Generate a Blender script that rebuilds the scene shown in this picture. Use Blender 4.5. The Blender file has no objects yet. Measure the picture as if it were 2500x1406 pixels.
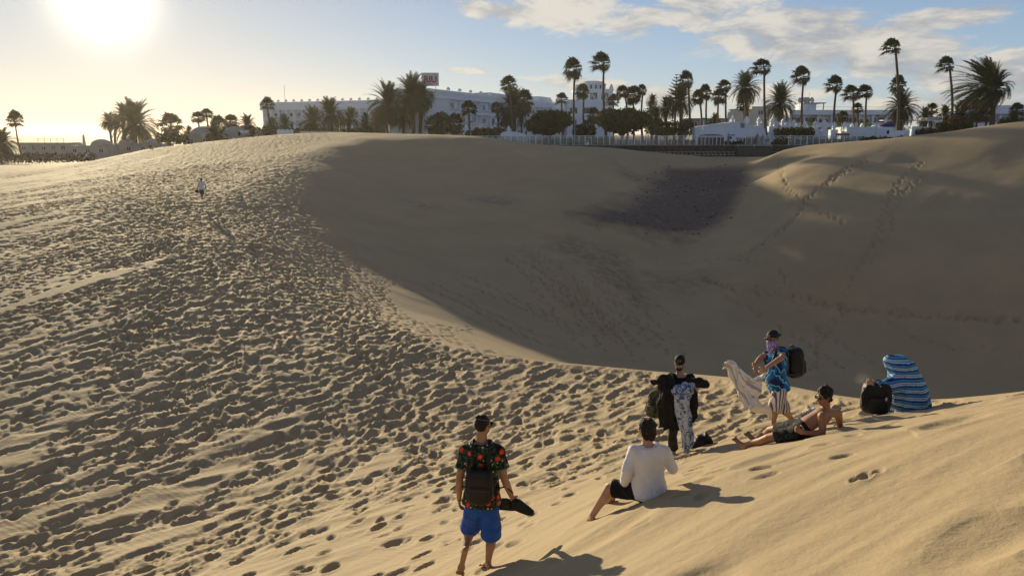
import bpy, bmesh, math, random
import numpy as np
from mathutils import Vector, Matrix, Quaternion

R = math.radians
SC = bpy.context.scene
COL = SC.collection

# ---------------------------------------------------------------- camera
PITCH = R(11.25)
cam_data = bpy.data.cameras.new("camera")
cam = bpy.data.objects.new("camera", cam_data)
COL.objects.link(cam)
cam.location = (0, 0, 0)
cam.rotation_euler = (R(90) - PITCH, 0, 0)
cam_data.sensor_width = 36.0
cam_data.lens = 1900.0 / 2500.0 * 36.0
cam_data.clip_start = 0.05
cam_data.clip_end = 8000.0
SC.camera = cam
SC.view_settings.view_transform = 'Standard'
SC.view_settings.look = 'None'
SC.view_settings.exposure = 0.35
SC.view_settings.gamma = 1.0
SC.view_settings.use_curve_mapping = False
SC.cycles.max_bounces = 6
SC.cycles.transparent_max_bounces = 12
SC.cycles.volume_bounces = 0
SC.cycles.caustics_reflective = False
SC.cycles.caustics_refractive = False

# ---------------------------------------------------------------- light
SUN_AZ = R(-26.5)          # from +Y towards +X
SUN_EL = R(8.5)
SUND = Vector((math.sin(SUN_AZ) * math.cos(SUN_EL), math.cos(SUN_AZ) * math.cos(SUN_EL), math.sin(SUN_EL)))
sun_data = bpy.data.lights.new("sun", 'SUN')
sun_data.energy = 5.0
sun_data.angle = R(0.6)
sun_data.color = (1.0, 0.82, 0.52)
sun = bpy.data.objects.new("sun", sun_data)
COL.objects.link(sun)
sun.rotation_euler = SUND.to_track_quat('Z', 'Y').to_euler()
sun.location = SUND * 60


class NT:
    """tiny helper for node trees"""
    def __init__(self, tree):
        self.t = tree
        self.n = tree.nodes
        self.l = tree.links

    def node(self, typ, **kw):
        n = self.n.new(typ)
        for k, v in kw.items():
            if k.startswith('i_'):
                n.inputs[k[2:].replace('_', ' ')].default_value = v
            else:
                setattr(n, k, v)
        return n

    def put(self, sock, val):
        if isinstance(val, bpy.types.NodeSocket):
            self.l.new(val, sock)
        elif val is not None:
            try:
                sock.default_value = val
            except Exception:
                sock.default_value = tuple(val) + (1.0,)

    def math(self, op, a, b=None, c=None, clamp=False):
        n = self.n.new('ShaderNodeMath')
        n.operation = op
        n.use_clamp = clamp
        self.put(n.inputs[0], a)
        if b is not None:
            self.put(n.inputs[1], b)
        if c is not None:
            self.put(n.inputs[2], c)
        return n.outputs[0]

    def vmath(self, op, a, b=None, scale=None):
        n = self.n.new('ShaderNodeVectorMath')
        n.operation = op
        self.put(n.inputs[0], a)
        if b is not None:
            self.put(n.inputs[1], b)
        if scale is not None:
            self.put(n.inputs[3], scale)
        return n.outputs[1] if op in ('DOT_PRODUCT', 'LENGTH', 'DISTANCE') else n.outputs[0]

    def mix(self, fac, a, b, blend='MIX', clamp=False):
        n = self.n.new('ShaderNodeMix')
        n.data_type = 'RGBA'
        n.blend_type = blend
        n.clamp_factor = True
        n.clamp_result = clamp
        self.put(n.inputs[0], fac)
        self.put(n.inputs[6], a if isinstance(a, bpy.types.NodeSocket) else tuple(a)[:3] + (1.0,))
        self.put(n.inputs[7], b if isinstance(b, bpy.types.NodeSocket) else tuple(b)[:3] + (1.0,))
        return n.outputs[2]

    def ramp(self, fac, stops, interp='LINEAR'):
        n = self.n.new('ShaderNodeValToRGB')
        n.color_ramp.interpolation = interp
        e = n.color_ramp.elements
        while len(e) > 1:
            e.remove(e[-1])
        e[0].position = stops[0][0]
        c = stops[0][1]
        e[0].color = (c, c, c, 1) if isinstance(c, (int, float)) else tuple(c)[:3] + (1,)
        for p, c in stops[1:]:
            x = e.new(p)
            x.color = (c, c, c, 1) if isinstance(c, (int, float)) else tuple(c)[:3] + (1,)
        self.put(n.inputs[0], fac)
        return n.outputs[0]

    def smooth(self, v, lo, hi):
        n = self.n.new('ShaderNodeMapRange')
        n.interpolation_type = 'SMOOTHSTEP'
        self.put(n.inputs[0], v)
        n.inputs[1].default_value = lo
        n.inputs[2].default_value = hi
        n.inputs[3].default_value = 0.0
        n.inputs[4].default_value = 1.0
        return n.outputs[0]

    def noise(self, vec, scale, detail=4, rough=0.5, dist=0.0, dim='3D'):
        n = self.n.new('ShaderNodeTexNoise')
        n.noise_dimensions = dim
        if vec is not None:
            self.put(n.inputs['Vector'], vec)
        n.inputs['Scale'].default_value = scale
        n.inputs['Detail'].default_value = detail
        n.inputs['Roughness'].default_value = rough
        n.inputs['Distortion'].default_value = dist
        return n.outputs[0]

    def comb(self, x, y, z=0.0):
        n = self.n.new('ShaderNodeCombineXYZ')
        self.put(n.inputs[0], x)
        self.put(n.inputs[1], y)
        self.put(n.inputs[2], z)
        return n.outputs[0]

    def sep(self, v):
        n = self.n.new('ShaderNodeSeparateXYZ')
        self.put(n.inputs[0], v)
        return n.outputs[0], n.outputs[1], n.outputs[2]


# ---------------------------------------------------------------- sky
world = bpy.data.worlds.new("World")
SC.world = world
world.use_nodes = True
W = NT(world.node_tree)
W.n.clear()
sky = W.node('ShaderNodeTexSky', sky_type='NISHITA', sun_disc=False)
sky.sun_elevation = SUN_EL
sky.sun_rotation = SUN_AZ
sky.altitude = 10.0
sky.air_density = 1.0
sky.dust_density = 0.7
sky.ozone_density = 4.0
tc = W.node('ShaderNodeTexCoord')
dirv = W.vmath('NORMALIZE', tc.outputs['Generated'])
dx, dy, dz = W.sep(dirv)
# light scattered forward by the sea air close round the low sun
cosg = W.vmath('DOT_PRODUCT', dirv, tuple(SUND))
ang = W.math('MULTIPLY', W.math('ARCCOSINE', W.math('MINIMUM', cosg, 0.999999)), 57.2958)   # degrees off the sun
g1 = W.math('MULTIPLY', W.math('EXPONENT', W.math('MULTIPLY', W.math('POWER', W.math('DIVIDE', ang, 2.15), 2.0), -1.0)), 24.0)
g2 = W.math('MULTIPLY', W.math('EXPONENT', W.math('DIVIDE', ang, -2.8)), 3.2)
g3 = W.math('MULTIPLY', W.math('EXPONENT', W.math('DIVIDE', ang, -18.0)), 2.3)
low = W.math('EXPONENT', W.math('MULTIPLY', W.math('MAXIMUM', dz, 0.0), -5.0))
glow = W.mix(1.0, (0, 0, 0), (0, 0, 0))
c1 = W.vmath('SCALE', (1.0, 0.90, 0.64), scale=W.math('ADD', g1, g2))
c3 = W.vmath('SCALE', (1.0, 0.80, 0.40), scale=W.math('MULTIPLY', g3, low))
lum = W.vmath('DOT_PRODUCT', sky.outputs[0], (0.25, 0.65, 0.10))
hz = W.math('ADD', 0.5, W.math('MULTIPLY', W.math('EXPONENT', W.math('MULTIPLY', W.math('MAXIMUM', dz, 0.0), -2.3)), 1.7))
veil = W.math('DIVIDE', hz, W.math('ADD', 1.0, W.math('DIVIDE', lum, 3.6)))                # thin high haze evens the sky out
soft = W.vmath('SCALE', W.vmath('MULTIPLY', sky.outputs[0], (0.96, 1.0, 1.20)), scale=veil)
pale = W.vmath('SCALE', (0.92, 1.05, 1.20), scale=W.math('MULTIPLY', W.math('EXPONENT', W.math('MULTIPLY', W.math('MAXIMUM', dz, 0.0), -3.2)), 4.0))
base = W.vmath('ADD', W.vmath('ADD', soft, pale), W.vmath('ADD', c1, c3))
# clouds, in degrees of azimuth and height
az = W.math('MULTIPLY', W.math('ARCTAN2', dx, dy), 57.2958)
el = W.math('MULTIPLY', W.math('ARCSINE', dz), 57.2958)


def band(a0, e0, rot, ra, re, edge=0.55):
    """an elongated patch of cloud cover, soft at its edge"""
    ca, sa = math.cos(R(rot)), math.sin(R(rot))
    da = W.math('SUBTRACT', az, a0)
    de = W.math('SUBTRACT', el, e0)
    u = W.math('DIVIDE', W.math('ADD', W.math('MULTIPLY', da, ca), W.math('MULTIPLY', de, sa)), ra)
    v = W.math('DIVIDE', W.math('SUBTRACT', W.math('MULTIPLY', de, ca), W.math('MULTIPLY', da, sa)), re)
    d = W.math('SQRT', W.math('ADD', W.math('MULTIPLY', u, u), W.math('MULTIPLY', v, v)))
    return W.math('SUBTRACT', 1.0, W.smooth(d, edge * 0.4, 1.15))


def mx(*a):
    r = a[0]
    for b in a[1:]:
        r = W.math('MAXIMUM', r, b)
    return r


cover = mx(band(-1.5, 8.4, -6, 4.0, 1.0), band(5.0, 8.2, -5, 9.5, 2.3), band(14.0, 8.8, -4, 7.0, 1.6),
           band(18.0, 6.8, -10, 11.0, 3.2), band(25.0, 5.0, -10, 13.0, 2.8),
           band(31.0, 3.6, -2, 10.0, 2.3), band(28.0, 6.9, 3, 5.5, 1.1),
           band(-2.6, 4.3, -2, 3.2, 0.34), band(5.5, 3.3, -6, 7.0, 0.8),
           band(15.0, 2.6, -1, 14.0, 1.1), band(27.0, 1.6, -1, 14.0, 1.3),
           band(33.5, 8.3, 0, 2.5, 1.4), band(-32.0, 1.6, -2, 5.0, 0.4),
           W.math('MULTIPLY', W.smooth(el, 11.0, 16.0), 0.45),
           W.math('MULTIPLY', W.smooth(W.math('ABSOLUTE', az), 40.0, 50.0), 0.45))
cv = W.comb(W.math('MULTIPLY', az, 0.16), W.math('MULTIPLY', el, 0.52), W.math('MULTIPLY', W.math('ADD', az, el), 0.03))
cn = W.noise(cv, 1.25, 10, 0.66, 0.45)
cn2 = W.noise(W.vmath('ADD', cv, (7.3, 1.9, 4.4)), 0.8, 5, 0.55, 0.2)
dens = W.smooth(W.math('ADD', W.math('MULTIPLY', cover, 0.90), W.math('MULTIPLY', W.math('SUBTRACT', cn, 0.5), 2.4)), 0.36, 0.84)
# thick parts are grey below and where they are dense, thin edges catch the sun
cn3 = W.noise(W.vmath('ADD', cv, (0.0, -0.12, 0.0)), 1.15, 6, 0.60, 0.35)
lit = W.math('ADD', W.math('MULTIPLY', W.math('SUBTRACT', cn2, 0.5), 2.2), W.math('MULTIPLY', W.math('SUBTRACT', cn, cn3), 2.4))
lit = W.smooth(W.math('ADD', lit, W.math('SUBTRACT', 0.72, W.math('MULTIPLY', W.smooth(az, 6.0, 34.0), 0.34))), 0.05, 0.95)
ccol = W.mix(lit, (5.0, 5.1, 5.4), (9.6, 8.9, 7.7))
toward = W.math('EXPONENT', W.math('DIVIDE', ang, -14.0))
ccol = W.vmath('ADD', ccol, W.vmath('SCALE', (5.0, 4.0, 2.6), scale=toward))
final = W.mix(W.math('MULTIPLY', dens, 0.86), base, ccol)
bg = W.node('ShaderNodeBackground')
W.l.new(final, bg.inputs[0])
bg.inputs[1].default_value = 0.061
wo = W.node('ShaderNodeOutputWorld')
W.l.new(bg.outputs[0], wo.inputs[0])

# ---------------------------------------------------------------- numpy helpers
F0 = 1900.0


def pix(px, py, D=None, z=None):
    """the point of the place seen at photo position (px, py), at forward distance D or at height z"""
    u = (px - 1250.0) / F0
    v = (703.0 - py) / F0
    d = np.array([u, math.cos(PITCH) + v * math.sin(PITCH), -math.sin(PITCH) + v * math.cos(PITCH)])
    t = D / d[1] if D is not None else z / d[2]
    return d * t


def hash2(ix, iy, seed):
    """integer lattice hash -> [0,1)"""
    h = (ix.astype(np.int64) * 374761393 + iy.astype(np.int64) * 668265263 + seed * 974711) & 0xFFFFFFFF
    h = ((h ^ (h >> 13)) * 1274126177) & 0xFFFFFFFF
    h = (h ^ (h >> 16)) & 0xFFFFFFFF
    return h.astype(np.float64) / 4294967296.0


def vnoise(x, y, seed=0):
    ix = np.floor(x); iy = np.floor(y)
    fx = x - ix; fy = y - iy
    fx = fx * fx * fx * (fx * (fx * 6 - 15) + 10); fy = fy * fy * fy * (fy * (fy * 6 - 15) + 10)
    ix = ix.astype(np.int64); iy = iy.astype(np.int64)
    a = hash2(ix, iy, seed); b = hash2(ix + 1, iy, seed)
    c = hash2(ix, iy + 1, seed); d = hash2(ix + 1, iy + 1, seed)
    return (a + (b - a) * fx) * (1 - fy) + (c + (d - c) * fx) * fy - 0.5


def fbm(x, y, seed=0, octs=3):
    s = 0; a = 1.0
    for o in range(octs):
        s = s + a * vnoise(x * 2 ** o + 13.7 * o, y * 2 ** o - 7.1 * o, seed + o)
        a *= 0.5
    return s


def sstep(a, b, v):
    t = np.clip((v - a) / (b - a), 0, 1)
    return t * t * (3 - 2 * t)


def smin(a, b, k):
    h = np.maximum(k - np.abs(a - b), 0) / k
    return np.minimum(a, b) - h * h * k * 0.25


def smax(a, b, k):
    return -smin(-a, -b, k)


class TPS:
    """thin-plate surface z(x, y) through scattered points"""
    def __init__(self, pts, scale=30.0, lam=0.002):
        p = np.array(pts, float)
        self.s = scale
        self.x = p[:, :2] / scale
        n = len(p)
        d = np.linalg.norm(self.x[:, None] - self.x[None], axis=2)
        K = self.k(d) + lam * np.eye(n)
        P = np.c_[np.ones(n), self.x]
        A = np.zeros((n + 3, n + 3))
        A[:n, :n] = K; A[:n, n:] = P; A[n:, :n] = P.T
        self.w = np.linalg.solve(A, np.r_[p[:, 2], 0, 0, 0])

    @staticmethod
    def k(d):
        return np.where(d > 1e-9, d * d * np.log(np.maximum(d, 1e-9)), 0)

    def __call__(self, x, y):
        x = x / self.s; y = y / self.s
        n = len(self.x)
        o = self.w[n] + self.w[n + 1] * x + self.w[n + 2] * y
        for i in range(n):
            d2 = (x - self.x[i, 0]) ** 2 + (y - self.x[i, 1]) ** 2
            o = o + self.w[i] * 0.5 * d2 * np.log(np.maximum(d2, 1e-12))
        return o


# ---------------------------------------------------------------- the dunes
# lit hill on the left with the trodden saddle in front of it
HILL = TPS([pix(*a[:2], **a[2]) for a in [
    (-300, 440, dict(D=118)), (0, 436, dict(D=122)), (0, 520, dict(z=-6.3)), (0, 700, dict(z=-7.3)), (0, 900, dict(z=-7.7)), (0, 1150, dict(z=-7.9)), (0, 1400, dict(z=-8.0)),
    (-400, 700, dict(z=-7.9)), (-400, 1100, dict(z=-8.3)),
    (212, 391, dict(D=147)), (365, 356, dict(D=152)), (460, 348, dict(D=156)), (585, 339, dict(D=156)), (700, 327, dict(D=152)), (900, 321, dict(D=144)), (1000, 321, dict(D=140)), (1100, 322, dict(D=134)),
    (250, 450, dict(D=89)), (490, 487, dict(D=68.8)), (630, 690, dict(z=-7.05)), (300, 560, dict(D=54)), (600, 420, dict(D=92)), (450, 420, dict(D=97)), (650, 580, dict(D=50)),
    (300, 700, dict(z=-7.0)), (300, 900, dict(z=-7.6)), (300, 1200, dict(z=-7.8)), (700, 800, dict(z=-7.5)), (900, 850, dict(z=-7.6)),
    (1160, 864, dict(z=-7.6)), (900, 1050, dict(z=-7.8)), (600, 1100, dict(z=-7.9)), (600, 1350, dict(z=-8.0)),
    (850, 500, dict(D=68.6)), (830, 600, dict(D=52.5)), (750, 400, dict(D=94)), (950, 690, dict(z=-7.9)),
]] + [(4, 24, -7.2), (8, 17, -6.2), (14, 26, -6.5), (20, 60, -1.0), (30, 90, 4.0), (18, 130, 4.0), (60, 60, 6), (60, 110, 8), (-2, 4, -8.5), (-14, 2, -9),
      (-90, 190, -5), (-40, 190, -4.5), (20, 190, -4)], lam=0.004)

BRINK = [(8.6, 9.3), (7.7, 11.2), (6.9, 13.6), (6.5, 16.6), (5.9, 19.6), (4.4, 22.4), (2.0, 24.6), (-1.3, 26.9), (-3.9, 30.2)]


FIX = TPS([(-.3, 7.8, -.24), (1.4, 7.6, .19), (3.7, 9.4, .14), (6.2, 11.6, -.16), (2.7, 12.1, 0), (4.3, 12.1, 0), (0, 0, 0), (-6, 10, 0), (-3, 3, 0), (9, 5, 0), (3, 3.5, .05),
           (9, 12, -.2), (-2, 13, 0), (3, 16, 0), (6, 18, 0), (-8, 18, 0)], scale=5.0, lam=0.0)


def near_slope(x, y):
    yy = np.where(y > -1, y, -1 + (y + 1) * 0.3)
    return -1.65 + 0.27 * x - 0.355 * yy - 0.012 * np.maximum(x - 5, 0) ** 1.6 + FIX(x, y) * sstep(26, 16, np.hypot(x, y))


def lit_side(x, y):
    return smax(near_slope(x, y), HILL(x, y), 2.2)


def bowl_points():
    pts = []
    b = np.array(BRINK, float)
    z = lit_side(b[:, 0], b[:, 1])
    for i in range(len(b)):
        j0, j1 = max(i - 1, 0), min(i + 1, len(b) - 1)
        t = b[j1] - b[j0]
        t /= np.linalg.norm(t)
        nrm = np.array([t[1], -t[0]])          # east of the brink
        f = 1.0 if i < 6 else 0.75
        pts.append((b[i, 0], b[i, 1], z[i]))
        pts.append((b[i, 0] + nrm[0] * 4, b[i, 1] + nrm[1] * 4, z[i] - 2.3 * f))
        pts.append((b[i, 0] - nrm[0] * 4, b[i, 1] - nrm[1] * 4, z[i] + 2.3 * f))
    for a in [
        (1000, 400, dict(D=112)), (1000, 450, dict(D=97)), (1000, 500, dict(D=86)), (1000, 600, dict(D=70)), (1050, 690, dict(D=58)),
        (1200, 400, dict(D=110)), (1200, 450, dict(D=100)), (1200, 500, dict(D=88.8)), (1200, 600, dict(D=74)), (1200, 700, dict(D=60)),
        (1400, 400, dict(D=108)), (1400, 450, dict(D=97)), (1400, 550, dict(D=82)), (1400, 650, dict(D=68.6)), (1300, 800, dict(D=53)), (1500, 850, dict(D=52)), (1600, 660, dict(D=74)),
        (1650, 580, dict(D=82)), (1500, 500, dict(D=89)), (1700, 480, dict(D=95)), (1600, 430, dict(D=106)), (1700, 396, dict(D=114)), (1780, 396, dict(D=112)),
        (1300, 352, dict(D=125)), (1500, 363, dict(D=121)), (1600, 380, dict(D=118)), (1200, 336, dict(D=129)), (1100, 326, dict(D=134)), (1000, 321, dict(D=139)), (900, 318, dict(D=144)),
        (1840, 402, dict(D=107)), (1890, 378, dict(D=104)), (1810, 520, dict(D=87)), (1905, 440, dict(D=89)), (1868, 430, dict(D=96)), (1838, 445, dict(D=101)), (1925, 490, dict(D=82)), (1850, 490, dict(D=88.5)), (1880, 600, dict(D=72)), (2000, 760, dict(D=61)), (2200, 900, dict(D=51)),
        (1800, 850, dict(z=-15.2)), (1700, 780, dict(z=-14.6)), (2500, 900, dict(D=50)), (2500, 750, dict(D=56)), (2500, 600, dict(D=62)), (2500, 450, dict(D=73)), (2500, 400, dict(D=78.5)),
        (2200, 750, dict(D=59.5)), (2200, 600, dict(D=66)), (2200, 450, dict(D=78)), (2200, 400, dict(D=85.5)), (2200, 344, dict(D=93)), (2000, 364, dict(D=99)), (2000, 450, dict(D=83)), (2000, 510, dict(D=76.5)), (2000, 600, dict(D=68.5)), (2000, 700, dict(D=63)), (2400, 318, dict(D=89)), (2500, 315, dict(D=86)), (2700, 300, dict(D=83)),
        (2800, 600, dict(D=60)), (2800, 800, dict(D=51)),
    ]:
        pts.append(tuple(pix(*a[:2], **a[2])))
    pts += [(75, 110, -1.0), (95, 85, 1.5), (40, 135, -4.2), (10, 140, -4.2), (-21, 60, -1.5), (-31, 90, 2.0), (-34, 110, 4.0), (-48, 130, 5.0), (-60, 150, 6.0), (32, 12, -7), (24, 23, -13), (42, 30, -13)]
    return pts


BOWL = TPS(bowl_points(), lam=0.001)


def base_level(x, y):
    """the flat ground behind the dunes"""
    bump = 1.5 * np.exp(-((x + 104) / 26) ** 2 - ((y - 162) / 16) ** 2)
    return -8.0 + 3.6 * sstep(-75, 0, x) + bump


def crest_y(x):
    return np.interp(x, [-120, -80, -40, -15, 10, 22, 28, 32, 38, 46, 53, 62, 80, 110], [150, 156, 160, 148, 134, 124, 115, 106, 99, 92, 89, 87, 84, 80])


def land(x, y):
    """height of the sand without its small marks"""
    x = np.asarray(x, float); y = np.asarray(y, float)
    a = lit_side(x, y)
    b = BOWL(x, y)
    k = np.interp(y, [0, 26, 34, 45, 60, 100, 125], [0.12, 0.15, 1.4, 3.6, 6.2, 5.5, 1.6])
    t = smin(a, b, k)
    # crisp brink of the dune on the right, over the gravel
    w = sstep(0, 26, y - crest_y(x))
    t = t * (1 - w) + base_level(x, y) * w
    # everything far away is level
    rr = np.hypot(x, y)
    w = sstep(150, 230, rr) * sstep(-20, 60, y)
    return t * (1 - w) + base_level(x, y) * w


def zland(x, y):
    return float(land(np.array([x]), np.array([y]))[0])


def spot(px, py, y0=3.0, y1=260.0):
    """where the sight line through photo position (px, py) first meets the sand"""
    d = pix(px, py, D=1.0)
    ys = np.geomspace(y0, y1, 900)
    zs = land(d[0] * ys, ys)
    below = np.nonzero(zs > d[2] * ys)[0]
    i = below[0] if len(below) else len(ys) - 1
    i = max(i, 1)
    f0 = zs[i - 1] - d[2] * ys[i - 1]
    f1 = zs[i] - d[2] * ys[i]
    t = f0 / (f0 - f1) if f0 != f1 else 0
    yy = ys[i - 1] + (ys[i] - ys[i - 1]) * t
    return np.array([d[0] * yy, yy, d[2] * yy])


def inside(poly, x, y):
    """signed soft test: >0 inside, metres from the edge"""
    p = np.array(poly, float)
    n = len(p)
    dmin = np.full(x.shape, 1e9)
    ins = np.zeros(x.shape, bool)
    for i in range(n):
        a, b = p[i], p[(i + 1) % n]
        e = b - a
        t = np.clip(((x - a[0]) * e[0] + (y - a[1]) * e[1]) / (e @ e), 0, 1)
        dmin = np.minimum(dmin, np.hypot(x - a[0] - t * e[0], y - a[1] - t * e[1]))
        c = ((a[1] > y) != (b[1] > y))
        with np.errstate(divide='ignore', invalid='ignore'):
            xx = (b[0] - a[0]) * (y - a[1]) / (b[1] - a[1]) + a[0]
        ins ^= c & (x < xx)
    return np.where(ins, dmin, -dmin)


# ---- grid of the sand sheet: fine where it is near, coarse far off
TH = np.radians(np.concatenate([np.linspace(-180, -58, 40, endpoint=False), np.linspace(-58, -40, 100, endpoint=False),
                                np.linspace(-40, 40, 900, endpoint=False), np.linspace(40, 58, 90, endpoint=False), np.linspace(58, 180, 41)]))
RR = np.concatenate([np.geomspace(0.5, 3.6, 26, endpoint=False), np.geomspace(3.6, 36, 460, endpoint=False),
                     np.geomspace(36, 112, 290, endpoint=False), np.geomspace(112, 165, 50, endpoint=False), np.geomspace(165, 4500, 34)])
NR, NTH = len(RR), len(TH)
GX = RR[:, None] * np.sin(TH)[None, :]
GY = RR[:, None] * np.cos(TH)[None, :]
GZ = land(GX, GY)
back = GY < -2
GZ = np.where(GY < -30, np.minimum(GZ, 3.0), GZ)
far = sstep(300, 900, np.hypot(GX, GY))
GZ = GZ * (1 - far) + far * -8.0

# zones
bb = np.array([(9.5, 7.5)] + BRINK + [(-7, 38), (-10.5, 50), (-13, 62), (-19, 85), (-28, 110), (-30, 150)])
brx = np.interp(GY, bb[:, 1], bb[:, 0])
side = brx - GX                                              # metres west of the brink line
trail = np.interp(GY, [0, 14, 25, 40, 65, 100, 150], [-4, -4, -5, -13, -25, -37, -47])
trail_w = np.interp(GY, [0, 14, 25, 40, 65, 100, 150], [7, 9, 7, 9, 11, 14, 22])
hgt = GZ - HILL(GX, GY)                                      # how far up the smooth near slope
patch = fbm(GX * 0.16 + 3.1, GY * 0.16, 5, 3)
def flow(y):
    """how far the wind-drawn streaks have shifted sideways at distance y"""
    yy = np.array([-50, 10, 14, 19, 25, 31, 38, 48, 60, 150, 6000.])
    sl = np.array([.93, .93, .79, .62, .46, .36, .28, .24, .20, .15, .15])
    f_ = np.concatenate([[0], np.cumsum((sl[1:] + sl[:-1]) / 2 * np.diff(yy))])
    return np.interp(y, yy, f_)


patch2 = fbm((GX - flow(GY)) * 0.55, GY * 0.09, 15, 3)
T_core = np.exp(-((GX - trail) / trail_w) ** 2)
T = np.clip(T_core * 1.0 + np.interp(GY, [20, 45, 90], [.22, .42, .45]) * sstep(-45, -5, GX - trail) * (GX < trail) + patch * 0.5 + patch2 * 0.95 * sstep(-3, 10, trail - GX), 0, 1)
T *= sstep(1.7, 0.25, hgt - patch * 0.9)
T = np.maximum(T, sstep(7.5, 3.0, side + patch * 4) * sstep(9, 14, GY) * sstep(40, 28, GY) * (0.92 + patch * 0.5))
t_lo = np.interp(GY, [0, 26, 36, 60, 150], [0, 0, -1.2, -5.0, -8.0])
T *= sstep(0, 1, (side - t_lo) / np.interp(GY, [0, 26, 36, 60, 150], [0.9, 0.9, 3.6, 12.0, 18.0])) * sstep(170, 140, GY) * sstep(-3, 4, GY)
# stretches of smooth sand between the trails
CLEAR = []
for px_, py_, ra, rb in [(600, 1060, 2.6, .75), (470, 1180, 2.0, .6), (240, 680, 6.0, .7), (720, 1150, 1.8, .5), (330, 1330, 1.6, .5), (160, 1240, 2.0, .5), (900, 1140, 1.3, .5), (200, 1010, 3.0, .45)]:
    p = spot(px_, py_)
    CLEAR.append((p[0], p[1], ra, rb))


def clear(x, y):
    m = np.zeros(np.shape(x))
    for cx_, cy_, ra, rb in CLEAR:
        sl_ = float(np.interp(cy_, [10, 14, 19, 25, 38, 60], [.93, .79, .62, .46, .28, .2]))
        ca_ = sl_ / math.hypot(1, sl_)
        sa_ = 1 / math.hypot(1, sl_)
        u = ((x - cx_) * ca_ + (y - cy_) * sa_) / ra
        v = (-(x - cx_) * sa_ + (y - cy_) * ca_) / rb
        m = np.maximum(m, .88 * sstep(1.6, .5, np.hypot(u, v)))
    return m


T = np.clip(T, 0, 1) * (1 - clear(GX + 1.3 * fbm(GX * .6, GY * .6, 66, 3), GY + 1.3 * fbm(GX * .6, GY * .6, 67, 3)))


def worley(x, y, seed):
    ix = np.floor(x).astype(np.int64); iy = np.floor(y).astype(np.int64)
    f1 = np.full(x.shape, 9.0); f2 = np.full(x.shape, 9.0); hid = np.zeros(x.shape)
    for oy in (-1, 0, 1):
        for ox in (-1, 0, 1):
            cx, cy = ix + ox, iy + oy
            jx = hash2(cx, cy, seed); jy = hash2(cx, cy, seed + 11)
            d = np.hypot(cx + 0.15 + 0.7 * jx - x, cy + 0.15 + 0.7 * jy - y)
            m = d < f1
            f2 = np.where(m, f1, np.minimum(f2, d))
            hid = np.where(m, hash2(cx, cy, seed + 23), hid)
            f1 = np.where(m, d, f1)
    return f1, f2, hid


# trodden sand: cups left by feet, drawn out by the wind, with sharp rims between them
sel = T > 0.01
X, Y, Tm = GX[sel], GY[sel], T[sel]
wx = X + 0.22 * fbm(X * 0.9, Y * 0.9, 31, 2); wy = Y + 0.22 * fbm(X * 0.9 + 40, Y * 0.9, 33, 2)
lw = sstep(-1, -9, X - np.interp(Y, [0, 14, 25, 40, 65, 150], [2, 0, -3, -9, -20, -42]))     # more drawn out on the windy left
ca, sa = 0.60, 0.80


def cups(cell, asp, seed, thr):
    u = wy * 1.12 / (cell * asp); v = (wx - flow(wy)) * .90 / cell
    f1, f2, hid = worley(u, v, seed)
    rad = 0.42 + 0.32 * hash2((hid * 1e6).astype(np.int64), (hid * 7e5).astype(np.int64), 3)
    q = np.clip(f1 / rad, 0, 2)
    cup = -np.clip(1 - q * q, 0, 1) ** 0.8 * (0.5 + 0.7 * hid)
    rim = 0.30 * np.exp(-((q - 1.12) / 0.20) ** 2)
    on = sstep(0.0, 0.12, Tm * 1.25 - hid - thr)
    return (cup + rim) * on


H1 = cups(0.46, 1.5, 101, 0.0)
H2 = cups(0.36, 1.8, 202, 0.08)
H3 = cups(0.31, 3.4, 303, 0.0)
amp = np.interp(Y, [4, 14, 30, 60, 110, 150], [0.076, 0.092, 0.110, 0.115, 0.12, 0.12])
dz = np.minimum(H1, H2 * 0.75) + np.maximum(H1, 0) * 0.6
dz = dz * (1 - 0.7 * lw) + H3 * lw * 0.95
dz = dz * amp + 0.05 * fbm(X * 1.3, Y * 1.3, 8, 2) * Tm * np.interp(Y, [10, 40], [1.0, 0.6])
GZ[sel] += dz

# wind-combed near slope: long low streaks and shallow half-filled prints
near = (np.hypot(GX, GY) < 32) & (side > -0.3) & (GY > -3)
X, Y = GX[near], GY[near]
s_u = X * 0.86 + Y * 0.51; s_v = -X * 0.51 + Y * 0.86
st = fbm(s_u * 0.28, s_v * 1.5, 71, 3)
GZ[near] += (0.050 * st + 0.012 * fbm(s_u * 0.9, s_v * 5.0, 77, 2)) * (1 - 0.7 * T[near]) * sstep(-0.3, 1.2, side[near])
f1, f2, hid = worley(s_u / 1.9 + 0.2 * fbm(X, Y, 55, 2), s_v / 0.95, 404)
q = f1 / (0.26 + 0.12 * hid)
GZ[near] += (-np.clip(1 - q * q, 0, 1) * (0.028 + 0.045 * hid) + 0.014 * np.exp(-((q - 1.3) / 0.4) ** 2)) * (hid < 0.58) * sstep(0.3, 1.5, side[near]) * (1 - 0.8 * T[near])

# shallow undulation of the bowl sides
bw = sstep(0, -4, side) * sstep(170, 130, GY) * sstep(2, 8, GY)
GZ += bw * (0.20 * fbm(GX * 0.10, GY * 0.10, 91, 3) + 0.035 * fbm(GX * 0.5, GY * 0.5, 95, 2))


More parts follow.
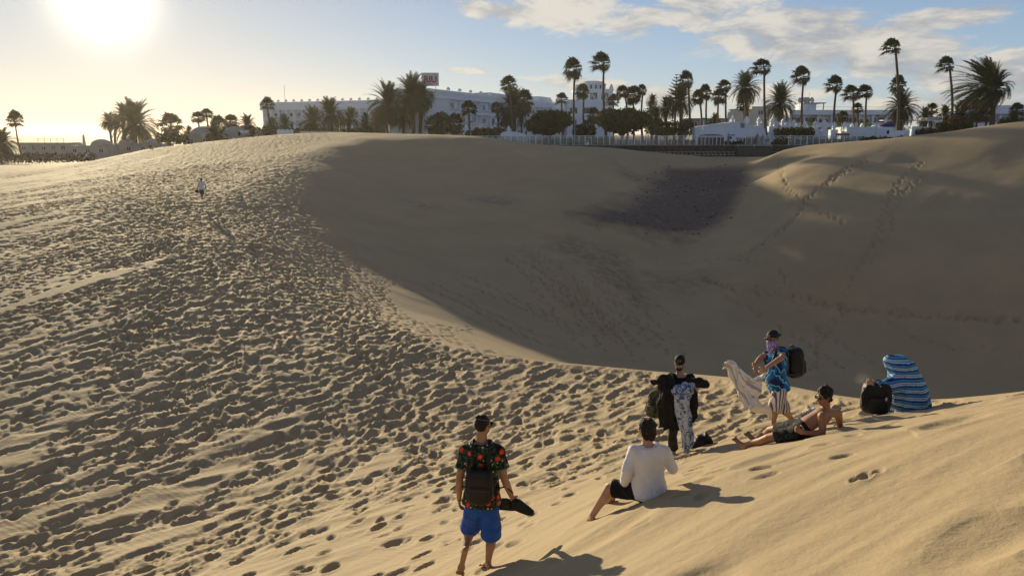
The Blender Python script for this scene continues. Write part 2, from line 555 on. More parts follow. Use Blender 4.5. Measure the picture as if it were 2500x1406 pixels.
def stamp(x, y, ang_, a, b, depth, rim=0.3):
    """press one footprint into the sand"""
    r = math.hypot(x, y)
    th = math.atan2(x, y)
    e = max(a, b) * 1.9
    i0, i1 = np.searchsorted(RR, [r - e, r + e])
    j0, j1 = np.searchsorted(TH, [th - e / r, th + e / r])
    if i1 <= i0 or j1 <= j0:
        return
    X = GX[i0:i1, j0:j1] - x; Y = GY[i0:i1, j0:j1] - y
    c, s = math.cos(ang_), math.sin(ang_)
    u = (X * c + Y * s) / a; v = (-X * s + Y * c) / b
    q = np.sqrt(u * u + v * v)
    d = -np.clip(1 - q ** 2.0, 0, 1) ** 0.9 * (1 + 0.35 * u) + rim * 0.6 * np.exp(-((q - 1.2) / 0.28) ** 2) * (0.6 - 0.4 * u)
    GZ[i0:i1, j0:j1] += d * depth


rnd = random.Random(7)


def track(pts, depth=0.06, step=0.62, wob=0.10, size=0.17, two=True):
    pts = [np.array(p[:2], float) for p in pts]
    side_ = 1
    for a, b in zip(pts[:-1], pts[1:]):
        L = np.linalg.norm(b - a)
        if L < 0.01:
            continue
        t = (b - a) / L
        nrm = np.array([-t[1], t[0]])
        k = 0.0
        while k < L:
            p = a + t * (k + rnd.uniform(-.08, .08)) + nrm * (side_ * 0.14 + rnd.gauss(0, wob))
            if float(clear(p[0], p[1])) > .5:
                k += step
                continue
            stamp(p[0], p[1], math.atan2(t[1], t[0]) + rnd.gauss(0, .25), size * rnd.uniform(.85, 1.2), size * 0.62 * rnd.uniform(.85, 1.2), depth * rnd.uniform(.6, 1.2))
            side_ = -side_
            k += step


def ptrack(pp, **kw):
    track([spot(*p) for p in pp], **kw)


# single tracks across the bowl and the dune on the right
for k in range(3):
    j = lambda: rnd.uniform(-6, 6)
    ptrack([(2110 + j(), 395 + j()), (2040 + j(), 432 + j()), (1975 + j(), 480 + j()), (1950 + j(), 520 + j()), (1890 + j(), 580 + j()), (1800 + j(), 640 + j())], depth=0.19, size=0.24)
ptrack([(1900, 395), (1915, 440), (1935, 475), (1965, 490), (2010, 520), (2070, 550)], depth=0.19, size=0.24)
for k in range(4):
    j = lambda: rnd.uniform(-9, 9)
    ptrack([(1720 + j(), 685 + j()), (1800 + j(), 705 + j()), (1900 + j(), 715 + j()), (2020 + j(), 735 + j()), (2200 + j(), 760 + j()), (2500 + j(), 785 + j())], depth=0.19, size=0.24)
ptrack([(2250, 400), (2190, 450), (2130, 600), (2080, 680), (2050, 760), (2000, 820), (1980, 900)], depth=0.19, size=0.23)
ptrack([(2260, 430), (2200, 470), (2170, 560), (2120, 640)], depth=0.19, size=0.23)
ptrack([(1770, 725), (1860, 770), (1960, 830), (2060, 900)], depth=0.19, size=0.23)
ptrack([(1900, 660), (1930, 720), (2000, 800), (2090, 860), (2200, 930)], depth=0.19, size=0.23)
ptrack([(1600, 640), (1760, 632), (1870, 645)], depth=0.19, size=0.23)
ptrack([(2150, 760), (2230, 820), (2330, 850), (2450, 845)], depth=0.19, size=0.23)
for k in range(16):
    x0 = rnd.uniform(1230, 1480); y0 = rnd.uniform(600, 690)
    dx = rnd.uniform(170, 320)
    ptrack([(x0, y0), (x0 + dx * .5, y0 + rnd.uniform(80, 110)), (x0 + dx, y0 + rnd.uniform(170, 230))], depth=0.19, size=0.24, step=0.7, wob=0.16)
for k in range(8):
    x0 = rnd.uniform(950, 1150); y0 = rnd.uniform(650, 730)
    ptrack([(x0, y0), (x0 + 150, y0 + rnd.uniform(55, 90)), (x0 + 300, y0 + rnd.uniform(110, 150))], depth=0.19, size=0.24)
# lone prints on the near slope and round the people
for px_, py_ in [(2112, 1165), (990, 1240), (930, 1310), (1100, 1325), (745, 1335), (1690, 1150), (1480, 1120)]:
    p = spot(px_, py_)
    stamp(p[0], p[1], rnd.uniform(0.4, 1.0), 0.13, 0.06, 0.05)
    stamp(p[0] + 0.12, p[1] + 0.04, rnd.uniform(-0.4, 1.0), 0.08, 0.05, 0.04)
    stamp(p[0] - 0.10, p[1] - 0.03, rnd.uniform(0.4, 1.4), 0.09, 0.04, 0.03)
for tk in ([(1330, 1245), (1420, 1175), (1520, 1140), (1640, 1122)], [(1660, 1170), (1780, 1150), (1900, 1118), (2060, 1078), (2200, 1028)], [(1560, 1290), (1700, 1210), (1880, 1150), (2100, 1090)],
           [(1240, 1330), (1300, 1270), (1340, 1180), (1330, 1110)], [(2280, 1010), (2360, 1000), (2460, 985)], [(1210, 1380), (1150, 1300), (1090, 1240), (1050, 1180)]):
    ptrack(tk, depth=0.042, size=0.14, step=0.66, wob=0.07)
for k in range(520):
    r = rnd.uniform(6.5, 24)
    x = rnd.uniform(-14, 5); y = rnd.uniform(6, 22)
    if float(clear(x, y)) > .5:
        continue
    if zland(x, y) - float(HILL(np.array([x]), np.array([y]))[0]) > 2.6 or x > np.interp(y, bb[:, 1], bb[:, 0]) - 0.5:
        continue
    a0 = rnd.gauss(0.95, 0.35)
    stamp(x, y, a0, 0.19 * rnd.uniform(.8, 1.25), 0.105 * rnd.uniform(.8, 1.3), rnd.uniform(0.05, 0.12))

# worn trails running up the left flank to the trail on the hill
for k in range(95):
    x0 = rnd.uniform(-34, 2); y0 = rnd.uniform(9, 26)
    tx_, ty_ = -27 + rnd.gauss(0, 5), 68 + rnd.uniform(-6, 14)
    if x0 > -8:
        tx_ += 4
    mx_, my_ = x0 * .5 + tx_ * .5 + rnd.gauss(0, 1.5) + 3.0, y0 * .5 + ty_ * .5
    L = rnd.uniform(.35, 1.0)
    s0 = rnd.uniform(0, 1 - L)
    P3 = []
    for q in np.linspace(s0, s0 + L, 9):
        P3.append(((1 - q) ** 2 * x0 + 2 * q * (1 - q) * mx_ + q * q * tx_, (1 - q) ** 2 * y0 + 2 * q * (1 - q) * my_ + q * q * ty_))
    track(P3, depth=0.085, step=0.60, wob=0.13, size=0.21)
for k in range(60):
    a0 = rnd.uniform(-.3, .5)
    x0, y0 = rnd.uniform(-30, -2), rnd.uniform(10, 34)
    d_ = rnd.uniform(6, 16)
    track([(x0, y0), (x0 + d_ * .5 * math.cos(.95 + a0 * .3), y0 + d_ * .5 * math.sin(.95 + a0 * .3)), (x0 + d_ * math.cos(.9 + a0), y0 + d_ * math.sin(.9 + a0))], depth=0.08, step=0.58, wob=0.12, size=0.20)

# rough dark gravel laid bare in the bowl and behind it
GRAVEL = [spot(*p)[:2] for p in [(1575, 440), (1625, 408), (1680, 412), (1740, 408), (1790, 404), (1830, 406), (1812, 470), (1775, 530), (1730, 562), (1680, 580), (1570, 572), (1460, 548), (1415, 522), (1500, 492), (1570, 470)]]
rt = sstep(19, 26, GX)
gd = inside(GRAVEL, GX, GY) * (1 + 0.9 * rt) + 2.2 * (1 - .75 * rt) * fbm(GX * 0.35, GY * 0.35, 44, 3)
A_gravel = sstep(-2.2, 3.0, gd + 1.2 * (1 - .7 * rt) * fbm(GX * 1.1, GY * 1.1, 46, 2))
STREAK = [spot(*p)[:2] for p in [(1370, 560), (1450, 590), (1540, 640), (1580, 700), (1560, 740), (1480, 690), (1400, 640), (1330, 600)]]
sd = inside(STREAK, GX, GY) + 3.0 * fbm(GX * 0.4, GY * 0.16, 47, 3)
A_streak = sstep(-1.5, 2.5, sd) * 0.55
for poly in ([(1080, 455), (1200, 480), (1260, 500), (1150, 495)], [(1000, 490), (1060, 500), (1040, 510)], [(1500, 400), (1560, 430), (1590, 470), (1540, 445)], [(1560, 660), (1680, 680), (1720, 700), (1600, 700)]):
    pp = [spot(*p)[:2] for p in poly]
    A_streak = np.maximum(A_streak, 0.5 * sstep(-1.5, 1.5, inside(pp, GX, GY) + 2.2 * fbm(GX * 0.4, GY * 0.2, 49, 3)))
GZ += A_gravel * (0.09 * fbm(GX * 1.2, GY * 1.2, 61, 2) + 0.03 * fbm(GX * 3.5, GY * 3.5, 62, 1))
GZ += A_streak * 0.10 * fbm(GX * 1.5, GY * 0.8, 63, 2)
# trodden sand at the foot of the stone wall
ft = sstep(6, 20, GX) * sstep(75, 60, GX) * sstep(108, 114, GY) * sstep(150, 140, GY)
A_ripple = sstep(0.0, -6.0, side) * sstep(10, 24, GX) * sstep(140, 118, GY) * (1 - A_gravel)
A_tramp = np.clip(np.maximum(T * sstep(14, 45, np.hypot(GX, GY)), ft), 0, 1)


def height_at(x, y):
    """height of the finished sand sheet at (x, y)"""
    r = math.hypot(x, y); th = math.atan2(x, y)
    i = int(np.clip(np.searchsorted(RR, r) - 1, 0, NR - 2)); j = int(np.clip(np.searchsorted(TH, th) - 1, 0, NTH - 2))
    a = (r - RR[i]) / (RR[i + 1] - RR[i]); b = (th - TH[j]) / (TH[j + 1] - TH[j])
    return float((GZ[i, j] * (1 - a) + GZ[i + 1, j] * a) * (1 - b) + (GZ[i, j + 1] * (1 - a) + GZ[i + 1, j + 1] * a) * b)


def new_mat(name):
    m = bpy.data.materials.new(name)
    m.use_nodes = True
    t = NT(m.node_tree)
    b = m.node_tree.nodes['Principled BSDF']
    return m, t, b


def attr(t, name):
    n = t.node('ShaderNodeAttribute', attribute_name=name)
    return n.outputs['Fac']


SAND_A = (0.50, 0.375, 0.215)


def sand_material():
    m, t, b = new_mat("sand")
    geo = t.node('ShaderNodeNewGeometry')
    P = geo.outputs['Position']
    gv, stq, rp, tr = attr(t, 'gravel'), attr(t, 'streak'), attr(t, 'ripple'), attr(t, 'tramp')
    n1 = t.noise(P, 0.22, 5, 0.6)
    n2 = t.noise(P, 35.0, 2, 0.6)
    c = t.mix(t.smooth(n1, 0.3, 0.7), (0.41, 0.325, 0.205), (0.465, 0.365, 0.228))
    c = t.mix(t.math('MULTIPLY', n2, 0.30), c, (0.32, 0.24, 0.145))
    dn = t.noise(P, 1.1, 5, 0.65)
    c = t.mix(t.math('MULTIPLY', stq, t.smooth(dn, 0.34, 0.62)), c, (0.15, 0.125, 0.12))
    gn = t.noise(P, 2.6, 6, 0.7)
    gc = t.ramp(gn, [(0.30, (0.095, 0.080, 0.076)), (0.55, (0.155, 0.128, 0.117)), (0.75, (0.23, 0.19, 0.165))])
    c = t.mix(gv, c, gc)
    t.put(b.inputs['Base Color'], c)
    b.inputs['Roughness'].default_value = 0.88
    b.inputs['Specular IOR Level'].default_value = 0.25
    # fine relief: grain, wind ripples, far footprints, gravel
    px_, py_, pz_ = t.sep(P)
    warp = t.math('MULTIPLY', t.noise(P, 0.10, 4, 0.6), 60.0)
    warp2 = t.math('MULTIPLY', t.noise(P, 0.9, 2, 0.5), 2.2)
    ph = t.math('ADD', t.math('ADD', t.math('MULTIPLY', px_, 29.0), t.math('MULTIPLY', py_, -19.0)), t.math('ADD', warp, warp2))
    rip = t.math('MULTIPLY', t.math('SINE', ph), t.math('MULTIPLY', rp, t.smooth(t.noise(P, 0.07, 3, 0.5), 0.30, 0.62)))
    ph2 = t.math('ADD', t.math('ADD', t.math('MULTIPLY', px_, 30.0), t.math('MULTIPLY', py_, 36.0)), t.math('ADD', t.math('MULTIPLY', warp, 1.6), warp2))
    rip2 = t.math('MULTIPLY', t.math('SINE', ph2), t.math('MULTIPLY', t.math('SUBTRACT', 1.0, rp), t.smooth(t.noise(P, 0.25, 3, 0.5), 0.42, 0.62)))
    vo = t.node('ShaderNodeTexVoronoi', feature='F1')
    t.put(vo.inputs['Vector'], t.vmath('MULTIPLY', P, (1.0, 1.0, 0.3)))
    vo.inputs['Scale'].default_value = 1.55
    trh = t.math('MULTIPLY', t.math('MULTIPLY', t.math('POWER', vo.outputs['Distance'], 1.5), tr), 0.16)
    h = t.math('MULTIPLY', rip, 0.0025)
    h = t.math('ADD', h, t.math('MULTIPLY', rip2, 0.0018))
    h = t.math('ADD', h, trh)
    h = t.math('ADD', h, t.math('MULTIPLY', t.noise(P, 70.0, 3, 0.7), 0.0028))
    h = t.math('ADD', h, t.math('MULTIPLY', t.noise(P, 9.0, 5, 0.65), 0.015))
    h = t.math('ADD', h, t.math('MULTIPLY', t.math('MULTIPLY', gn, gv), 0.09))
    bp = t.node('ShaderNodeBump')
    bp.inputs['Distance'].default_value = 1.0
    bp.inputs['Strength'].default_value = 1.0
    t.put(bp.inputs['Height'], h)
    t.put(b.inputs['Normal'], bp.outputs[0])
    return m


def build_sand():
    nv = NR * NTH
    me = bpy.data.meshes.new("sand_dunes")
    co = np.stack([GX, GY, GZ], 2).reshape(-1, 3)
    idx = np.arange(nv).reshape(NR, NTH)
    q = np.stack([idx[:-1, :-1], idx[:-1, 1:], idx[1:, 1:], idx[1:, :-1]], 2).reshape(-1, 4)[:, ::-1]
    cap = idx[0, :-1]
    nq = len(q)
    me.vertices.add(nv)
    me.vertices.foreach_set("co", co.astype(np.float32).ravel())
    me.loops.add(nq * 4 + len(cap))
    me.loops.foreach_set("vertex_index", np.concatenate([q.ravel(), cap[::-1]]).astype(np.int32))
    me.polygons.add(nq + 1)
    me.polygons.foreach_set("loop_start", np.concatenate([np.arange(nq) * 4, [nq * 4]]).astype(np.int32))
    me.polygons.foreach_set("loop_total", np.concatenate([np.full(nq, 4), [len(cap)]]).astype(np.int32))
    me.polygons.foreach_set("use_smooth", np.ones(nq + 1, bool))
    me.update(calc_edges=True)
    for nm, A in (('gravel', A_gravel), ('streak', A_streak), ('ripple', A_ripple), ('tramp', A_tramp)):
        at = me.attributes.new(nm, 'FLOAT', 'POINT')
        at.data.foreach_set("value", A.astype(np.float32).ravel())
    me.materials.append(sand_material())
    o = bpy.data.objects.new("sand_dunes", me)
    o["kind"] = "structure"
    o["label"] = "rippled and trodden sand dunes round a deep shaded bowl"
    COL.objects.link(o)
    return o


SAND = build_sand()

# ================================================================ builders
class MB:
    """collects shapes into one mesh"""
    def __init__(self):
        self.v = []
        self.f = []

    def add(self, vs, fs):
        b = len(self.v)
        self.v += [tuple(p) for p in vs]
        self.f += [tuple(i + b for i in f) for f in fs]
        return self

    def box(self, c, s, rz=0.0, taper=1.0):
        x, y, z = s[0] / 2, s[1] / 2, s[2] / 2
        vs = []
        for sz, k in ((-1, 1.0), (1, taper)):
            for sx, sy in ((-1, -1), (1, -1), (1, 1), (-1, 1)):
                px_, py_ = sx * x * k, sy * y * k
                vs.append((c[0] + px_ * math.cos(rz) - py_ * math.sin(rz), c[1] + px_ * math.sin(rz) + py_ * math.cos(rz), c[2] + sz * z))
        return self.add(vs, [(3, 2, 1, 0), (4, 5, 6, 7), (0, 1, 5, 4), (1, 2, 6, 5), (2, 3, 7, 6), (3, 0, 4, 7)])

    def tube(self, path, rad, n=8, cap=True):
        path = [Vector(p) for p in path]
        if not hasattr(rad, '__len__'):
            rad = [rad] * len(path)
        vs = []
        fs = []
        up = None
        for i, p in enumerate(path):
            t = (path[min(i + 1, len(path) - 1)] - path[max(i - 1, 0)]).normalized()
            if up is None:
                up = t.orthogonal().normalized()
            else:
                up = (up - t * up.dot(t))
                up = up.normalized() if up.length > 1e-6 else t.orthogonal().normalized()
            w = t.cross(up)
            for k in range(n):
                a = 2 * math.pi * k / n
                vs.append(p + (up * math.cos(a) + w * math.sin(a)) * rad[i])
        for i in range(len(path) - 1):
            for k in range(n):
                fs.append((i * n + k, i * n + (k + 1) % n, (i + 1) * n + (k + 1) % n, (i + 1) * n + k))
        if cap:
            fs.append(tuple(range(n))[::-1])
            fs.append(tuple((len(path) - 1) * n + k for k in range(n)))
        return self.add(vs, fs)

    def lathe(self, prof, n=12, c=(0, 0, 0)):
        vs = []
        fs = []
        for r, z in prof:
            for k in range(n):
                a = 2 * math.pi * k / n
                vs.append((c[0] + r * math.cos(a), c[1] + r * math.sin(a), c[2] + z))
        m = len(prof)
        for i in range(m - 1):
            for k in range(n):
                fs.append((i * n + k, i * n + (k + 1) % n, (i + 1) * n + (k + 1) % n, (i + 1) * n + k))
        fs.append(tuple(range(n))[::-1])
        fs.append(tuple((m - 1) * n + k for k in range(n)))
        return self.add(vs, fs)

    def prism(self, poly, y0, y1):
        """an outline in x-z pulled along y"""
        n = len(poly)
        vs = [(x, y0, z) for x, z in poly] + [(x, y1, z) for x, z in poly]
        fs = [tuple(range(n)), tuple(range(2 * n - 1, n - 1, -1))]
        fs += [(i, i + n, (i + 1) % n + n, (i + 1) % n) for i in range(n)]
        return self.add(vs, fs)

    def ellip(self, c, r, n=14, m=9):
        vs = [(c[0], c[1], c[2] - r[2])]
        fs = []
        for j in range(1, m):
            t = -math.pi / 2 + math.pi * j / m
            for k in range(n):
                a = 2 * math.pi * k / n
                vs.append((c[0] + r[0] * math.cos(t) * math.cos(a), c[1] + r[1] * math.cos(t) * math.sin(a), c[2] + r[2] * math.sin(t)))
        vs.append((c[0], c[1], c[2] + r[2]))
        for k in range(n):
            fs.append((0, 1 + (k + 1) % n, 1 + k))
            fs.append((len(vs) - 1, 1 + (m - 2) * n + k, 1 + (m - 2) * n + (k + 1) % n))
        for j in range(m - 2):
            for k in range(n):
                fs.append((1 + j * n + k, 1 + j * n + (k + 1) % n, 1 + (j + 1) * n + (k + 1) % n, 1 + (j + 1) * n + k))
        return self.add(vs, fs)

    def mesh(self, name, mat, smooth=False):
        me = bpy.data.meshes.new(name)
        me.from_pydata(self.v, [], self.f)
        bm = bmesh.new()
        bm.from_mesh(me)
        bmesh.ops.recalc_face_normals(bm, faces=bm.faces)
        bm.to_mesh(me)
        bm.free()
        me.materials.append(mat)
        if smooth:
            me.polygons.foreach_set("use_smooth", [True] * len(me.polygons))
        return me

    def build(self, name, mat, parent=None, smooth=False, **kw):
        return part(name, self.mesh(name, mat, smooth), parent, **kw)


def part(name, me, parent=None, loc=(0, 0, 0), rot=(0, 0, 0), scale=(1, 1, 1)):
    o = bpy.data.objects.new(name, me)
    COL.objects.link(o)
    o.location = loc
    o.rotation_euler = rot
    o.scale = scale
    if parent is not None:
        o.parent = parent
    return o


def tag(o, label, cat, group=None):
    o["label"] = label
    o["category"] = cat
    if group:
        o["group"] = group
    return o


def thing(name, label, cat, loc=(0, 0, 0), rz=0.0, group=None):
    o = bpy.data.objects.new(name, None)
    o.empty_display_size = 0.3
    COL.objects.link(o)
    o.location = loc
    o.rotation_euler = (0, 0, rz)
    return tag(o, label, cat, group)


_mats = {}


def flat(name, col, rough=0.7, var=0.12, scale=3.0, bump=0.0, bscale=20.0, spec=0.3, col2=None, coord='Object', metallic=0.0):
    """a plain procedural material with a little uneven colour"""
    if name in _mats:
        return _mats[name]
    m, t, b = new_mat(name)
    tcn = t.node('ShaderNodeTexCoord')
    P = tcn.outputs[coord]
    n = t.noise(P, scale, 4, 0.6)
    c2 = col2 if col2 is not None else tuple(c * (1 - var * 2) for c in col)
    c = t.mix(t.smooth(n, 0.3, 0.7), col, c2)
    t.put(b.inputs['Base Color'], c)
    b.inputs['Roughness'].default_value = rough
    b.inputs['Specular IOR Level'].default_value = spec
    b.inputs['Metallic'].default_value = metallic
    if bump:
        bp = t.node('ShaderNodeBump')
        bp.inputs['Distance'].default_value = bump
        t.put(bp.inputs['Height'], t.noise(P, bscale, 4, 0.6))
        t.put(b.inputs['Normal'], bp.outputs[0])
    _mats[name] = m
    return m


def leafy(name, col, col2, trans=0.25):
    if name in _mats:
        return _mats[name]
    m, t, b = new_mat(name)
    geo = t.node('ShaderNodeNewGeometry')
    n = t.noise(geo.outputs['Position'], 0.8, 3, 0.6)
    c = t.mix(t.smooth(n, 0.3, 0.7), col, col2)
    rn = t.math('MULTIPLY', geo.outputs['Random Per Island'], 0.6)
    c = t.mix(rn, c, tuple(k * 0.55 for k in col))
    t.put(b.inputs['Base Color'], c)
    b.inputs['Roughness'].default_value = 0.65
    b.inputs['Specular IOR Level'].default_value = 0.25
    tr = t.node('ShaderNodeBsdfTranslucent')
    t.put(tr.inputs[0], c)
    ms = t.node('ShaderNodeMixShader')
    ms.inputs[0].default_value = trans
    t.l.new(b.outputs[0], ms.inputs[1])
    t.l.new(tr.outputs[0], ms.inputs[2])
    out = [k for k in m.node_tree.nodes if k.type == 'OUTPUT_MATERIAL'][0]
    t.l.new(ms.outputs[0], out.inputs[0])
    _mats[name] = m
    return m


def glassy(name, col, alpha=0.5, rough=0.05):
    if name in _mats:
        return _mats[name]
    m, t, b = new_mat(name)
    b.inputs['Base Color'].default_value = col + (1,)
    b.inputs['Roughness'].default_value = rough
    b.inputs['Specular IOR Level'].default_value = 0.6
    b.inputs['Alpha'].default_value = alpha
    _mats[name] = m
    return m


WHITE = flat('white_render', (0.80, 0.87, 0.96), 0.8, 0.05, 0.6, bump=0.01, bscale=6)  # white walls; the blue cast of the skylight is tinted into the colour
WHITE2 = flat('bright_white_paint', (0.84, 0.88, 0.94), 0.7, 0.04, 1.0)
CREAM = flat('cream_render', (0.68, 0.63, 0.54), 0.8, 0.06, 0.6)
GREYR = flat('grey_render', (0.34, 0.37, 0.40), 0.8, 0.07, 0.6)
PANE = flat('window_glass', (0.035, 0.045, 0.06), 0.08, 0.2, 0.7, spec=0.6)
CURTAIN = flat('curtained_glass', (0.16, 0.15, 0.14), 0.25, 0.3, 1.3, spec=0.5)
FRAME = flat('window_frame_paint', (0.62, 0.64, 0.66), 0.5, 0.05)
RAILGLASS = glassy('balcony_glass', (0.45, 0.56, 0.62), 0.42)
FENCEGLASS = glassy('fence_glass', (0.30, 0.37, 0.36), 0.35)
GREENGLASS = glassy('green_balcony_glass', (0.16, 0.42, 0.04), 0.9, 0.3)
METAL = flat('pale_metal', (0.55, 0.56, 0.56), 0.4, 0.06)
DARKMETAL = flat('dark_metal', (0.06, 0.06, 0.065), 0.5, 0.1)
TRUNK = flat('palm_trunk', (0.15, 0.115, 0.085), 0.9, 0.2, 2.0, bump=0.05, bscale=7)
BARK = flat('tree_bark', (0.11, 0.085, 0.06), 0.9, 0.2, 4.0, bump=0.03, bscale=9)
FANLEAF = leafy('fan_palm_leaf', (0.060, 0.078, 0.034), (0.085, 0.095, 0.045))
DEADLEAF = leafy('dead_palm_leaf', (0.16, 0.095, 0.05), (0.11, 0.07, 0.04), 0.15)
DATELEAF = leafy('date_palm_leaf', (0.058, 0.075, 0.036), (0.092, 0.105, 0.052))
BUSHLEAF = leafy('shrub_leaf', (0.045, 0.060, 0.022), (0.085, 0.095, 0.030), 0.2)
BUSHLEAF2 = leafy('yellow_green_leaf', (0.085, 0.095, 0.028), (0.14, 0.125, 0.035), 0.2)
BOUGAIN = leafy('dry_shrub_leaf', (0.075, 0.055, 0.050), (0.11, 0.075, 0.06), 0.15)
REDLEAF = leafy('red_flower_leaf', (0.20, 0.035, 0.025), (0.10, 0.05, 0.03), 0.2)
PINELEAF = leafy('pine_needles', (0.045, 0.062, 0.035), (0.06, 0.08, 0.04), 0.1)
BASALT = flat('basalt_stone', (0.060, 0.055, 0.058), 0.85, 0.2, 1.7, bump=0.03, bscale=8, coord='Object')
MORTAR = flat('pale_mortar', (0.36, 0.34, 0.31), 0.9, 0.1, 3)
MORTAR2 = flat('dark_mortar', (0.095, 0.088, 0.088), 0.9, 0.15, 3)
PAVING = flat('promenade_paving', (0.30, 0.27, 0.24), 0.85, 0.1, 1.0)


def ground(x, y):
    return height_at(x, y)


TER = -2.40            # level of the promenade


# ---------------------------------------------------------------- promenade, wall and fence
MB().box((62, 285, TER - 1.5), (156, 271, 3.0)).build('promenade', PAVING)["kind"] = "structure"
bpy.data.objects['promenade']["label"] = "paved promenade terrace behind the stone wall"

wall = thing('stone_wall', 'dark basalt retaining wall with pale mortar joints below the promenade', 'wall', (0, 149.0, -4.6))
MB().box((62, 0.28, 1.72), (156, 0.42, 1.15)).build('upper_backing', MORTAR2, wall)
MB().box((62, 0.20, 0.58), (156, 0.55, 1.18)).build('lower_backing', MORTAR, wall)
MB().box((62, 0.20, 2.34), (156.2, 0.62, 0.12)).build('coping', flat('coping_stone', (0.34, 0.33, 0.31), 0.8, 0.1), wall)
wr = random.Random(3)


def stones(z0, z1, rows, cell, x0, x1, yf, depth):
    n = int((x1 - x0) / cell)
    cw = (x1 - x0) / n
    pts = {}
    for r in range(rows + 1):
        for i in range(n + 2):
            e = r in (0, rows)
            pts[r, i] = (x0 + (i + (0.5 if r % 2 else 0) + wr.uniform(-.27, .27)) * cw, z0 + (z1 - z0) * (r + (0 if e else wr.uniform(-.2, .2))) / rows)
    for r in range(rows):
        for i in range(n):
            q = [pts[r, i], pts[r, i + 1], pts[r + 1, i + 1], pts[r + 1, i]]
            cx = sum(p[0] for p in q) / 4
            cz = sum(p[1] for p in q) / 4
            k = wr.uniform(0.78, 0.9)
            m = MB()
            out = []
            for a, b in zip(q, q[1:] + q[:1]):         # eight-sided, corners cut
                for t_ in (0.22, 0.78):
                    out.append(((a[0] + (b[0] - a[0]) * t_ - cx) * k, (a[1] + (b[1] - a[1]) * t_ - cz) * k))
            d = depth * wr.uniform(0.6, 1.3)
            m.add([(x, 0, z) for x, z in out] + [(x * .8, -d, z * .8) for x, z in out],
                  [tuple(range(8, 16))] + [(j, (j + 1) % 8, 8 + (j + 1) % 8, 8 + j) for j in range(8)])
            m.build('stone', BASALT, wall, loc=(cx, yf, cz))


stones(1.22, 2.24, 2, 1.12, 10, 76, 0.065, 0.10)
stones(0.10, 1.14, 2, 0.78, 10, 76, -0.08, 0.06)
bt = MB().box((45.5, -0.55, 0.95), (6.6, 0.9, 1.9)).build('buttress', MORTAR2, wall)

fence = thing('glass_fence', 'long glass panel fence with white posts along the promenade', 'fence', (0, 151.6, TER))
MB().box((28.2, 0, 1.86), (76, 0.07, 0.07)).build('top_rail', WHITE2, fence)
MB().box((28.2, 0, 0.10), (76, 0.06, 0.06)).build('bottom_rail', WHITE2, fence)
post_me = MB().box((0, 0, 0.95), (0.085, 0.085, 1.9)).mesh('post', WHITE2)
post2_me = MB().box((0, 0, 0.95), (0.16, 0.14, 1.9)).mesh('post', WHITE2)
pane_me = MB().box((0, 0, 0.98), (1.06, 0.015, 1.62)).mesh('glass_panel', FENCEGLASS)
k = 0
x = -9.6
while x < 66:
    if not (35.3 < x < 44.5 or 50 < x < 52):
        part('post', post2_me if k % 4 == 0 else post_me, fence, loc=(x, -0.004, 0))
        if not (34.2 < x < 44.5 or 49 < x < 52):
            part('glass_panel', pane_me, fence, loc=(x + 0.59, 0, 0))
    x += 1.18
    k += 1


# ---------------------------------------------------------------- foliage
def leafcloud(blobs, n, size, seed, mat, name='crown', tall=1.0, fill=0.35):
    """many small leaf faces spread through a lumpy volume"""
    rs = np.random.RandomState(seed)
    b = np.array(blobs, float)          # x y z rx ry rz
    wgt = (b[:, 3] * b[:, 4] * b[:, 5]) ** (2 / 3)
    ib = rs.choice(len(b), n, p=wgt / wgt.sum())
    d = rs.normal(size=(n, 3))
    d /= np.linalg.norm(d, axis=1)[:, None]
    rad = np.where(rs.rand(n) < fill, rs.rand(n) ** 0.4, 0.88 + 0.16 * rs.randn(n) * 0.7)
    p = b[ib, :3] + d * rad[:, None] * b[ib, 3:]
    a = rs.normal(size=(n, 3)) + d * 0.6
    a /= np.linalg.norm(a, axis=1)[:, None]
    u = np.cross(a, rs.normal(size=(n, 3)))
    u /= np.linalg.norm(u, axis=1)[:, None]
    v = np.cross(a, u)
    s = size * (0.6 + 0.8 * rs.rand(n))[:, None]
    q = np.stack([p - u * s, p - v * s * 0.55 * tall, p + u * s, p + v * s * 0.55 * tall], 1).reshape(-1, 3)
    me = bpy.data.meshes.new(name)
    me.vertices.add(4 * n)
    me.vertices.foreach_set("co", q.astype(np.float32).ravel())
    me.loops.add(4 * n)
    me.loops.foreach_set("vertex_index", np.arange(4 * n, dtype=np.int32))
    me.polygons.add(n)
    me.polygons.foreach_set("loop_start", np.arange(0, 4 * n, 4, dtype=np.int32))
    me.polygons.foreach_set("loop_total", np.full(n, 4, np.int32))
    me.update(calc_edges=True)
    me.materials.append(mat)
    return me


def warp_wind(vs, k):
    out = []
    for x, y, z in vs:
        r = math.sqrt(x * x + y * y + z * z)
        out.append((x - k * r ** 1.6 * (1.0 if x < 0 else 1.35), y * (1 - 0.15 * k), z + 0.10 * k * r))
    return out


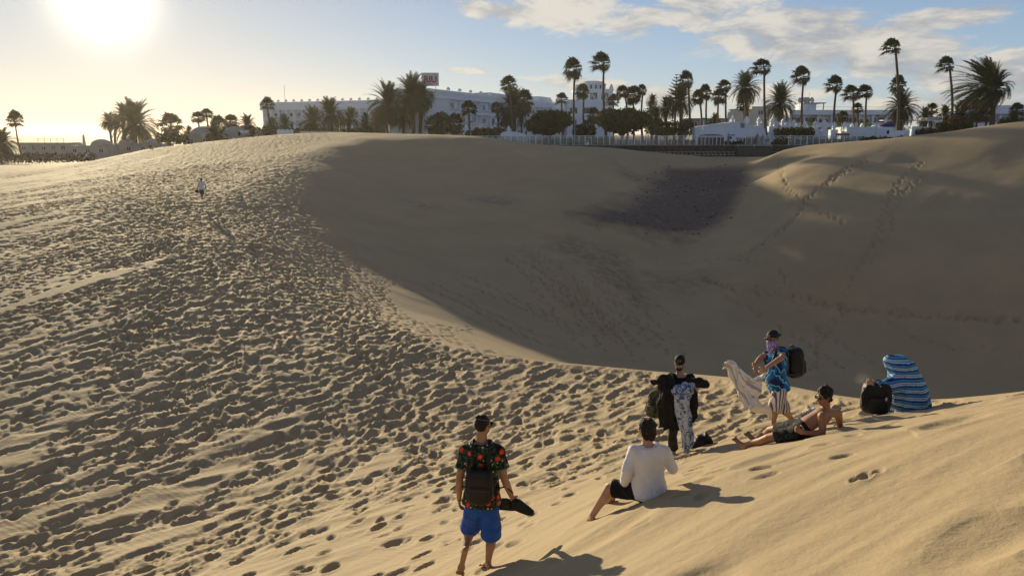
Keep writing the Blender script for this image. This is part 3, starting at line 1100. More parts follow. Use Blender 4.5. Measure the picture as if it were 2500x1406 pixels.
def fan_crown(seed, wind=0.0, n=44, lo=-38):
    rs = random.Random(seed)
    live, dead = MB(), MB()
    for i in range(n):
        azm = i * 2.39996 + rs.uniform(-.3, .3)
        e = R(lo + (92 - lo) * (i / n) ** 0.85 + rs.uniform(-8, 8))
        tgt = dead if e < R(-14) and rs.random() < 0.75 else live
        d = Vector((math.cos(azm) * math.cos(e), math.sin(azm) * math.cos(e), math.sin(e)))
        sidev = Vector((-math.sin(azm), math.cos(azm), 0))
        upv = sidev.cross(d) * -1
        if upv.z < 0:
            upv = -upv
        p0 = d * 0.06
        pl = rs.uniform(0.36, 0.52)
        p1 = d * pl + Vector((0, 0, -0.05))
        w = 0.012
        tgt.add([p0 - sidev * w, p0 + sidev * w, p1 + sidev * w, p1 - sidev * w], [(0, 1, 2, 3)])
        L = rs.uniform(0.46, 0.6)
        ns = 11
        for j in range(ns):
            a = R(-78 + 156 * j / (ns - 1)) + rs.uniform(-.06, .06)
            dd = (d * math.cos(a) + sidev * math.sin(a)).normalized()
            l = L * (0.78 + 0.22 * math.cos(a)) * rs.uniform(.85, 1.1)
            m1 = p1 + dd * l * 0.62 + upv * 0.03
            tip = p1 + dd * l + Vector((0, 0, -0.16 * rs.uniform(.4, 1.4)))
            nrm = dd.cross(upv).normalized() * 0.05
            tgt.add([p1, m1 - nrm, tip, m1 + nrm], [(0, 1, 2, 3)])
    if wind:
        live.v = warp_wind(live.v, wind)
        dead.v = warp_wind(dead.v, wind)
    a = live.mesh('crown', FANLEAF)
    b = dead.mesh('dead_skirt', DEADLEAF) if dead.v else None
    return a, b


def date_crown(seed, wind=0.0, n=78, lo=-46, np_=21):
    rs = random.Random(seed)
    live, dead = MB(), MB()
    for i in range(n):
        azm = i * 2.39996 + rs.uniform(-.25, .25)
        e0 = R(lo + (86 - lo) * (i / n) ** 0.9 + rs.uniform(-6, 6))
        tgt = dead if e0 < R(-24) and rs.random() < 0.6 else live
        h = Vector((math.cos(azm), math.sin(azm), 0))
        sidev = Vector((-math.sin(azm), math.cos(azm), 0))
        L = rs.uniform(0.9, 1.08)
        pts = []
        p = Vector((0, 0, 0))
        e = e0
        bend = rs.uniform(1.15, 1.75) * (0.35 + 0.65 * math.cos(e0))
        ns = 8
        for s in range(ns + 1):
            pts.append(p.copy())
            d = h * math.cos(e) + Vector((0, 0, math.sin(e)))
            p = p + d * (L / ns)
            e -= bend / ns * (0.6 + 0.9 * s / ns)
        for s in range(ns):
            w0, w1 = 0.014 * (1 - s / ns) + 0.003, 0.014 * (1 - (s + 1) / ns) + 0.003
            tgt.add([pts[s] - sidev * w0, pts[s] + sidev * w0, pts[s + 1] + sidev * w1, pts[s + 1] - sidev * w1], [(0, 1, 2, 3)])
        for j in range(np_):
            t_ = 0.12 + 0.86 * j / (np_ - 1)
            s = min(int(t_ * ns), ns - 1)
            q = pts[s].lerp(pts[s + 1], t_ * ns - s)
            d = (pts[s + 1] - pts[s]).normalized()
            upv = sidev.cross(d)
            if upv.z < 0:
                upv = -upv
            l = 0.29 * (0.35 + 0.65 * math.sin(math.pi * min(1, 0.18 + t_ * 0.86))) * rs.uniform(.85, 1.15)
            for sg in (-1, 1):
                dd = (d * 0.72 + sidev * sg * 0.66 + upv * 0.22).normalized()
                tip = q + dd * l + Vector((0, 0, -0.03))
                tgt.add([q - d * 0.020, q + d * 0.026, tip], [(0, 1, 2)])
    if wind:
        live.v = warp_wind(live.v, wind)
        dead.v = warp_wind(dead.v, wind)
    return live.mesh('crown', DATELEAF), (dead.mesh('dead_skirt', DEADLEAF) if dead.v else None)


FANS = [fan_crown(1), fan_crown(2, 0.12), fan_crown(3, 0.22, 46, -55), fan_crown(4, 0.30, 42, -50), fan_crown(5, 0.42, 40, -34), fan_crown(6, 0.1, 52, -70)]
DATES = [date_crown(11), date_crown(12, 0.10, 84, -52), date_crown(13, 0.06, 66, -25), date_crown(14, 0.36, 92, -44, 24)]
DATEBASE = flat('date_palm_stem', (0.14, 0.105, 0.075), 0.95, 0.25, 3.0, bump=0.08, bscale=5)


def palm(kind, var, cx, cy, r, bx, D, phrase, trunk_px=None, sq=1.0):
    """one palm: crown centre at photo (cx, cy), crown radius r px, trunk foot under bx, at distance D"""
    c = pix(cx, cy, D=D)
    bxw = pix(bx, 330, D=D)[0]
    bz = TER if (bxw > -15 and D > 150) else float(ground(bxw, D))
    if c[2] < bz + 0.6:
        c[2] = bz + 0.6
    R_ = r / 1937.0 * D * (1.42 if kind == 'F' else 1.25)
    fanp = kind == 'F'
    label = ('fan palm ' if fanp else 'feather-leaved date palm ') + phrase
    if phrase[0] == '*':
        label = phrase[1:]
    root = thing('fan_palm' if fanp else 'date_palm', label, 'palm tree', (bxw, D, bz), 0, 'fan palms by the promenade' if fanp else 'date palms by the promenade')
    H = c[2] - bz
    dxx = c[0] - bxw
    tr = (trunk_px / 1937.0 * D / 2) if trunk_px else (0.17 + 0.005 * H if fanp else 0.30 + 0.01 * H)
    rs = random.Random(int(cx * 7 + cy))
    path = []
    rad = []
    for i in range(9):
        t_ = i / 8
        path.append((dxx * (t_ ** 1.6) + (0.05 + 0.032 * H) * math.sin(t_ * 3.14) * math.sin(cx * 1.7), 0.1 * math.sin(t_ * 2 + cx), H * t_))
        f = (1.25 - 0.45 * t_ + 0.5 * max(0, 0.12 - t_) / 0.12) if fanp else (1.05 - 0.1 * t_ + (0.35 if t_ > 0.85 else 0))
        rad.append(tr * f * rs.uniform(.95, 1.05))
    path[-1] = (dxx, 0, H)
    MB().tube(path, rad, 9).build('trunk', TRUNK if fanp else DATEBASE, root, smooth=True)
    a, b = (FANS if fanp else DATES)[var]
    wind = (FANS if fanp else DATES) and var in ((2, 3, 4) if fanp else (3,))
    rz = rs.uniform(-.35, .35) if wind else rs.uniform(0, 6.28)
    sc = (R_ * rs.uniform(.88, 1.14), R_ * rs.uniform(.9, 1.1), R_ * sq * rs.uniform(.88, 1.16))
    tlx, tly = rs.uniform(-.16, .16), rs.uniform(-.2, .12)
    part('crown', a, root, loc=(dxx, 0, H), rot=(tlx, tly, rz), scale=sc)
    if b:
        part('dead_skirt', b, root, loc=(dxx, 0, H), rot=(tlx, tly, rz), scale=sc)
    return root


PALMS = [
    # kind, crown variant, crown x, y, radius, foot x, distance, what tells it apart
    ('F', 1, 36, 294, 19, 48, 240, 'alone at the far left beside the hazy bungalows'),
    ('D', 1, 6, 350, 34, 8, 225, '*low dense date palm cut off by the left edge of the photo'),
    ('D', 0, 266, 298, 22, 272, 292, 'with a thin stem, leftmost of the hazy clump below the sun'),
    ('D', 2, 284, 304, 24, 279, 288, 'second from the left in the hazy clump below the sun'),
    ('D', 0, 331, 306, 52, 332, 280, 'with the biggest crown in the hazy clump below the sun'),
    ('F', 0, 320, 263, 13, 322, 300, 'poking out above the biggest hazy date palm'),
    ('D', 2, 302, 286, 27, 304, 296, 'half hidden behind the biggest hazy date palm'),
    ('F', 5, 417, 306, 25, 416, 260, 'shaggy and squat, right of the hazy clump'),
    ('D', 0, 461, 322, 13, 461, 196, '*tiny date palm behind the man on the skyline'),
    ('F', 0, 484, 288, 15, 489, 205, 'left one of the pair left of the hotel'),
    ('F', 0, 504, 279, 13, 506, 212, 'right one of the pair left of the hotel'),
    ('F', 5, 535, 305, 18, 535, 198, 'shaggy, between the pair and the round twin'),
    ('F', 5, 563, 298, 17, 563, 198, 'shaggy, just left of the spiky date palm near the hotel'),
    ('D', 2, 524, 330, 30, 524, 176, '*low spreading date palm in front of the arched white roofs'),
    ('D', 0, 604, 306, 24, 604, 196, 'spiky, between the shaggy palms and the hotel corner'),
    ('D', 2, 616, 334, 21, 616, 178, '*low date palm beside the person sitting on the crest'),
    ('F', 1, 651, 255, 17, 658, 196, 'tall and slim just left of the hotel corner'),
    ('D', 2, 664, 308, 20, 664, 205, 'at the foot of the slim palm by the hotel corner'),
    ('D', 2, 697, 304, 20, 697, 200, 'low, in front of the left end of the hotel'),
    ('D', 0, 762, 303, 33, 762, 196, 'wide and low, second along the hotel front'),
    ('D', 0, 808, 281, 35, 811, 190, 'tall, upright, third along the hotel front'),
    ('D', 2, 853, 292, 24, 853, 198, 'fourth along the hotel front'),
    ('D', 2, 893, 306, 24, 893, 188, 'low, fifth along the hotel front'),
    ('D', 0, 923, 298, 27, 923, 192, 'under the big dark pair before the hotel'),
    ('D', 1, 946, 258, 47, 950, 178, 'large and dark, left of the big pair before the hotel'),
    ('D', 1, 1003, 234, 48, 1007, 172, 'tallest of the big pair before the hotel, under the roof sign'),
    ('D', 1, 1029, 236, 34, 1021, 180, 'overlapping the hotel wall under the roof sign'),
    ('D', 2, 985, 293, 25, 985, 184, 'small, between the trunks of the big pair'),
    ('F', 5, 1058, 305, 22, 1058, 170, '*bushy fan palm, leftmost of three below the blank hotel wall'),
    ('F', 5, 1080, 301, 24, 1080, 166, '*bushy fan palm, middle of three below the blank hotel wall'),
    ('F', 5, 1108, 301, 23, 1108, 168, '*bushy fan palm, rightmost of three below the blank hotel wall'),
    ('F', 0, 1144, 266, 17, 1147, 168, 'small, in front of the first hotel balconies'),
    ('F', 0, 1213, 264, 15, 1214, 182, 'small, in front of the fourth hotel balcony'),
    ('F', 1, 1242, 207, 19, 1252, 165, 'tall, standing before the hotel balconies'),
    ('D', 0, 1250, 262, 38, 1254, 170, 'with arching fronds round the tall palm before the balconies'),
    ('F', 5, 1278, 246, 23, 1276, 176, 'shaggy with brown skirt right of the tall balcony palm'),
    ('D', 2, 1238, 302, 28, 1238, 172, 'low and greyish behind the glass fence end'),
    ('F', 2, 1404, 169, 25, 1405, 168, 'very tall, left of the hotel tower'),
    ('F', 3, 1474, 155, 22, 1482, 170, 'very tall, in front of the right side of the tower'),
    ('F', 2, 1426, 225, 16, 1429, 185, 'medium, before the tower between the two very tall ones'),
    ('F', 0, 1371, 243, 14, 1375, 190, 'small, left of the tower above the round tree'),
    ('F', 5, 1449, 281, 15, 1449, 180, 'low, between the two big round trees'),
    ('F', 1, 1497, 247, 13, 1497, 195, 'small, peeping over the right round tree'),
    ('F', 2, 1524, 225, 15, 1531, 180, 'left one of the three above the right round tree'),
    ('F', 5, 1548, 231, 18, 1550, 182, 'middle one of the three above the right round tree'),
    ('F', 2, 1570, 221, 13, 1570, 186, 'right one of the three above the right round tree'),
    ('D', 0, 1592, 247, 14, 1594, 195, 'small, just right of the right round tree'),
    ('D', 1, 1602, 288, 25, 1602, 172, 'low, right of the right round tree'),
    ('D', 0, 1626, 264, 26, 1627, 178, 'left neighbour of the broad one under the pine'),
    ('D', 0, 1660, 248, 37, 1660, 175, 'broad, under the tall pine spire'),
    ('F', 3, 1680, 197, 20, 1687, 176, 'tall, right beside the pine spire'),
    ('F', 2, 1708, 239, 16, 1711, 180, 'brown-skirted, first of the row left of the club roof'),
    ('F', 2, 1725, 227, 16, 1729, 184, 'second of the row left of the club roof'),
    ('F', 5, 1754, 236, 19, 1754, 178, 'rusty and shaggy, third of the row over the club roof'),
    ('F', 3, 1773, 212, 17, 1778, 184, 'fourth and tallest of the row over the club roof'),
    ('D', 0, 1820, 216, 35, 1820, 176, 'tall, above the white chimneys of the club'),
    ('F', 0, 1815, 256, 16, 1816, 186, 'small, under the tall date palm over the club'),
    ('D', 2, 1746, 296, 17, 1746, 182, '*small date palm peeping over the sloping club roof'),
    ('F', 3, 1866, 166, 21, 1873, 164, 'very tall, rising from the right end of the club'),
    ('D', 0, 1904, 253, 37, 1905, 172, 'broad, right of the club under the small pine'),
    ('F', 3, 1962, 187, 22, 1961, 172, 'tall, left of the satellite dishes'),
    ('F', 3, 2043, 209, 19, 2040, 162, 'tall, before the middle of the green balcony hotel'),
    ('F', 3, 2083, 229, 18, 2086, 170, 'left of two neighbours before the green balconies'),
    ('F', 3, 2117, 226, 18, 2117, 170, 'right of two neighbours before the green balconies'),
    ('F', 0, 2093, 266, 12, 2094, 175, 'tiny, between the two before the green balconies'),
    ('F', 5, 2057, 284, 13, 2057, 178, 'tiny, low before the green balcony hotel'),
    ('F', 4, 2186, 118, 22, 2191, 162, 'tallest of all, crown blown left by the wind'),
    ('F', 2, 2196, 208, 18, 2200, 174, 'behind the trunk of the tallest palm'),
    ('D', 0, 2202, 265, 42, 2202, 168, 'broad, round the trunk of the tallest palm'),
    ('F', 4, 2318, 161, 21, 2318, 160, 'tall and bent, second from the right edge'),
    ('D', 3, 2425, 218, 62, 2417, 128, 'big and windswept on the dune at the right'),
    ('F', 0, 2275, 268, 14, 2275, 178, 'small, left of the bent tall palm'),
    ('D', 0, 2258, 287, 22, 2259, 172, 'low, right of the white terraces'),
    ('D', 2, 2308, 278, 20, 2309, 170, 'small, behind the stem of the bent tall palm'),
    ('D', 1, 2344, 284, 35, 2344, 165, 'broad and yellowish right of the bent tall palm'),
    ('F', 5, 2384, 268, 22, 2382, 170, 'shaggy, left of the windswept palm trunk'),
    ('F', 5, 2409, 282, 14, 2408, 160, 'small and brown, touching the windswept palm trunk'),
    ('F', 0, 2483, 270, 16, 2483, 150, 'upper one at the right edge of the photo'),
    ('D', 2, 2476, 293, 18, 2476, 146, 'low one at the right edge of the photo'),
]
for a in PALMS:
    palm(*a)


def tree(name, label, cx, cy, rx, ry, D, n, mat, seed, size=0.34, cat='tree'):
    """a broad tree: trunk, limbs and a lumpy crown given by its photo outline"""
    c = pix(cx, cy, D=D)
    k = D / 1937.0
    bz = TER if c[0] > -15 else float(ground(c[0], D))
    root = thing(name, label, cat, (c[0], D, bz))
    H = c[2] - bz
    rs = random.Random(seed)
    m = MB()
    m.tube([(0, 0, -0.05), (0.1, 0, H * .35), (0, 0.1, H * .8)], [0.32, 0.25, 0.15], 8)
    for i in range(6):
        a = i * 1.05 + rs.uniform(-.3, .3)
        m.tube([(0.05, 0, H * .35), (math.cos(a) * rx * k * .4, math.sin(a) * rx * k * .4, H * .75), (math.cos(a) * rx * k * .75, math.sin(a) * rx * k * .75, H * rs.uniform(.9, 1.15))], [0.16, 0.1, 0.04], 6)
    m.build('trunk', BARK, root, smooth=True)
    bl = [(0, 0, H, rx * k * .80, rx * k * .75, ry * k * .80)]
    for i in range(13):
        a = i * 2.4
        e = rs.uniform(-.55, .95)
        bl.append((math.cos(a) * math.cos(e) * rx * k * .66, math.sin(a) * math.cos(e) * rx * k * .62, H + math.sin(e) * ry * k * .62, rx * k * rs.uniform(.25, .42), rx * k * rs.uniform(.25, .42), ry * k * rs.uniform(.28, .45)))
    part('crown', leafcloud(bl, n, size, seed, mat), root)
    return root


tree('round_tree', 'big dark round tree behind the fence, left of the two', 1340, 300, 62, 36, 162, 5200, BUSHLEAF, 21)
tree('round_tree', 'big dark round tree behind the fence, right of the two', 1519, 296, 70, 38, 162, 6000, BUSHLEAF, 22)


def shrub(name, label, x0, x1, y0, y1, D, n, mat, seed, size=0.26, depth=1.6, base=None, cat='shrub'):
    """a hedge or bush filling the photo outline x0..x1, y0..y1 at distance D"""
    a = pix(x0, y0, D=D)
    b = pix(x1, y1, D=D)
    cx, w, h = (a[0] + b[0]) / 2, b[0] - a[0], a[2] - b[2]
    bz = base if base is not None else (TER if cx > -15 and D > 150 else float(ground(cx, D)))
    zc = b[2] - bz
    root = thing(name, label, cat, (cx, D, bz))
    rs = random.Random(seed)
    nb = max(4, int(w / max(h, .5) * 3.2))
    bl = []
    st = MB()
    for i in range(nb):
        x = -w / 2 + w * (i + .5) / nb + rs.uniform(-.1, .1) * w / nb
        hh = h * rs.uniform(.40, .56)
        bl.append((x, rs.uniform(-.3, .3) * depth, zc + h * .46 + rs.uniform(-.06, .04) * h, max(w / nb * .75, h * .3), depth * .6, hh))
        st.tube([(x, 0, -0.02), (x + rs.uniform(-.2, .2), 0, zc + h * .6)], [0.05, 0.02], 5)
    st.build('stem', BARK, root)
    part('foliage', leafcloud(bl, n, size, seed, mat), root)
    return root


shrub('hedge', 'long low brown hedge in front of the hazy bungalows', -30, 235, 371, 398, 205, 2200, BOUGAIN, 31, 0.3, 2.5, cat='hedge')
shrub('bush', 'hazy bush right of the shaggy squat palm', 385, 455, 322, 352, 186, 1200, BUSHLEAF, 32)
shrub('bush', 'dark hedge behind the person sitting on the crest', 575, 640, 307, 332, 196, 1000, BUSHLEAF, 33)
shrub('bush', 'dark bush at the left corner of the hotel', 642, 676, 306, 336, 190, 900, BUSHLEAF, 34)
shrub('bush', 'dark planting under the palms along the hotel front', 700, 940, 312, 330, 192, 2600, BUSHLEAF, 35)
shrub('hedge', 'tall grassy hedge in front of the hotel balconies', 1160, 1228, 312, 335, 165, 1300, BUSHLEAF2, 36, 0.3, cat='hedge')
shrub('bush', 'small bush by the end of the glass fence', 1138, 1162, 318, 334, 163, 300, BUSHLEAF, 37)
shrub('bush', 'dark bush between the two round trees', 1402, 1452, 300, 335, 165, 1200, BUSHLEAF, 38)
shrub('bush', 'brown-violet bush left of the club', 1634, 1690, 290, 332, 164, 1500, BOUGAIN, 39)
shrub('bush', 'light green bush left of the brown-violet bush', 1600, 1642, 308, 332, 162, 800, BUSHLEAF2, 40)
shrub('bush', 'dark planting under the palms right of the right round tree', 1578, 1640, 296, 330, 168, 1000, BUSHLEAF, 41)
shrub('bush', 'low shrub in the glass fence, left of the lamp post', 1322, 1400, 338, 353, 153.2, 700, BUSHLEAF, 42)
shrub('bush', 'low shrub in the glass fence, right of the lamp post', 1408, 1495, 336, 354, 153.4, 800, BUSHLEAF, 43)
shrub('bush', 'low shrub in the glass fence beside the club doors', 1636, 1694, 341, 354, 153.2, 500, BUSHLEAF, 44)
shrub('bush', 'rounded bush covering the middle of the club lettering', 1818, 1846, 336, 354, 153.6, 600, BUSHLEAF, 45)
shrub('bush', 'dark low planting left of the covered club lettering', 1772, 1818, 344, 355, 153.4, 400, BUSHLEAF, 46)
shrub('bush', 'yellowish hedge above the fence right of the club', 1893, 1986, 311, 334, 160, 1700, BUSHLEAF2, 47)
shrub('bush', 'dark hedge inside the right part of the glass fence', 1888, 2084, 338, 356, 153.0, 2000, BUSHLEAF, 48)
shrub('bush', 'long dark hedge at the foot of the white terrace', 2098, 2234, 332, 356, 152.4, 2000, BUSHLEAF, 49)
shrub('bush', 'purple-dark shrub on the white terrace steps', 2240, 2280, 312, 332, 154.0, 600, BOUGAIN, 50)
shrub('bush', 'green and red shrub left of the windswept palm', 2290, 2370, 296, 330, 140, 1500, BUSHLEAF2, 51)
shrub('bush', 'red-leaved shrub below the broad yellowish palm', 2316, 2356, 288, 306, 142, 600, REDLEAF, 52)
shrub('bush', 'ragged bush at the far right behind the dune', 2442, 2500, 292, 306, 142, 500, BUSHLEAF, 53)
shrub('bush', 'planting behind the right round tree', 1575, 1600, 255, 300, 186, 400, BUSHLEAF, 54)


def pine(label, cx, top, bot, half, D, seed):
    a = pix(cx, top, D=D)
    k = D / 1937.0
    root = thing('pine_tree', label, 'pine tree', (a[0], D, TER))
    H = a[2] - TER
    MB().tube([(0, 0, 0), (0.05, 0, H * .5), (0, 0, H)], [0.3, 0.2, 0.04], 8).build('trunk', BARK, root, smooth=True)
    zb = pix(cx, bot, D=D)[2] - TER
    rs = random.Random(seed)
    m = MB()
    tiers = 11
    for i in range(tiers):
        f = i / (tiers - 1)
        z = zb + (H - zb) * (f ** 0.9)
        L = half * k * (1.02 - f) ** 0.8 + 0.25
        for j in range(6):
            an = j * 1.047 + i * .5 + rs.uniform(-.15, .15)
            h = Vector((math.cos(an), math.sin(an), 0))
            s = Vector((-math.sin(an), math.cos(an), 0))
            for q in range(7):
                t_ = q / 7
                p = Vector((0, 0, z)) + h * L * t_ + Vector((0, 0, L * 0.42 * t_ ** 1.8))
                p2 = Vector((0, 0, z)) + h * L * (t_ + .16) + Vector((0, 0, L * 0.42 * (t_ + .16) ** 1.8))
                w = 0.07 + 0.05 * L * (1 - t_)
                m.add([p - s * w, p + s * w, p2 + s * w * .8, p2 - s * w * .8], [(0, 1, 2, 3)])
                m.add([p + Vector((0, 0, -w)), p + Vector((0, 0, w)), p2 + Vector((0, 0, w * .8)), p2 - Vector((0, 0, w * .8))], [(0, 1, 2, 3)])
    m.build('crown', PINELEAF, root)


pine('tall tiered pine spire among the palms left of the club', 1652, 184, 270, 27, 180, 5)
pine('small pine top above the broad palm right of the club', 1910, 197, 250, 14, 182, 6)

# ================================================================ buildings
def text_mesh(s, size, depth, mat, bold=0.0, name='lettering'):
    cu = bpy.data.curves.new(name, 'FONT')
    cu.body = s
    cu.size = size
    cu.extrude = depth
    cu.offset = bold
    cu.align_x = 'CENTER'
    cu.align_y = 'CENTER'
    tmp = bpy.data.objects.new('tmp_text', cu)
    COL.objects.link(tmp)
    dg = bpy.context.evaluated_depsgraph_get()
    me = bpy.data.meshes.new_from_object(tmp.evaluated_get(dg))
    me.name = name
    bpy.data.objects.remove(tmp)
    bpy.data.curves.remove(cu)
    me.materials.clear()
    me.materials.append(mat)
    return me


def window_mesh(w, h, frame=0.09, mull=1, mat=None):
    """pane and frame meshes of one window, in x-z, front towards -y"""
    f = MB()
    f.box((0, 0, h / 2 - frame / 2), (w, 0.10, frame)).box((0, 0, -h / 2 + frame / 2), (w, 0.10, frame))
    f.box((-w / 2 + frame / 2, 0.001, 0), (frame, 0.10, h - 2 * frame)).box((w / 2 - frame / 2, 0.001, 0), (frame, 0.10, h - 2 * frame))
    for i in range(mull):
        f.box((-w / 2 + w * (i + 1) / (mull + 1), 0.001, 0), (frame * .8, 0.09, h - 2 * frame))
    p = MB().box((0, 0.02, 0), (w - frame, 0.03, h - frame))
    return f.mesh('window', FRAME), p.mesh('pane', mat or PANE)


def put_window(root, wm, loc, rz=0.0):
    o = part('window', wm[0], root, loc=loc, rot=(0, 0, rz))
    part('pane', wm[1], o)
    return o


# ---- the big white hotel
HO = (-19.6, 182.0, -4.2)
hotel = thing('hotel', 'long white four-storey hotel with balconies and a square tower', 'hotel', HO)
RW = math.atan2(0.93, 0.365)              # right wing runs away to the right
ZT = 10.0 - HO[2]                         # roof level
ZB = TER - HO[2]


def along(s, d=0.0, z=0.0, rz=RW):
    """point s metres along a wing, d metres back from its front"""
    return (math.cos(rz) * s - math.sin(rz) * d, math.sin(rz) * s + math.cos(rz) * d, z)


class Wing:
    def __init__(self, root, org, rz, length, depth, zb, zt):
        self.r, self.o, self.rz, self.L, self.D, self.zb, self.zt = root, Vector(org), rz, length, depth, zb, zt

    def at(self, s, d, z):
        return self.o + Vector(along(s, d, z, self.rz))

    def put(self, name, mb, mat):
        return mb.build(name, mat, self.r, loc=self.o, rot=(0, 0, self.rz))

    def facade(self, s0, n, bay, floors, blank, rails, knob=1, wins=None, pierw=0.7, rec=1.5, parapet=2.0):
        L, zt = self.L, self.zt
        top = zt - parapet
        self.put('wall', MB().box((L / 2, self.D / 2 + rec, (self.zb + zt - 0.3) / 2), (L, self.D, zt - 0.3 - self.zb)), WHITE)
        self.put('roof', MB().box((L / 2, self.D / 2 + rec, zt - 0.25), (L - .4, self.D - .4, 0.14)), GREYR)
        self.put('parapet', MB().box((L / 2, rec / 2 - .001, zt - parapet / 2), (L, rec + .02, parapet)), WHITE)
        self.put('cornice', MB().box((L / 2, -.10, top + .12), (L + .1, .22, .26)).box((L / 2, -.07, zt - .55), (L + .1, .16, .16)), WHITE2)
        if blank > 0:
            self.put('blank_wall', MB().box((blank / 2 - .1, rec / 2, (self.zb + top) / 2), (blank, rec, top - self.zb - .002)), WHITE)
        pm = MB().box((0, rec / 2, (self.zb + top) / 2), (pierw, rec - .01, top - self.zb - .004)).mesh('pier', WHITE)
        km = MB().box((0, .25, .35), (.75, .6, .45)).box((0, .25, .62), (.5, .4, .14)).lathe([(.24, .68), (.20, .76), (.10, .83), (.01, .86)], 8, (0, .25, 0)).mesh('finial', WHITE)
        sm = MB().box((0, rec / 2 - .06, 0), (n * bay + .2, rec + .02, .42)).mesh('floor_slab', WHITE2)
        for zf in floors[:-1]:
            part('floor_slab', sm, self.r, loc=self.at(s0 + n * bay / 2, 0, zf), rot=(0, 0, self.rz))
        for i in range(n + 1):
            part('pier', pm, self.r, loc=self.at(s0 + i * bay, 0, 0), rot=(0, 0, self.rz))
            if i % knob == 0:
                part('finial', km, self.r, loc=self.at(s0 + i * bay, 0, zt - .002), rot=(0, 0, self.rz))
        for fi in range(len(floors) - 1):
            zf = floors[fi]
            for i in range(n):
                s = s0 + (i + .5) * bay
                put_window(self.r, wins[(i + fi) % len(wins)], self.at(s - bay * .14, rec - .07, zf + .21 + 1.12), self.rz)
                part(rails[fi].name.split('.')[0], rails[fi], self.r, loc=self.at(s, 0, zf + .21), rot=(0, 0, self.rz))


def balustrade(w, glass=False):
    m = MB()
    if glass:
        m.box((0, .12, .5), (w, .03, .95))
        return m.mesh('glass_rail', RAILGLASS)
    m.box((0, .12, .92), (w, .22, .13)).box((0, .12, .08), (w, .22, .15))
    k = int(w / .42)
    for i in range(k + 1):
        m.box((-w / 2 + .1 + (w - .2) * i / k, .12, .5), (.16, .15, .70))
    return m.mesh('balustrade', WHITE2)


W1 = [window_mesh(3.9, 2.25, .1, 3), window_mesh(3.9, 2.25, .1, 3, CURTAIN), window_mesh(3.2, 2.25, .1, 2)]
wing = Wing(hotel, (0, 0, 0), RW, 118.0, 9.0, ZB - 1.5, ZT)
fl = [ZT - 2.0 - 3.25 * k for k in (3, 2, 1, 0)]
wing.facade(12.2, 16, 6.5, fl, 12.0, [balustrade(5.7), balustrade(5.7, True), balustrade(5.7)], 1, W1, .6, .75)
# left wing, seen nearly face on
LW0 = Vector((-86.5 - HO[0], 274 - HO[1], 0))
LWA = math.atan2(-31, 62)
wing2 = Wing(hotel, LW0, LWA, 71.0, 13.0, -2.0, ZT + .2)
fl2 = [ZT + .2 - 2.6 - 3.3 * k for k in (3, 2, 1, 0)]
wing2.facade(1.4, 20, 3.4, fl2, 0.0, [balustrade(2.8), balustrade(2.8), balustrade(2.8)], 1,
             [window_mesh(1.2, 2.0, .08, 1, CURTAIN), window_mesh(1.2, 2.0, .08, 1)], .6, 1.2, 2.6)
# set-back roof rooms, end block and tower
wing.put('roof_room', MB().box((60, 7, ZT + .55), (24, 5, 1.5)), WHITE)
wing.put('roof_room', MB().box((92, 6, ZT + .8), (12, 6, 2.0)), WHITE)
blk = Vector(pix(1430, 300, D=252)) - Vector(HO)
bw_ = 11.8
MB().box((blk.x, blk.y + 6, (ZT + ZB - 1) / 2 + .15), (bw_, 12, ZT - ZB + 1.3)).build('end_block', WHITE, hotel)
for zz in (ZT - 1.6, ZT - 5.0, ZT - 8.6):
    MB().box((blk.x, blk.y - .06, zz), (bw_ + .16, .3, .3)).build('string_course', WHITE2, hotel)
wa, wb = window_mesh(4.0, 1.9, .1, 4), window_mesh(1.5, 1.5, .1, 1)
put_window(hotel, wa, (blk.x + 1.2, blk.y - .04, ZT - 3.1))
put_window(hotel, window_mesh(2.4, 1.9, .1, 2), (blk.x - 3.9, blk.y - .04, ZT - 3.1))
for xx in (-3.6, .2, 3.4):
    put_window(hotel, wb, (blk.x + xx, blk.y - .04, ZT - 6.6))
tw = Vector(pix(1449, 300, D=288)) - Vector(HO)
tz = pix(1449, 218, D=288)[2] - HO[2]
tz2 = pix(1449, 205, D=288)[2] - HO[2]
tz3 = pix(1449, 196.5, D=288)[2] - HO[2]
TWS = 13.6
MB().box((tw.x, tw.y + TWS / 2, (tz + ZB) / 2), (TWS, TWS, tz - ZB)).build('tower', WHITE, hotel)
MB().box((tw.x, tw.y + TWS / 2 - .05, tz - .25), (TWS + .5, TWS + .5, .5)).box((tw.x, tw.y + TWS / 2 - .05, tz - 7.2), (TWS + .4, TWS + .4, .4)).build('tower_cornice', WHITE2, hotel)
for sx in (-1, 1):
    MB().lathe([(.7, 0), (.7, .7), (.5, 1.0), (.5, 1.3), (.2, 1.7), (.02, 1.8)], 8, (tw.x + sx * (TWS / 2 - .6), tw.y + .6, tz)).build('finial', WHITE, hotel)
lan = MB()
lan.lathe([(4.9, tz), (4.9, tz2)], 8, (tw.x, tw.y + TWS / 2, 0))
lan.build('lantern', WHITE, hotel)
MB().lathe([(5.3, tz2), (5.3, tz2 + .15), (3.3, tz3), (3.0, tz3 + .05)], 8, (tw.x, tw.y + TWS / 2, 0)).build('tower_roof', WHITE2, hotel)
om = MB().box((0, 0, 0), (.62, .1, 1.35)).mesh('opening', PANE)
for i in range(16):
    a = math.pi / 8 + math.pi * 2 * (i // 2) / 8
    cxx, cyy = tw.x + math.cos(a) * 4.53, tw.y + TWS / 2 + math.sin(a) * 4.53
    t_ = (-1 if i % 2 else 1) * .9
    part('opening', om, hotel, loc=(cxx - math.sin(a) * t_, cyy + math.cos(a) * t_, (tz + tz2) / 2), rot=(0, 0, a + math.pi / 2))
lr = random.Random(9)
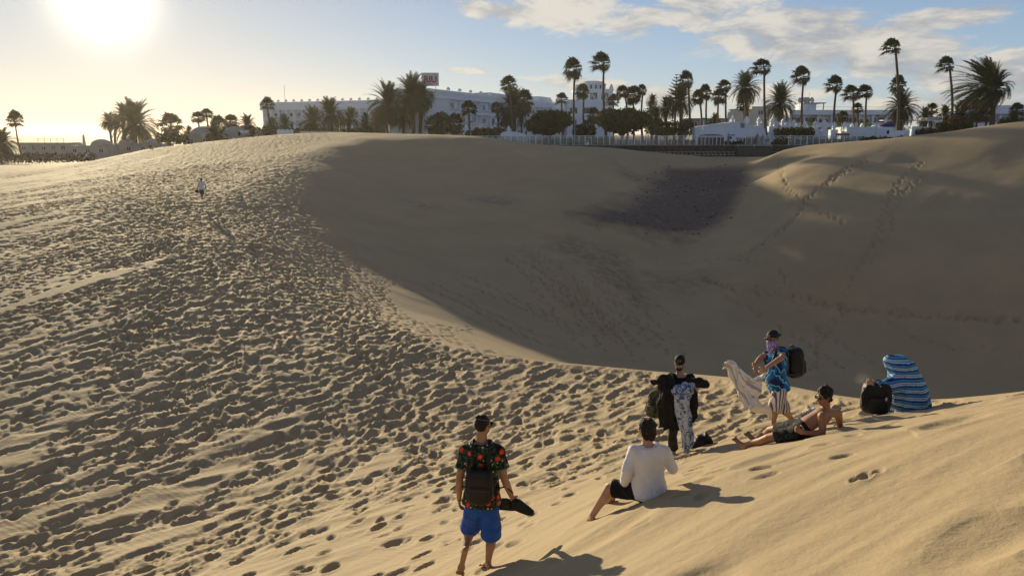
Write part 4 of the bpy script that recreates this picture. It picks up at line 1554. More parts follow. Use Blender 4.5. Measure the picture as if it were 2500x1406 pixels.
for px_ in (-3.9, -.1, 3.9):
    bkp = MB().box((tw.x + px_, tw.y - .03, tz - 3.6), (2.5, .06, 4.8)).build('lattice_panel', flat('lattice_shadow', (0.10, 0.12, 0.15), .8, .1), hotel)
    m = MB()
    for i in range(26):
        m.box((tw.x + px_ + lr.uniform(-1.05, 1.05), tw.y - .08, tz - 3.6 + lr.uniform(-2.2, 2.2)), (.14, .05, lr.uniform(.7, 1.3)), 0)
    m.box((tw.x + px_, tw.y - .08, tz - 1.22), (2.7, .1, .15)).box((tw.x + px_, tw.y - .08, tz - 6.0), (2.7, .1, .15))
    m.build('lattice', WHITE2, bkp)
MB().tube([(0, 0, 0), (0, 0, 6.0)], .06, 5).build('antenna', DARKMETAL, hotel, loc=(LW0.x + 9, LW0.y - 1, ZT))

sp = pix(1050.5, 211, D=181)
sign = thing('roof_sign', 'square white roof sign reading RIU in red letters', 'sign', tuple(sp))
sw, sh = 39 / 1937 * 181, 28.5 / 1900 * 181
MB().box((0, 0, sh / 2 + .1), (sw, .35, sh)).build('board', flat('sign_board', (0.80, 0.78, 0.76), .6, .06), sign)
f = MB()
f.box((0, -.02, sh + .1), (sw + .2, .42, .2)).box((0, -.02, .12), (sw + .2, .42, .14)).box((-sw / 2, -.02, sh / 2 + .1), (.2, .41, sh)).box((sw / 2, -.02, sh / 2 + .1), (.2, .41, sh))
f.build('frame', WHITE2, sign)
part('lettering', text_mesh('RIU', 1.95, .04, flat('sign_red', (0.55, 0.010, 0.018), .5, .05), .035), sign, loc=(0.05, -.22, sh / 2 + .05), rot=(R(90), 0, 0), scale=(0.98, 1, 1))
MB().tube([(-1.2, .1, -1.2), (-1.2, .1, .2)], .08, 6).tube([(1.2, .1, -1.2), (1.2, .1, .2)], .08, 6).build('support', DARKMETAL, sign)

# ---- hazy bungalows on the left
HAZYW = flat('hazy_grey_render', (0.44, 0.41, 0.40), .85, .1, .5)  # white walls, with the grey of the backlit haze put into their colour


def bungalow(label, x0, x1, top, D, bottom=400, wins=3, domes=(), seed=1, mat=HAZYW, name='bungalow'):
    a = pix(x0, top, D=D)
    b = pix(x1, top, D=D)
    cx, w = (a[0] + b[0]) / 2, b[0] - a[0]
    gz = TER if cx > -15 else float(ground(cx, D)) - .3
    root = thing(name, label, 'building', (cx, D, gz))
    h = a[2] - gz
    MB().box((0, 4, h / 2), (w, 8, h)).build('wall', mat, root)
    MB().box((0, 3.9, h + .08), (w + .5, 8.6, .22)).build('roof', mat, root)
    wm = window_mesh(1.5, 1.4, .09, 1)
    for i in range(wins):
        put_window(root, wm, (-w / 2 + w * (i + .5) / wins, -.03, h - 1.5))
    for dx_, dr in domes:
        MB().lathe([(dr * math.cos(t), dr * .62 * math.sin(t)) for t in np.linspace(0, 1.52, 8)], 18, (dx_, 4, h + .1)).build('dome', mat, root, smooth=True)
    return root, w, h


bg, w, h = bungalow('flat-roofed hazy white bungalow with a rooftop pergola at the far left', 45, 165, 350, 262, wins=5)
pm = MB()
for xx in np.linspace(-2.5, 6.0, 5):
    pm.box((xx, 1.5, h + .85), (.1, .1, 1.4))
pm.box((1.75, 1.5, h + 1.55), (9.2, .14, .12)).box((1.75, 1.5, h + .95), (9.2, .08, .08))
pm.build('pergola', CREAM, bg)
bg, w, h = bungalow('hazy white bungalow with a large dome left of the palm clump', 165, 262, 357, 258, wins=3, domes=((2.6, 3.4), (-4.2, 1.2)))
MB().lathe([(.55, 0), (.45, 1.6), (.30, 3.4), (.12, 3.8), (.02, 4.3)], 8, (-2.6, 3, h)).build('obelisk', CREAM, bg)
bungalow('hazy white bungalow behind the biggest hazy date palm', 262, 400, 352, 270, wins=4, domes=((-5.0, 2.6), (4.2, 2.8)))
bungalow('low white vaulted roof left of the person sitting on the crest', 445, 520, 330, 190, wins=2, domes=((0, 3.2),))
bungalow('low white vaulted roof behind the person sitting on the crest', 533, 598, 328, 188, wins=2, domes=((-.5, 2.8), (.6, 1.1)))
bg, w, h = bungalow('low white kiosk with three arched windows beside the hotel corner', 583, 632, 320, 192, wins=0)
bungalow('small white terrace wall behind the crest below the hotel', 736, 815, 323, 176, wins=0, mat=CREAM, name='terrace_wall')


def canopy(label, x0, x1, top, bot, D, n):
    """a row of small white arched shells"""
    a = pix(x0, top, D=D)
    b = pix(x1, bot, D=D)
    gz = float(ground((a[0] + b[0]) / 2, D))
    root = thing('arched_canopy', label, 'canopy', ((a[0] + b[0]) / 2, D, gz))
    w = b[0] - a[0]
    h = a[2] - gz
    MB().box((0, .6, (b[2] - gz) / 2), (w, 1.2, b[2] - gz)).build('base_wall', WHITE2, root)
    for i in range(n):
        xx = -w / 2 + w * (i + .5) / n
        hw = w / n / 2 * .92
        zz = b[2] - gz
        poly = [(xx - hw, zz)] + [(xx - hw * math.cos(t), h - .55 + .55 * math.sin(t)) for t in np.linspace(0, math.pi, 9)] + [(xx + hw, zz)]
        MB().prism(poly, 0, .5).build('arch', WHITE2, root)


canopy('row of four white arches on the crest at the hotel corner', 675, 716, 316, 327, 172, 4)
canopy('row of three white arches behind the person sitting on the crest', 580, 626, 318, 326, 190, 3)

# ---- the beach club
cb = thing('beach_club', 'white beach club with sloping roof and arched glass doors behind the wall', 'building', (46.5, 161, TER))


def cpt(px_, py_, D=161):
    p = pix(px_, py_, D=D)
    return (p[0] - 46.5, p[2] - TER)


outline = [cpt(1697, 356), cpt(1697, 315), cpt(1712, 311), cpt(1806, 299), cpt(1868, 317), cpt(1870, 332), cpt(1888, 331), cpt(1891, 350), cpt(1880, 356)]
outline = [(x, max(z, 0)) for x, z in outline]
MB().prism(outline, 0, 9).build('wall', WHITE, cb)
rf = MB()
for (x0, z0), (x1, z1) in zip(outline[1:4], outline[2:5]):
    ang_ = math.atan2(z1 - z0, x1 - x0)
    rf.add([(x0, -.12, z0 + .003), (x1, -.12, z1 + .003), (x1, -.12, z1 + .16), (x0, -.12, z0 + .16), (x0, 9, z0 + .003), (x1, 9, z1 + .003), (x1, 9, z1 + .16), (x0, 9, z0 + .16)],
           [(0, 1, 2, 3), (7, 6, 5, 4), (3, 2, 6, 7), (0, 4, 5, 1), (0, 3, 7, 4), (1, 5, 6, 2)])
rf.build('roof_edge', WHITE2, cb)
ax0, az1 = cpt(1703, 328)
ax1, _ = cpt(1769, 328)
acx, ahw = (ax0 + ax1) / 2, (ax1 - ax0) / 2
_, zc = cpt(1703, 335)
poly = [(ax0, .02), (ax0, zc - .2)] + [(acx - ahw * math.cos(t), zc - .2 + (az1 - zc + .2) * math.sin(t) ** .6) for t in np.linspace(.15, math.pi - .15, 13)] + [(ax1, zc - .2), (ax1, .02)]
MB().prism(poly, -.05, .3).build('arch_glazing', CURTAIN, cb)
dm = MB()
for i in range(8):
    xx = ax0 + (ax1 - ax0) * i / 7
    dm.box((xx, -.10, zc / 2), (.16 if i in (0, 2, 5, 7) else .09, .12, zc))
dm.box((acx, -.105, zc + .02), (ahw * 2, .14, .16))
dm.build('door_frame', WHITE2, cb)
for i in (1, 4, 6):
    xx = ax0 + (ax1 - ax0) * (i + .5) / 7
    MB().box((xx, -.085, zc * .5), ((ax1 - ax0) / 7 - .2, .05, zc - .2)).build('door_panel', flat('door_curtain', (.16, .09, .06), .7, .2, 2), cb)
lx, lz = cpt(1837, 342)
part('lettering', text_mesh("Tib's Beach Club", 1.02, .03, flat('dark_lettering', (.02, .025, .06), .6, .1), .015), cb, loc=(lx, -.06, lz), rot=(R(90), 0, 0), scale=(.98, 1, 1))
bx_, bz_ = cpt(1788, 331)
MB().box((bx_, -.05, bz_), (.95, .08, .24)).build('notice_board', flat('dark_board', (.03, .035, .05), .6, .1), cb)
bx_, bz_ = cpt(1784, 337)
MB().box((bx_, -.05, bz_), (.38, .08, .5)).build('poster_frame', PANE, cb)
for lp in ((1704, 321), (1737, 321), (1812, 323)):
    x_, z_ = cpt(*lp)
    MB().box((x_, -.09, z_), (.3, .18, .1)).build('wall_lamp', METAL, cb)
x_, z_ = cpt(1813, 306)
MB().box((x_, .4, z_), (.8, .9, 1.1)).build('vent_box', flat('grey_box', (.26, .27, .28), .7, .1), cb)


def chimney_mesh():
    m = MB()
    m.box((0, 0, .15), (.62, .5, .3))
    m.box((0, 0, .80), (.60, .5, 1.0))
    m.prism([(-.42, 1.30), (.42, 1.30), (0, 1.86)], -.32, .32)
    for s in (-1, 1):                       # side ears with a hole
        m.prism([(s * .30, 1.18), (s * .62, 1.02), (s * .62, .48), (s * .30, .32), (s * .30, .46), (s * .50, .56), (s * .50, .94), (s * .30, 1.04)], -.12, .12)
    return m.mesh('chimney', WHITE2)


CH = chimney_mesh()
chs = [(1788, 292, 166, 'leftmost, behind the ridge of the club roof'), (1823, 293, 166, 'second, right of the grey roof box'), (1853, 296, 165, 'third along the roofs, left of the very tall palm trunk'),
       (1884, 298, 165, 'right of the very tall palm trunk at the club'), (1911, 300, 164, 'fifth along the roofs'), (1938, 302, 164, 'sixth, above the yellowish hedge'), (1966, 306, 163, 'seventh, at the right end of the yellowish hedge'),
       (1990, 306, 162, 'first after the yellowish hedge'), (2013, 304, 162, 'taller one below the second balcony bay'), (2036, 306, 162, 'touching the tall palm trunk before the balconies'), (2060, 309, 162, 'above the orange sign'),
       (2080, 311, 164, 'half sunk behind the blank white wall, left'), (2104, 311, 164, 'half sunk behind the blank white wall, right'),
       (1138, 313, 166, 'by the first hotel balconies'), (1173, 313, 168, 'in the hedge before the second hotel balcony'), (1208, 313, 168, 'in the hedge before the third hotel balcony'), (1242, 316, 158, 'on the white block behind the fence end')]
for px_, py_, D, what in chs:
    p = pix(px_, py_, D=D)
    s = 0.90 if px_ not in (2013,) else 1.05
    zb = p[2] - 1.0 * s
    root = thing('chimney', 'small white gabled roof chimney ' + what, 'chimney', (p[0], D, TER), 0, 'white gabled chimneys')
    MB().box((0, .2, (zb - TER) / 2), (1.3, 1.6, zb - TER)).build('plinth', WHITE, root)
    part('cap', CH, root, loc=(0, 0, zb - TER - .002), scale=(s, s, s))

bk = pix(1243, 322, D=158)
bl_ = thing('white_block', 'white block with sloping sides behind the end of the glass fence', 'wall', (bk[0], 158.8, TER))
MB().prism([(-2.0, 0), (-1.7, bk[2] - TER - .4), (-1.2, bk[2] - TER), (1.5, bk[2] - TER), (3.6, bk[2] - TER - .6), (3.9, 0)], 0, 1.5).build('wall', WHITE, bl_)

# ---- hotel with green balconies
def slab_hotel(label, x0, x1, top, D, floors, nb, green, rz=0.0, mat=WHITE, name='apartment_hotel', ph=1.2):
    a = pix(x0, top, D=D)
    b = pix(x1, top, D=D)
    w = b[0] - a[0]
    root = thing(name, label, 'hotel', (a[0], D, TER), rz)
    h = a[2] - TER
    w = w / max(math.cos(rz), .2)
    fh = 3.1
    MB().box((w / 2, 7, h / 2), (w, 11, h - .1)).build('wall', mat, root)
    MB().box((w / 2, 6, h - ph / 2), (w + .3, 13, ph)).build('roof_parapet', mat, root)
    bay = w / nb
    pm = MB().box((0, .75, (h - ph) / 2), (.4, 1.5, h - ph - .002)).mesh('pier', WHITE2)
    for i in range(nb + 1):
        part('pier', pm, root, loc=(i * bay, 0, 0))
    rm = MB().box((0, .1, .45), (bay - .42, .12, .9)).mesh('balcony_front', WHITE2)
    gm = MB().box((0, .1, .45), (bay - .42, .06, .9)).mesh('green_rail', GREENGLASS)
    hm = MB().box((0, .1, 1.02), (bay - .42, .08, .07)).mesh('handrail', METAL)
    sm = MB().box((w / 2, .74, 0), (w, 1.5, .22)).mesh('floor_slab', WHITE2)
    ws = [window_mesh(1.7, 2.1, .09, 1), window_mesh(2.3, 2.1, .09, 2, CURTAIN), window_mesh(1.2, 1.3, .09, 0)]
    for k in range(floors):
        zf = h - ph - fh * (k + 1) + .1
        if zf < -2:
            break
        part('floor_slab', sm, root, loc=(0, 0, zf))
        for i in range(nb):
            xx = (i + .5) * bay
            put_window(root, ws[(i + k) % 3], (xx - bay * .2, 1.44, zf + 1.3))
            put_window(root, ws[(i * 2 + k + 1) % 3], (xx + bay * .22, 1.44, zf + 1.3))
            part('green_rail' if (i in green and k == 0) else 'balcony_front', gm if (i in green and k == 0) else rm, root, loc=(xx, 0, zf + .1))
            part('handrail', hm, root, loc=(xx, 0, zf + .1))
    return root, w, h


gh, w, h = slab_hotel('white hotel with green balcony fronts and satellite dishes on its roof', 1932, 2200, 269, 205, 3, 8, (1, 3, 5))
p0 = pix(1932, 300, D=205)[0]


def gx(px_):
    return pix(px_, 300, D=205)[0] - p0


MB().box((gx(1983), 5, h + .85), (gx(2002) - gx(1966), 5, 1.7)).build('roof_room', WHITE, gh)
MB().box((gx(1993), 4.5, h + 1.8), (gx(2021) - gx(1966), 6.5, .22)).build('roof_canopy', GREYR, gh)
MB().box((gx(2017), 2.0, h + .85), (.2, .2, 1.7)).build('canopy_post', GREYR, gh)
MB().box((w / 2, .3, h + .75), (w, .06, .06)).build('roof_rail', METAL, gh)
for dx_, tilt in ((1963, .3), (1976, -.3), (1982, .2), (1992, .5)):
    rt = MB().lathe([(.05, 0), (.45, .05), (.72, .16), (.74, .2), (.70, .2), (.4, .1), (.05, .06)], 14).build('satellite_dish', METAL, gh, loc=(gx(dx_), 3.5, h + 2.6 + (0 if dx_ > 1970 else -.1)), rot=(R(80), 0, tilt))
    MB().tube([(gx(dx_), 3.6, h + (1.9 if dx_ > 1970 else 0)), (gx(dx_), 3.55, h + 2.6)], .06, 6).build('dish_mast', METAL, gh)
MB().tube([(gx(1987), 4, h + 1.9), (gx(1987), 4, h + 4.6)], .04, 5).build('antenna', METAL, gh)

slab_hotel('grey-white two-storey building at the right edge behind the dune', 2332, 2560, 258, 185, 3, 6, (), 0.0, WHITE, 'apartment_block', 1.9)
bungalow('pale square building behind the tall date palm over the club', 1795, 1836, 268, 230, wins=0, mat=CREAM, name='apartment_building')
bungalow('pale building with stepped roof behind the tall palm of the club', 1836, 1880, 262, 236, wins=1, mat=CREAM, name='apartment_building')
bungalow('low grey flat-roofed building glimpsed left of the club roof', 1680, 1778, 291, 215, wins=3, mat=GREYR, name='low_building')
bungalow('pale house between the small palms right of the terraces', 2283, 2330, 300, 190, wins=1, mat=CREAM, name='apartment_building')

# ---- white terraces on the right
tr_ = thing('white_terrace', 'blank white terrace wall with steps at its right end', 'wall', (pix(2068, 312, D=160)[0], 160, TER))


def tx(px_):
    return pix(px_, 312, D=160)[0] - tr_.location.x


hz_ = pix(2068, 311, D=160)[2] - TER
MB().box((tx(2172) / 2, 3, hz_ / 2), (tx(2172), 6, hz_)).build('wall', WHITE, tr_)
for i, (x0, x1, zt) in enumerate([(2166, 2222, 319), (2166, 2216, 327), (2164, 2212, 334)]):
    zz = pix(2068, zt, D=160)[2] - TER
    MB().box(((tx(x0) + tx(x1)) / 2, -1.0 - i * .8 + 2, zz / 2), (tx(x1) - tx(x0), 2.0, zz)).build('step', WHITE2, tr_)
zz = pix(2068, 309, D=160)[2] - TER
MB().box((tx(2238), 2, zz / 2), (tx(2246) - tx(2230), 3, zz)).build('pillar', WHITE, tr_)
zz = pix(2068, 315, D=160)[2] - TER
MB().box((tx(2267), 2.5, zz / 2), (tx(2284) - tx(2246), 3, zz)).build('wall', WHITE, tr_)
zz = pix(2068, 337, D=160)[2] - TER
MB().box((tx(2262), -3.5, zz / 2), (tx(2272) - tx(2250), 1, zz)).build('low_wall', WHITE2, tr_)
MB().tube([(tx(2195), -1.2, .8), (tx(2216), -1.2, pix(2068, 319, D=160)[2] - TER + .8)], .05, 6).tube([(tx(2203), -1.2, 0), (tx(2203), -1.2, 1.6)], .05, 6).build('handrail', METAL, tr_)
pv = thing('pavilion', 'white open pavilion above the terrace steps', 'building', (pix(2176, 300, D=168)[0], 168, TER))
zz = pix(2176, 310, D=168)[2] - TER
MB().box((4.6, 2, zz / 2), (11, 4, zz)).build('base', WHITE, pv)
for i in range(6):
    MB().box((.2 + i * 1.9, 0, zz + .6), (.12, .12, 1.3)).build('post', WHITE2, pv)
MB().box((4.6, 1.6, zz + 1.35), (11, 4, .16)).build('roof', WHITE2, pv)
MB().box((9.2, 2, zz + 1.7), (3.6, 2.6, .5), 0.15).build('roof_slab', CREAM, pv)
tp = thing('tarpaulin', 'folded dark blue tarpaulin on the white terrace wall', 'tarpaulin', (pix(2163, 311, D=162)[0], 162, pix(2163, 310.5, D=162)[2]))
MB().prism([(-1.5, 0), (-1.1, .45), (-.2, .85), (.7, .95), (1.4, .7), (1.5, 0)], -.7, .7).build('cover', flat('blue_tarpaulin', (.025, .035, .20), .6, .2, 2, bump=.05, bscale=3), tp)
MB().prism([(-2.9, 0), (-2.6, .32), (-1.55, .42), (-1.5, 0)], -.6, .6).build('cushion', WHITE2, tp)
pl = thing('white_gate', 'white painted gate panel beside the dark hedge', 'gate', (pix(2088, 345, D=152)[0], 152, TER))
MB().box((.35, 0, .85), (1.35, .12, 1.7)).build('panel', WHITE2, pl)
MB().box((-.42, 0, .95), (.16, .2, 1.9)).build('post', WHITE, pl)
MB().box((1.12, 0, .95), (.16, .2, 1.9)).build('post', WHITE, pl)
og = thing('banner', 'narrow orange and red banner above the glass fence', 'banner', (pix(2057, 329, D=153.5)[0], 153.5, TER))
zz = pix(2057, 329, D=153.5)[2] - TER
MB().box((-.35, 0, zz), (2.0, .06, .5)).build('orange_half', flat('banner_orange', (.45, .17, .015), .6, .1), og)
MB().box((1.0, 0, zz - .03), (.7, .06, .44)).build('red_half', flat('banner_red', (.28, .02, .015), .6, .1), og)
for xx in (-1.3, 1.3):
    MB().box((xx, .05, zz / 2 + .1), (.07, .07, zz + .2)).build('post', METAL, og)


# ---- lamps, posts and small things on the promenade
def lamp(label, px_, top, D, zb=None):
    p = pix(px_, top, D=D)
    bz = zb if zb is not None else (TER if p[0] > -15 else float(ground(p[0], D)))
    root = thing('street_lamp', label, 'street lamp', (p[0], D, bz), 0, 'promenade street lamps')
    h = p[2] - bz
    MB().tube([(0, 0, 0), (0, 0, h * .5), (0, 0, h)], [.075, .06, .05], 8).build('pole', METAL, root, smooth=True)
    MB().lathe([(.05, -.05), (.34, 0), (.36, .08), (.22, .2), (.05, .26)], 12, (0, 0, h)).build('lamp_head', DARKMETAL, root, smooth=True)


for a in [('street lamp at the left end of the glass fence', 1149, 299, 156), ('tall pale lamp post in front of the very tall palm left of the tower', 1404, 272, 150.6),
          ('street lamp before the left corner of the club', 1718, 291, 154), ('leaning pale lamp post before the white terrace', 2142, 284, 152.2),
          ('left lamp post of the pair below the tall upright date palm', 829, 304, 165), ('right lamp post of the pair below the tall upright date palm', 845, 306, 166),
          ('left lamp post of the pair under the big dark palms', 950, 305, 163), ('right lamp post of the pair under the big dark palms', 965, 307, 164)]:
    lamp(*a)


def post(label, px_, top, D):
    p = pix(px_, top, D=D)
    root = thing('gate_post', label, 'post', (p[0], D, TER), 0, 'grey gate posts by the club')
    h = p[2] - TER
    MB().box((0, 0, h / 2), (.36, .36, h)).build('shaft', flat('grey_post', (.20, .22, .26), .8, .15, 2), root)
    MB().tube([(0, 0, h), (0, 0, h + .55)], .025, 5).build('spike', DARKMETAL, root)


post('grey gate post right of the arched club doors', 1779, 328, 152.0)
post('grey gate post right of the bush over the lettering', 1849, 328, 151.2)
post('grey gate post in front of the end of the lettering', 1862, 330, 152.4)
bn = thing('litter_bin', 'small white and black litter bin at the wall end', 'litter bin', (pix(1435, 348, D=150.2)[0], 150.2, TER))
MB().box((0, 0, .32), (.5, .5, .64)).build('body', WHITE2, bn)
MB().box((0, 0, .70), (.54, .54, .12)).build('lid', DARKMETAL, bn)
MB().box((0, 0, .90), (.46, .46, .28)).build('hood', METAL, bn)
ch = thing('white_chair', 'white slatted chair at the foot of the terrace hedge', 'chair', (pix(2167, 352, D=150.3)[0], 150.3, TER))
for sx in (-1, 1):
    MB().box((sx * .36, .25, .48), (.07, .07, .96)).build('leg', WHITE2, ch)
    MB().box((sx * .36, -.25, .22), (.07, .07, .44)).build('leg', WHITE2, ch)
MB().box((0, 0, .42), (.72, .56, .06)).build('seat', WHITE2, ch)
for zz in (.56, .70, .84):
    MB().box((0, .25, zz), (.66, .05, .07)).build('slat', WHITE2, ch)
rl = thing('pipe_railing', 'pale pipe railing on the projecting part of the stone wall', 'railing', (45.5, 148.4, -2.72))
for xx in (-3.2, 0, 3.2):
    MB().tube([(xx, 0, 0), (xx, .1, .62)], .035, 6).build('post', METAL, rl)
for zz in (.34, .62):
    MB().tube([(-3.3, .05, zz), (3.3, .05, zz)], .03, 6).build('rail', METAL, rl)

# ================================================================ people
V = Vector


def loft(mb, rings, n=18, p=2.3):
    """closed skin through elliptical rings (centre, half-width vector, half-depth vector)"""
    vs = []
    for c, a, b in rings:
        for k in range(n):
            t_ = 2 * math.pi * k / n
            ct, st_ = math.cos(t_), math.sin(t_)
            x = math.copysign(abs(ct) ** (2 / p), ct)
            y = math.copysign(abs(st_) ** (2 / p), st_)
            vs.append(V(c) + V(a) * x + V(b) * y)
    fs = []
    m = len(rings)
    for i in range(m - 1):
        for k in range(n):
            fs.append((i * n + k, i * n + (k + 1) % n, (i + 1) * n + (k + 1) % n, (i + 1) * n + k))
    fs.append(tuple(range(n))[::-1])
    fs.append(tuple((m - 1) * n + k for k in range(n)))
    mb.add(vs, fs)


def limb(mb, pts, rad, n=14, round_ends=True):
    mb.tube(pts, rad, n)
    if round_ends:
        for p, r in ((pts[0], rad[0]), (pts[-1], rad[-1])):
            mb.ellip(p, (r, r, r), n, 9)


def blob(mb, c, ax, n=16, m=10):
    """ellipsoid with three given half-axis vectors"""
    t = MB().ellip((0, 0, 0), (1, 1, 1), n, m)
    mb.add([V(c) + V(ax[0]) * x + V(ax[1]) * y + V(ax[2]) * z for x, y, z in t.v], t.f)


def remesh(mb, voxel, it=5, noise=0.0, nscale=8.0, extra=None):
    """melt overlapping closed shapes into one smooth skin"""
    me = mb.mesh('tmp_skin', SKIN)
    o = bpy.data.objects.new('tmp_skin', me)
    COL.objects.link(o)
    r = o.modifiers.new('r', 'REMESH')
    r.mode = 'VOXEL'
    r.voxel_size = voxel
    s = o.modifiers.new('s', 'SMOOTH')
    s.factor = 0.5
    s.iterations = it
    dg = bpy.context.evaluated_depsgraph_get()
    out = bpy.data.meshes.new_from_object(o.evaluated_get(dg))
    bpy.data.objects.remove(o)
    bpy.data.meshes.remove(me)
    if noise:
        n = len(out.vertices)
        co = np.empty(n * 3)
        out.vertices.foreach_get('co', co)
        no = np.empty(n * 3)
        out.vertex_normals.foreach_get('vector', no)
        co = co.reshape(-1, 3)
        no = no.reshape(-1, 3)
        d = fbm(co[:, 0] * nscale + co[:, 2] * nscale * .7, co[:, 1] * nscale - co[:, 2] * nscale * .8, 5, 3) + fbm(co[:, 2] * nscale * 1.5 + 9, co[:, 0] * nscale, 6, 2) * .6
        co += no * (d * noise)[:, None]
        out.vertices.foreach_set('co', co.ravel())
    if extra is not None and extra.v:
        bm = bmesh.new()
        bm.from_mesh(out)
        base = len(bm.verts)
        vv = [bm.verts.new(p) for p in extra.v]
        for f in extra.f:
            try:
                bm.faces.new([vv[i] for i in f])
            except ValueError:
                pass
        bmesh.ops.recalc_face_normals(bm, faces=bm.faces)
        bm.to_mesh(out)
        bm.free()
    return out


def finish(me, name, mat, parent):
    me.name = name
    me.materials.clear()
    me.materials.append(mat)
    me.polygons.foreach_set("use_smooth", [True] * len(me.polygons))
    return part(name, me, parent)


def skin_mat(name, col):
    m, t, b = new_mat(name)
    tcn = t.node('ShaderNodeTexCoord')
    n = t.noise(tcn.outputs['Object'], 14, 4, .6)
    c = t.mix(t.smooth(n, .3, .7), col, tuple(k * f for k, f in zip(col, (.88, .80, .76))))
    t.put(b.inputs['Base Color'], c)
    b.inputs['Roughness'].default_value = 0.55
    b.inputs['Specular IOR Level'].default_value = 0.3
    b.inputs['Subsurface Weight'].default_value = 0.0
    return m


SKIN = skin_mat('skin_tan', (0.40, 0.225, 0.145))
SKIN2 = skin_mat('skin_light', (0.50, 0.31, 0.22))
SKIN3 = skin_mat('skin_brown', (0.36, 0.19, 0.115))
HAIR = flat('dark_hair', (0.022, 0.015, 0.011), 0.6, 0.3, 30, bump=.012, bscale=70)
HAIR2 = flat('brown_hair', (0.035, 0.022, 0.015), 0.65, 0.3, 30, bump=.012, bscale=70)
BLACKC = flat('black_cloth', (0.012, 0.012, 0.014), 0.85, .3, 6, bump=.008, bscale=22)
BLACKN = flat('black_nylon', (0.016, 0.016, 0.019), 0.55, .3, 6, bump=.006, bscale=30)
CHAR = flat('charcoal_cloth', (0.030, 0.030, 0.034), 0.85, .3, 6, bump=.008, bscale=22)
BLUEC = flat('bright_blue_cloth', (0.006, 0.085, 0.48), 0.7, .12, 4, bump=.012, bscale=14)
WHITEC = flat('white_cloth', (0.80, 0.80, 0.83), 0.8, .03, 4, bump=.012, bscale=12)
LENS = flat('dark_lens', (0.010, 0.010, 0.012), 0.15, .1, 4, spec=.6)


def basis(up, right):
    u = V(up).normalized()
    r = V(right)
    r = (r - u * r.dot(u)).normalized()
    return r, u.cross(r), u                # right, forward, up


def hand(mb, w, d, n, left, curl, k=1.0, spread=1.0):
    """palm, four unequal fingers and a thumb; d points along the fingers, n out of the palm"""
    d = V(d).normalized()
    n = V(n)
    n = (n - d * n.dot(d)).normalized()
    t = d.cross(n)
    if left:
        t = -t
    w = V(w)
    blob(mb, w + d * .048 * k, (d * .056 * k, t * .040 * k, n * .017 * k), 12, 8)
    limb(mb, [w - d * .03 * k, w + d * .02 * k], [.026 * k, .026 * k], 10)
    for off, L in ((.029, .070), (.010, .079), (-.010, .073), (-.028, .057)):
        p = w + d * .088 * k + t * off * k * spread
        q, nl = d.copy(), n.copy()
        pts = [p - d * .012 * k, p]
        for seg, bend in ((.44, 46), (.31, 58), (.25, 36)):
            a = R(bend) * curl
            q, nl = q * math.cos(a) + nl * math.sin(a), nl * math.cos(a) - q * math.sin(a)
            p = p + q * L * k * seg
            pts.append(p)
        limb(mb, pts, [.0098 * k, .0098 * k, .0090 * k, .0082 * k, .0072 * k], 8)
    p = w + d * .028 * k + t * .030 * k
    q = (d * .60 + t * .72 + n * .25).normalized()
    q2 = (d * .85 + t * .25 + n * (.3 + .5 * curl)).normalized()
    limb(mb, [p, p + q * .042 * k, p + q * .042 * k + q2 * .032 * k], [.0125 * k, .0108 * k, .0085 * k], 8)


def head_prims(mb, c, r, f, u, k=1.0):
    blob(mb, c + u * .022 * k - f * .008 * k, (r * .077 * k, f * .096 * k, u * .100 * k))
    blob(mb, c - u * .045 * k + f * .026 * k, (r * .058 * k, f * .064 * k, u * .070 * k))
    blob(mb, c - u * .088 * k + f * .052 * k, (r * .030 * k, f * .030 * k, u * .026 * k))       # chin
    limb(mb, [c + f * .088 * k + u * .012 * k, c + f * .112 * k - u * .030 * k], [.011 * k, .017 * k], 8)   # nose
    blob(mb, c + f * .086 * k + u * .028 * k, (r * .050 * k, f * .012 * k, u * .010 * k))         # brow
    for s in (-1, 1):
        blob(mb, c + r * s * .078 * k - f * .002 * k - u * .008 * k, (r * .010 * k, f * .020 * k, u * .031 * k))
        blob(mb, c + r * s * .042 * k + f * .066 * k - u * .018 * k, (r * .024 * k, f * .022 * k, u * .022 * k))


def face_parts(root, c, r, f, u, k=1.0, eyes=True, beard=None):
    if eyes:
        for s in (-1, 1):
            m = MB()
            blob(m, c + r * s * .031 * k + f * .084 * k + u * .008 * k, (r * .013 * k, f * .009 * k, u * .007 * k), 10, 6)
            e = m.build('eye', flat('eye_white', (.55, .52, .50), .3, .05), root, True)
            m = MB()
            blob(m, c + r * s * .031 * k + f * .090 * k + u * .007 * k, (r * .006 * k, f * .005 * k, u * .006 * k), 8, 6)
            m.build('iris', HAIR, e, True)
            m = MB()
            limb(m, [c + r * s * .014 * k + f * .097 * k + u * .030 * k, c + r * s * .034 * k + f * .094 * k + u * .035 * k, c + r * s * .052 * k + f * .080 * k + u * .028 * k], [.0055 * k] * 3, 6)
            m.build('eyebrow', HAIR, root, True)
    m = MB()
    blob(m, c + f * .090 * k - u * .060 * k, (r * .024 * k, f * .010 * k, u * .008 * k), 10, 6)
    m.build('mouth', flat('lips', (.30, .11, .09), .5, .1), root, True)
    if beard:
        m = MB()
        blob(m, c - u * .075 * k + f * .034 * k, (r * .059 * k, f * .066 * k, u * .050 * k))
        blob(m, c - u * .046 * k + f * .082 * k, (r * .034 * k, f * .014 * k, u * .008 * k))
        for s in (-1, 1):
            blob(m, c + r * s * .060 * k + f * .012 * k - u * .045 * k, (r * .010 * k, f * .026 * k, u * .045 * k))
        finish(remesh(m, .008, 2), 'beard', beard, root)


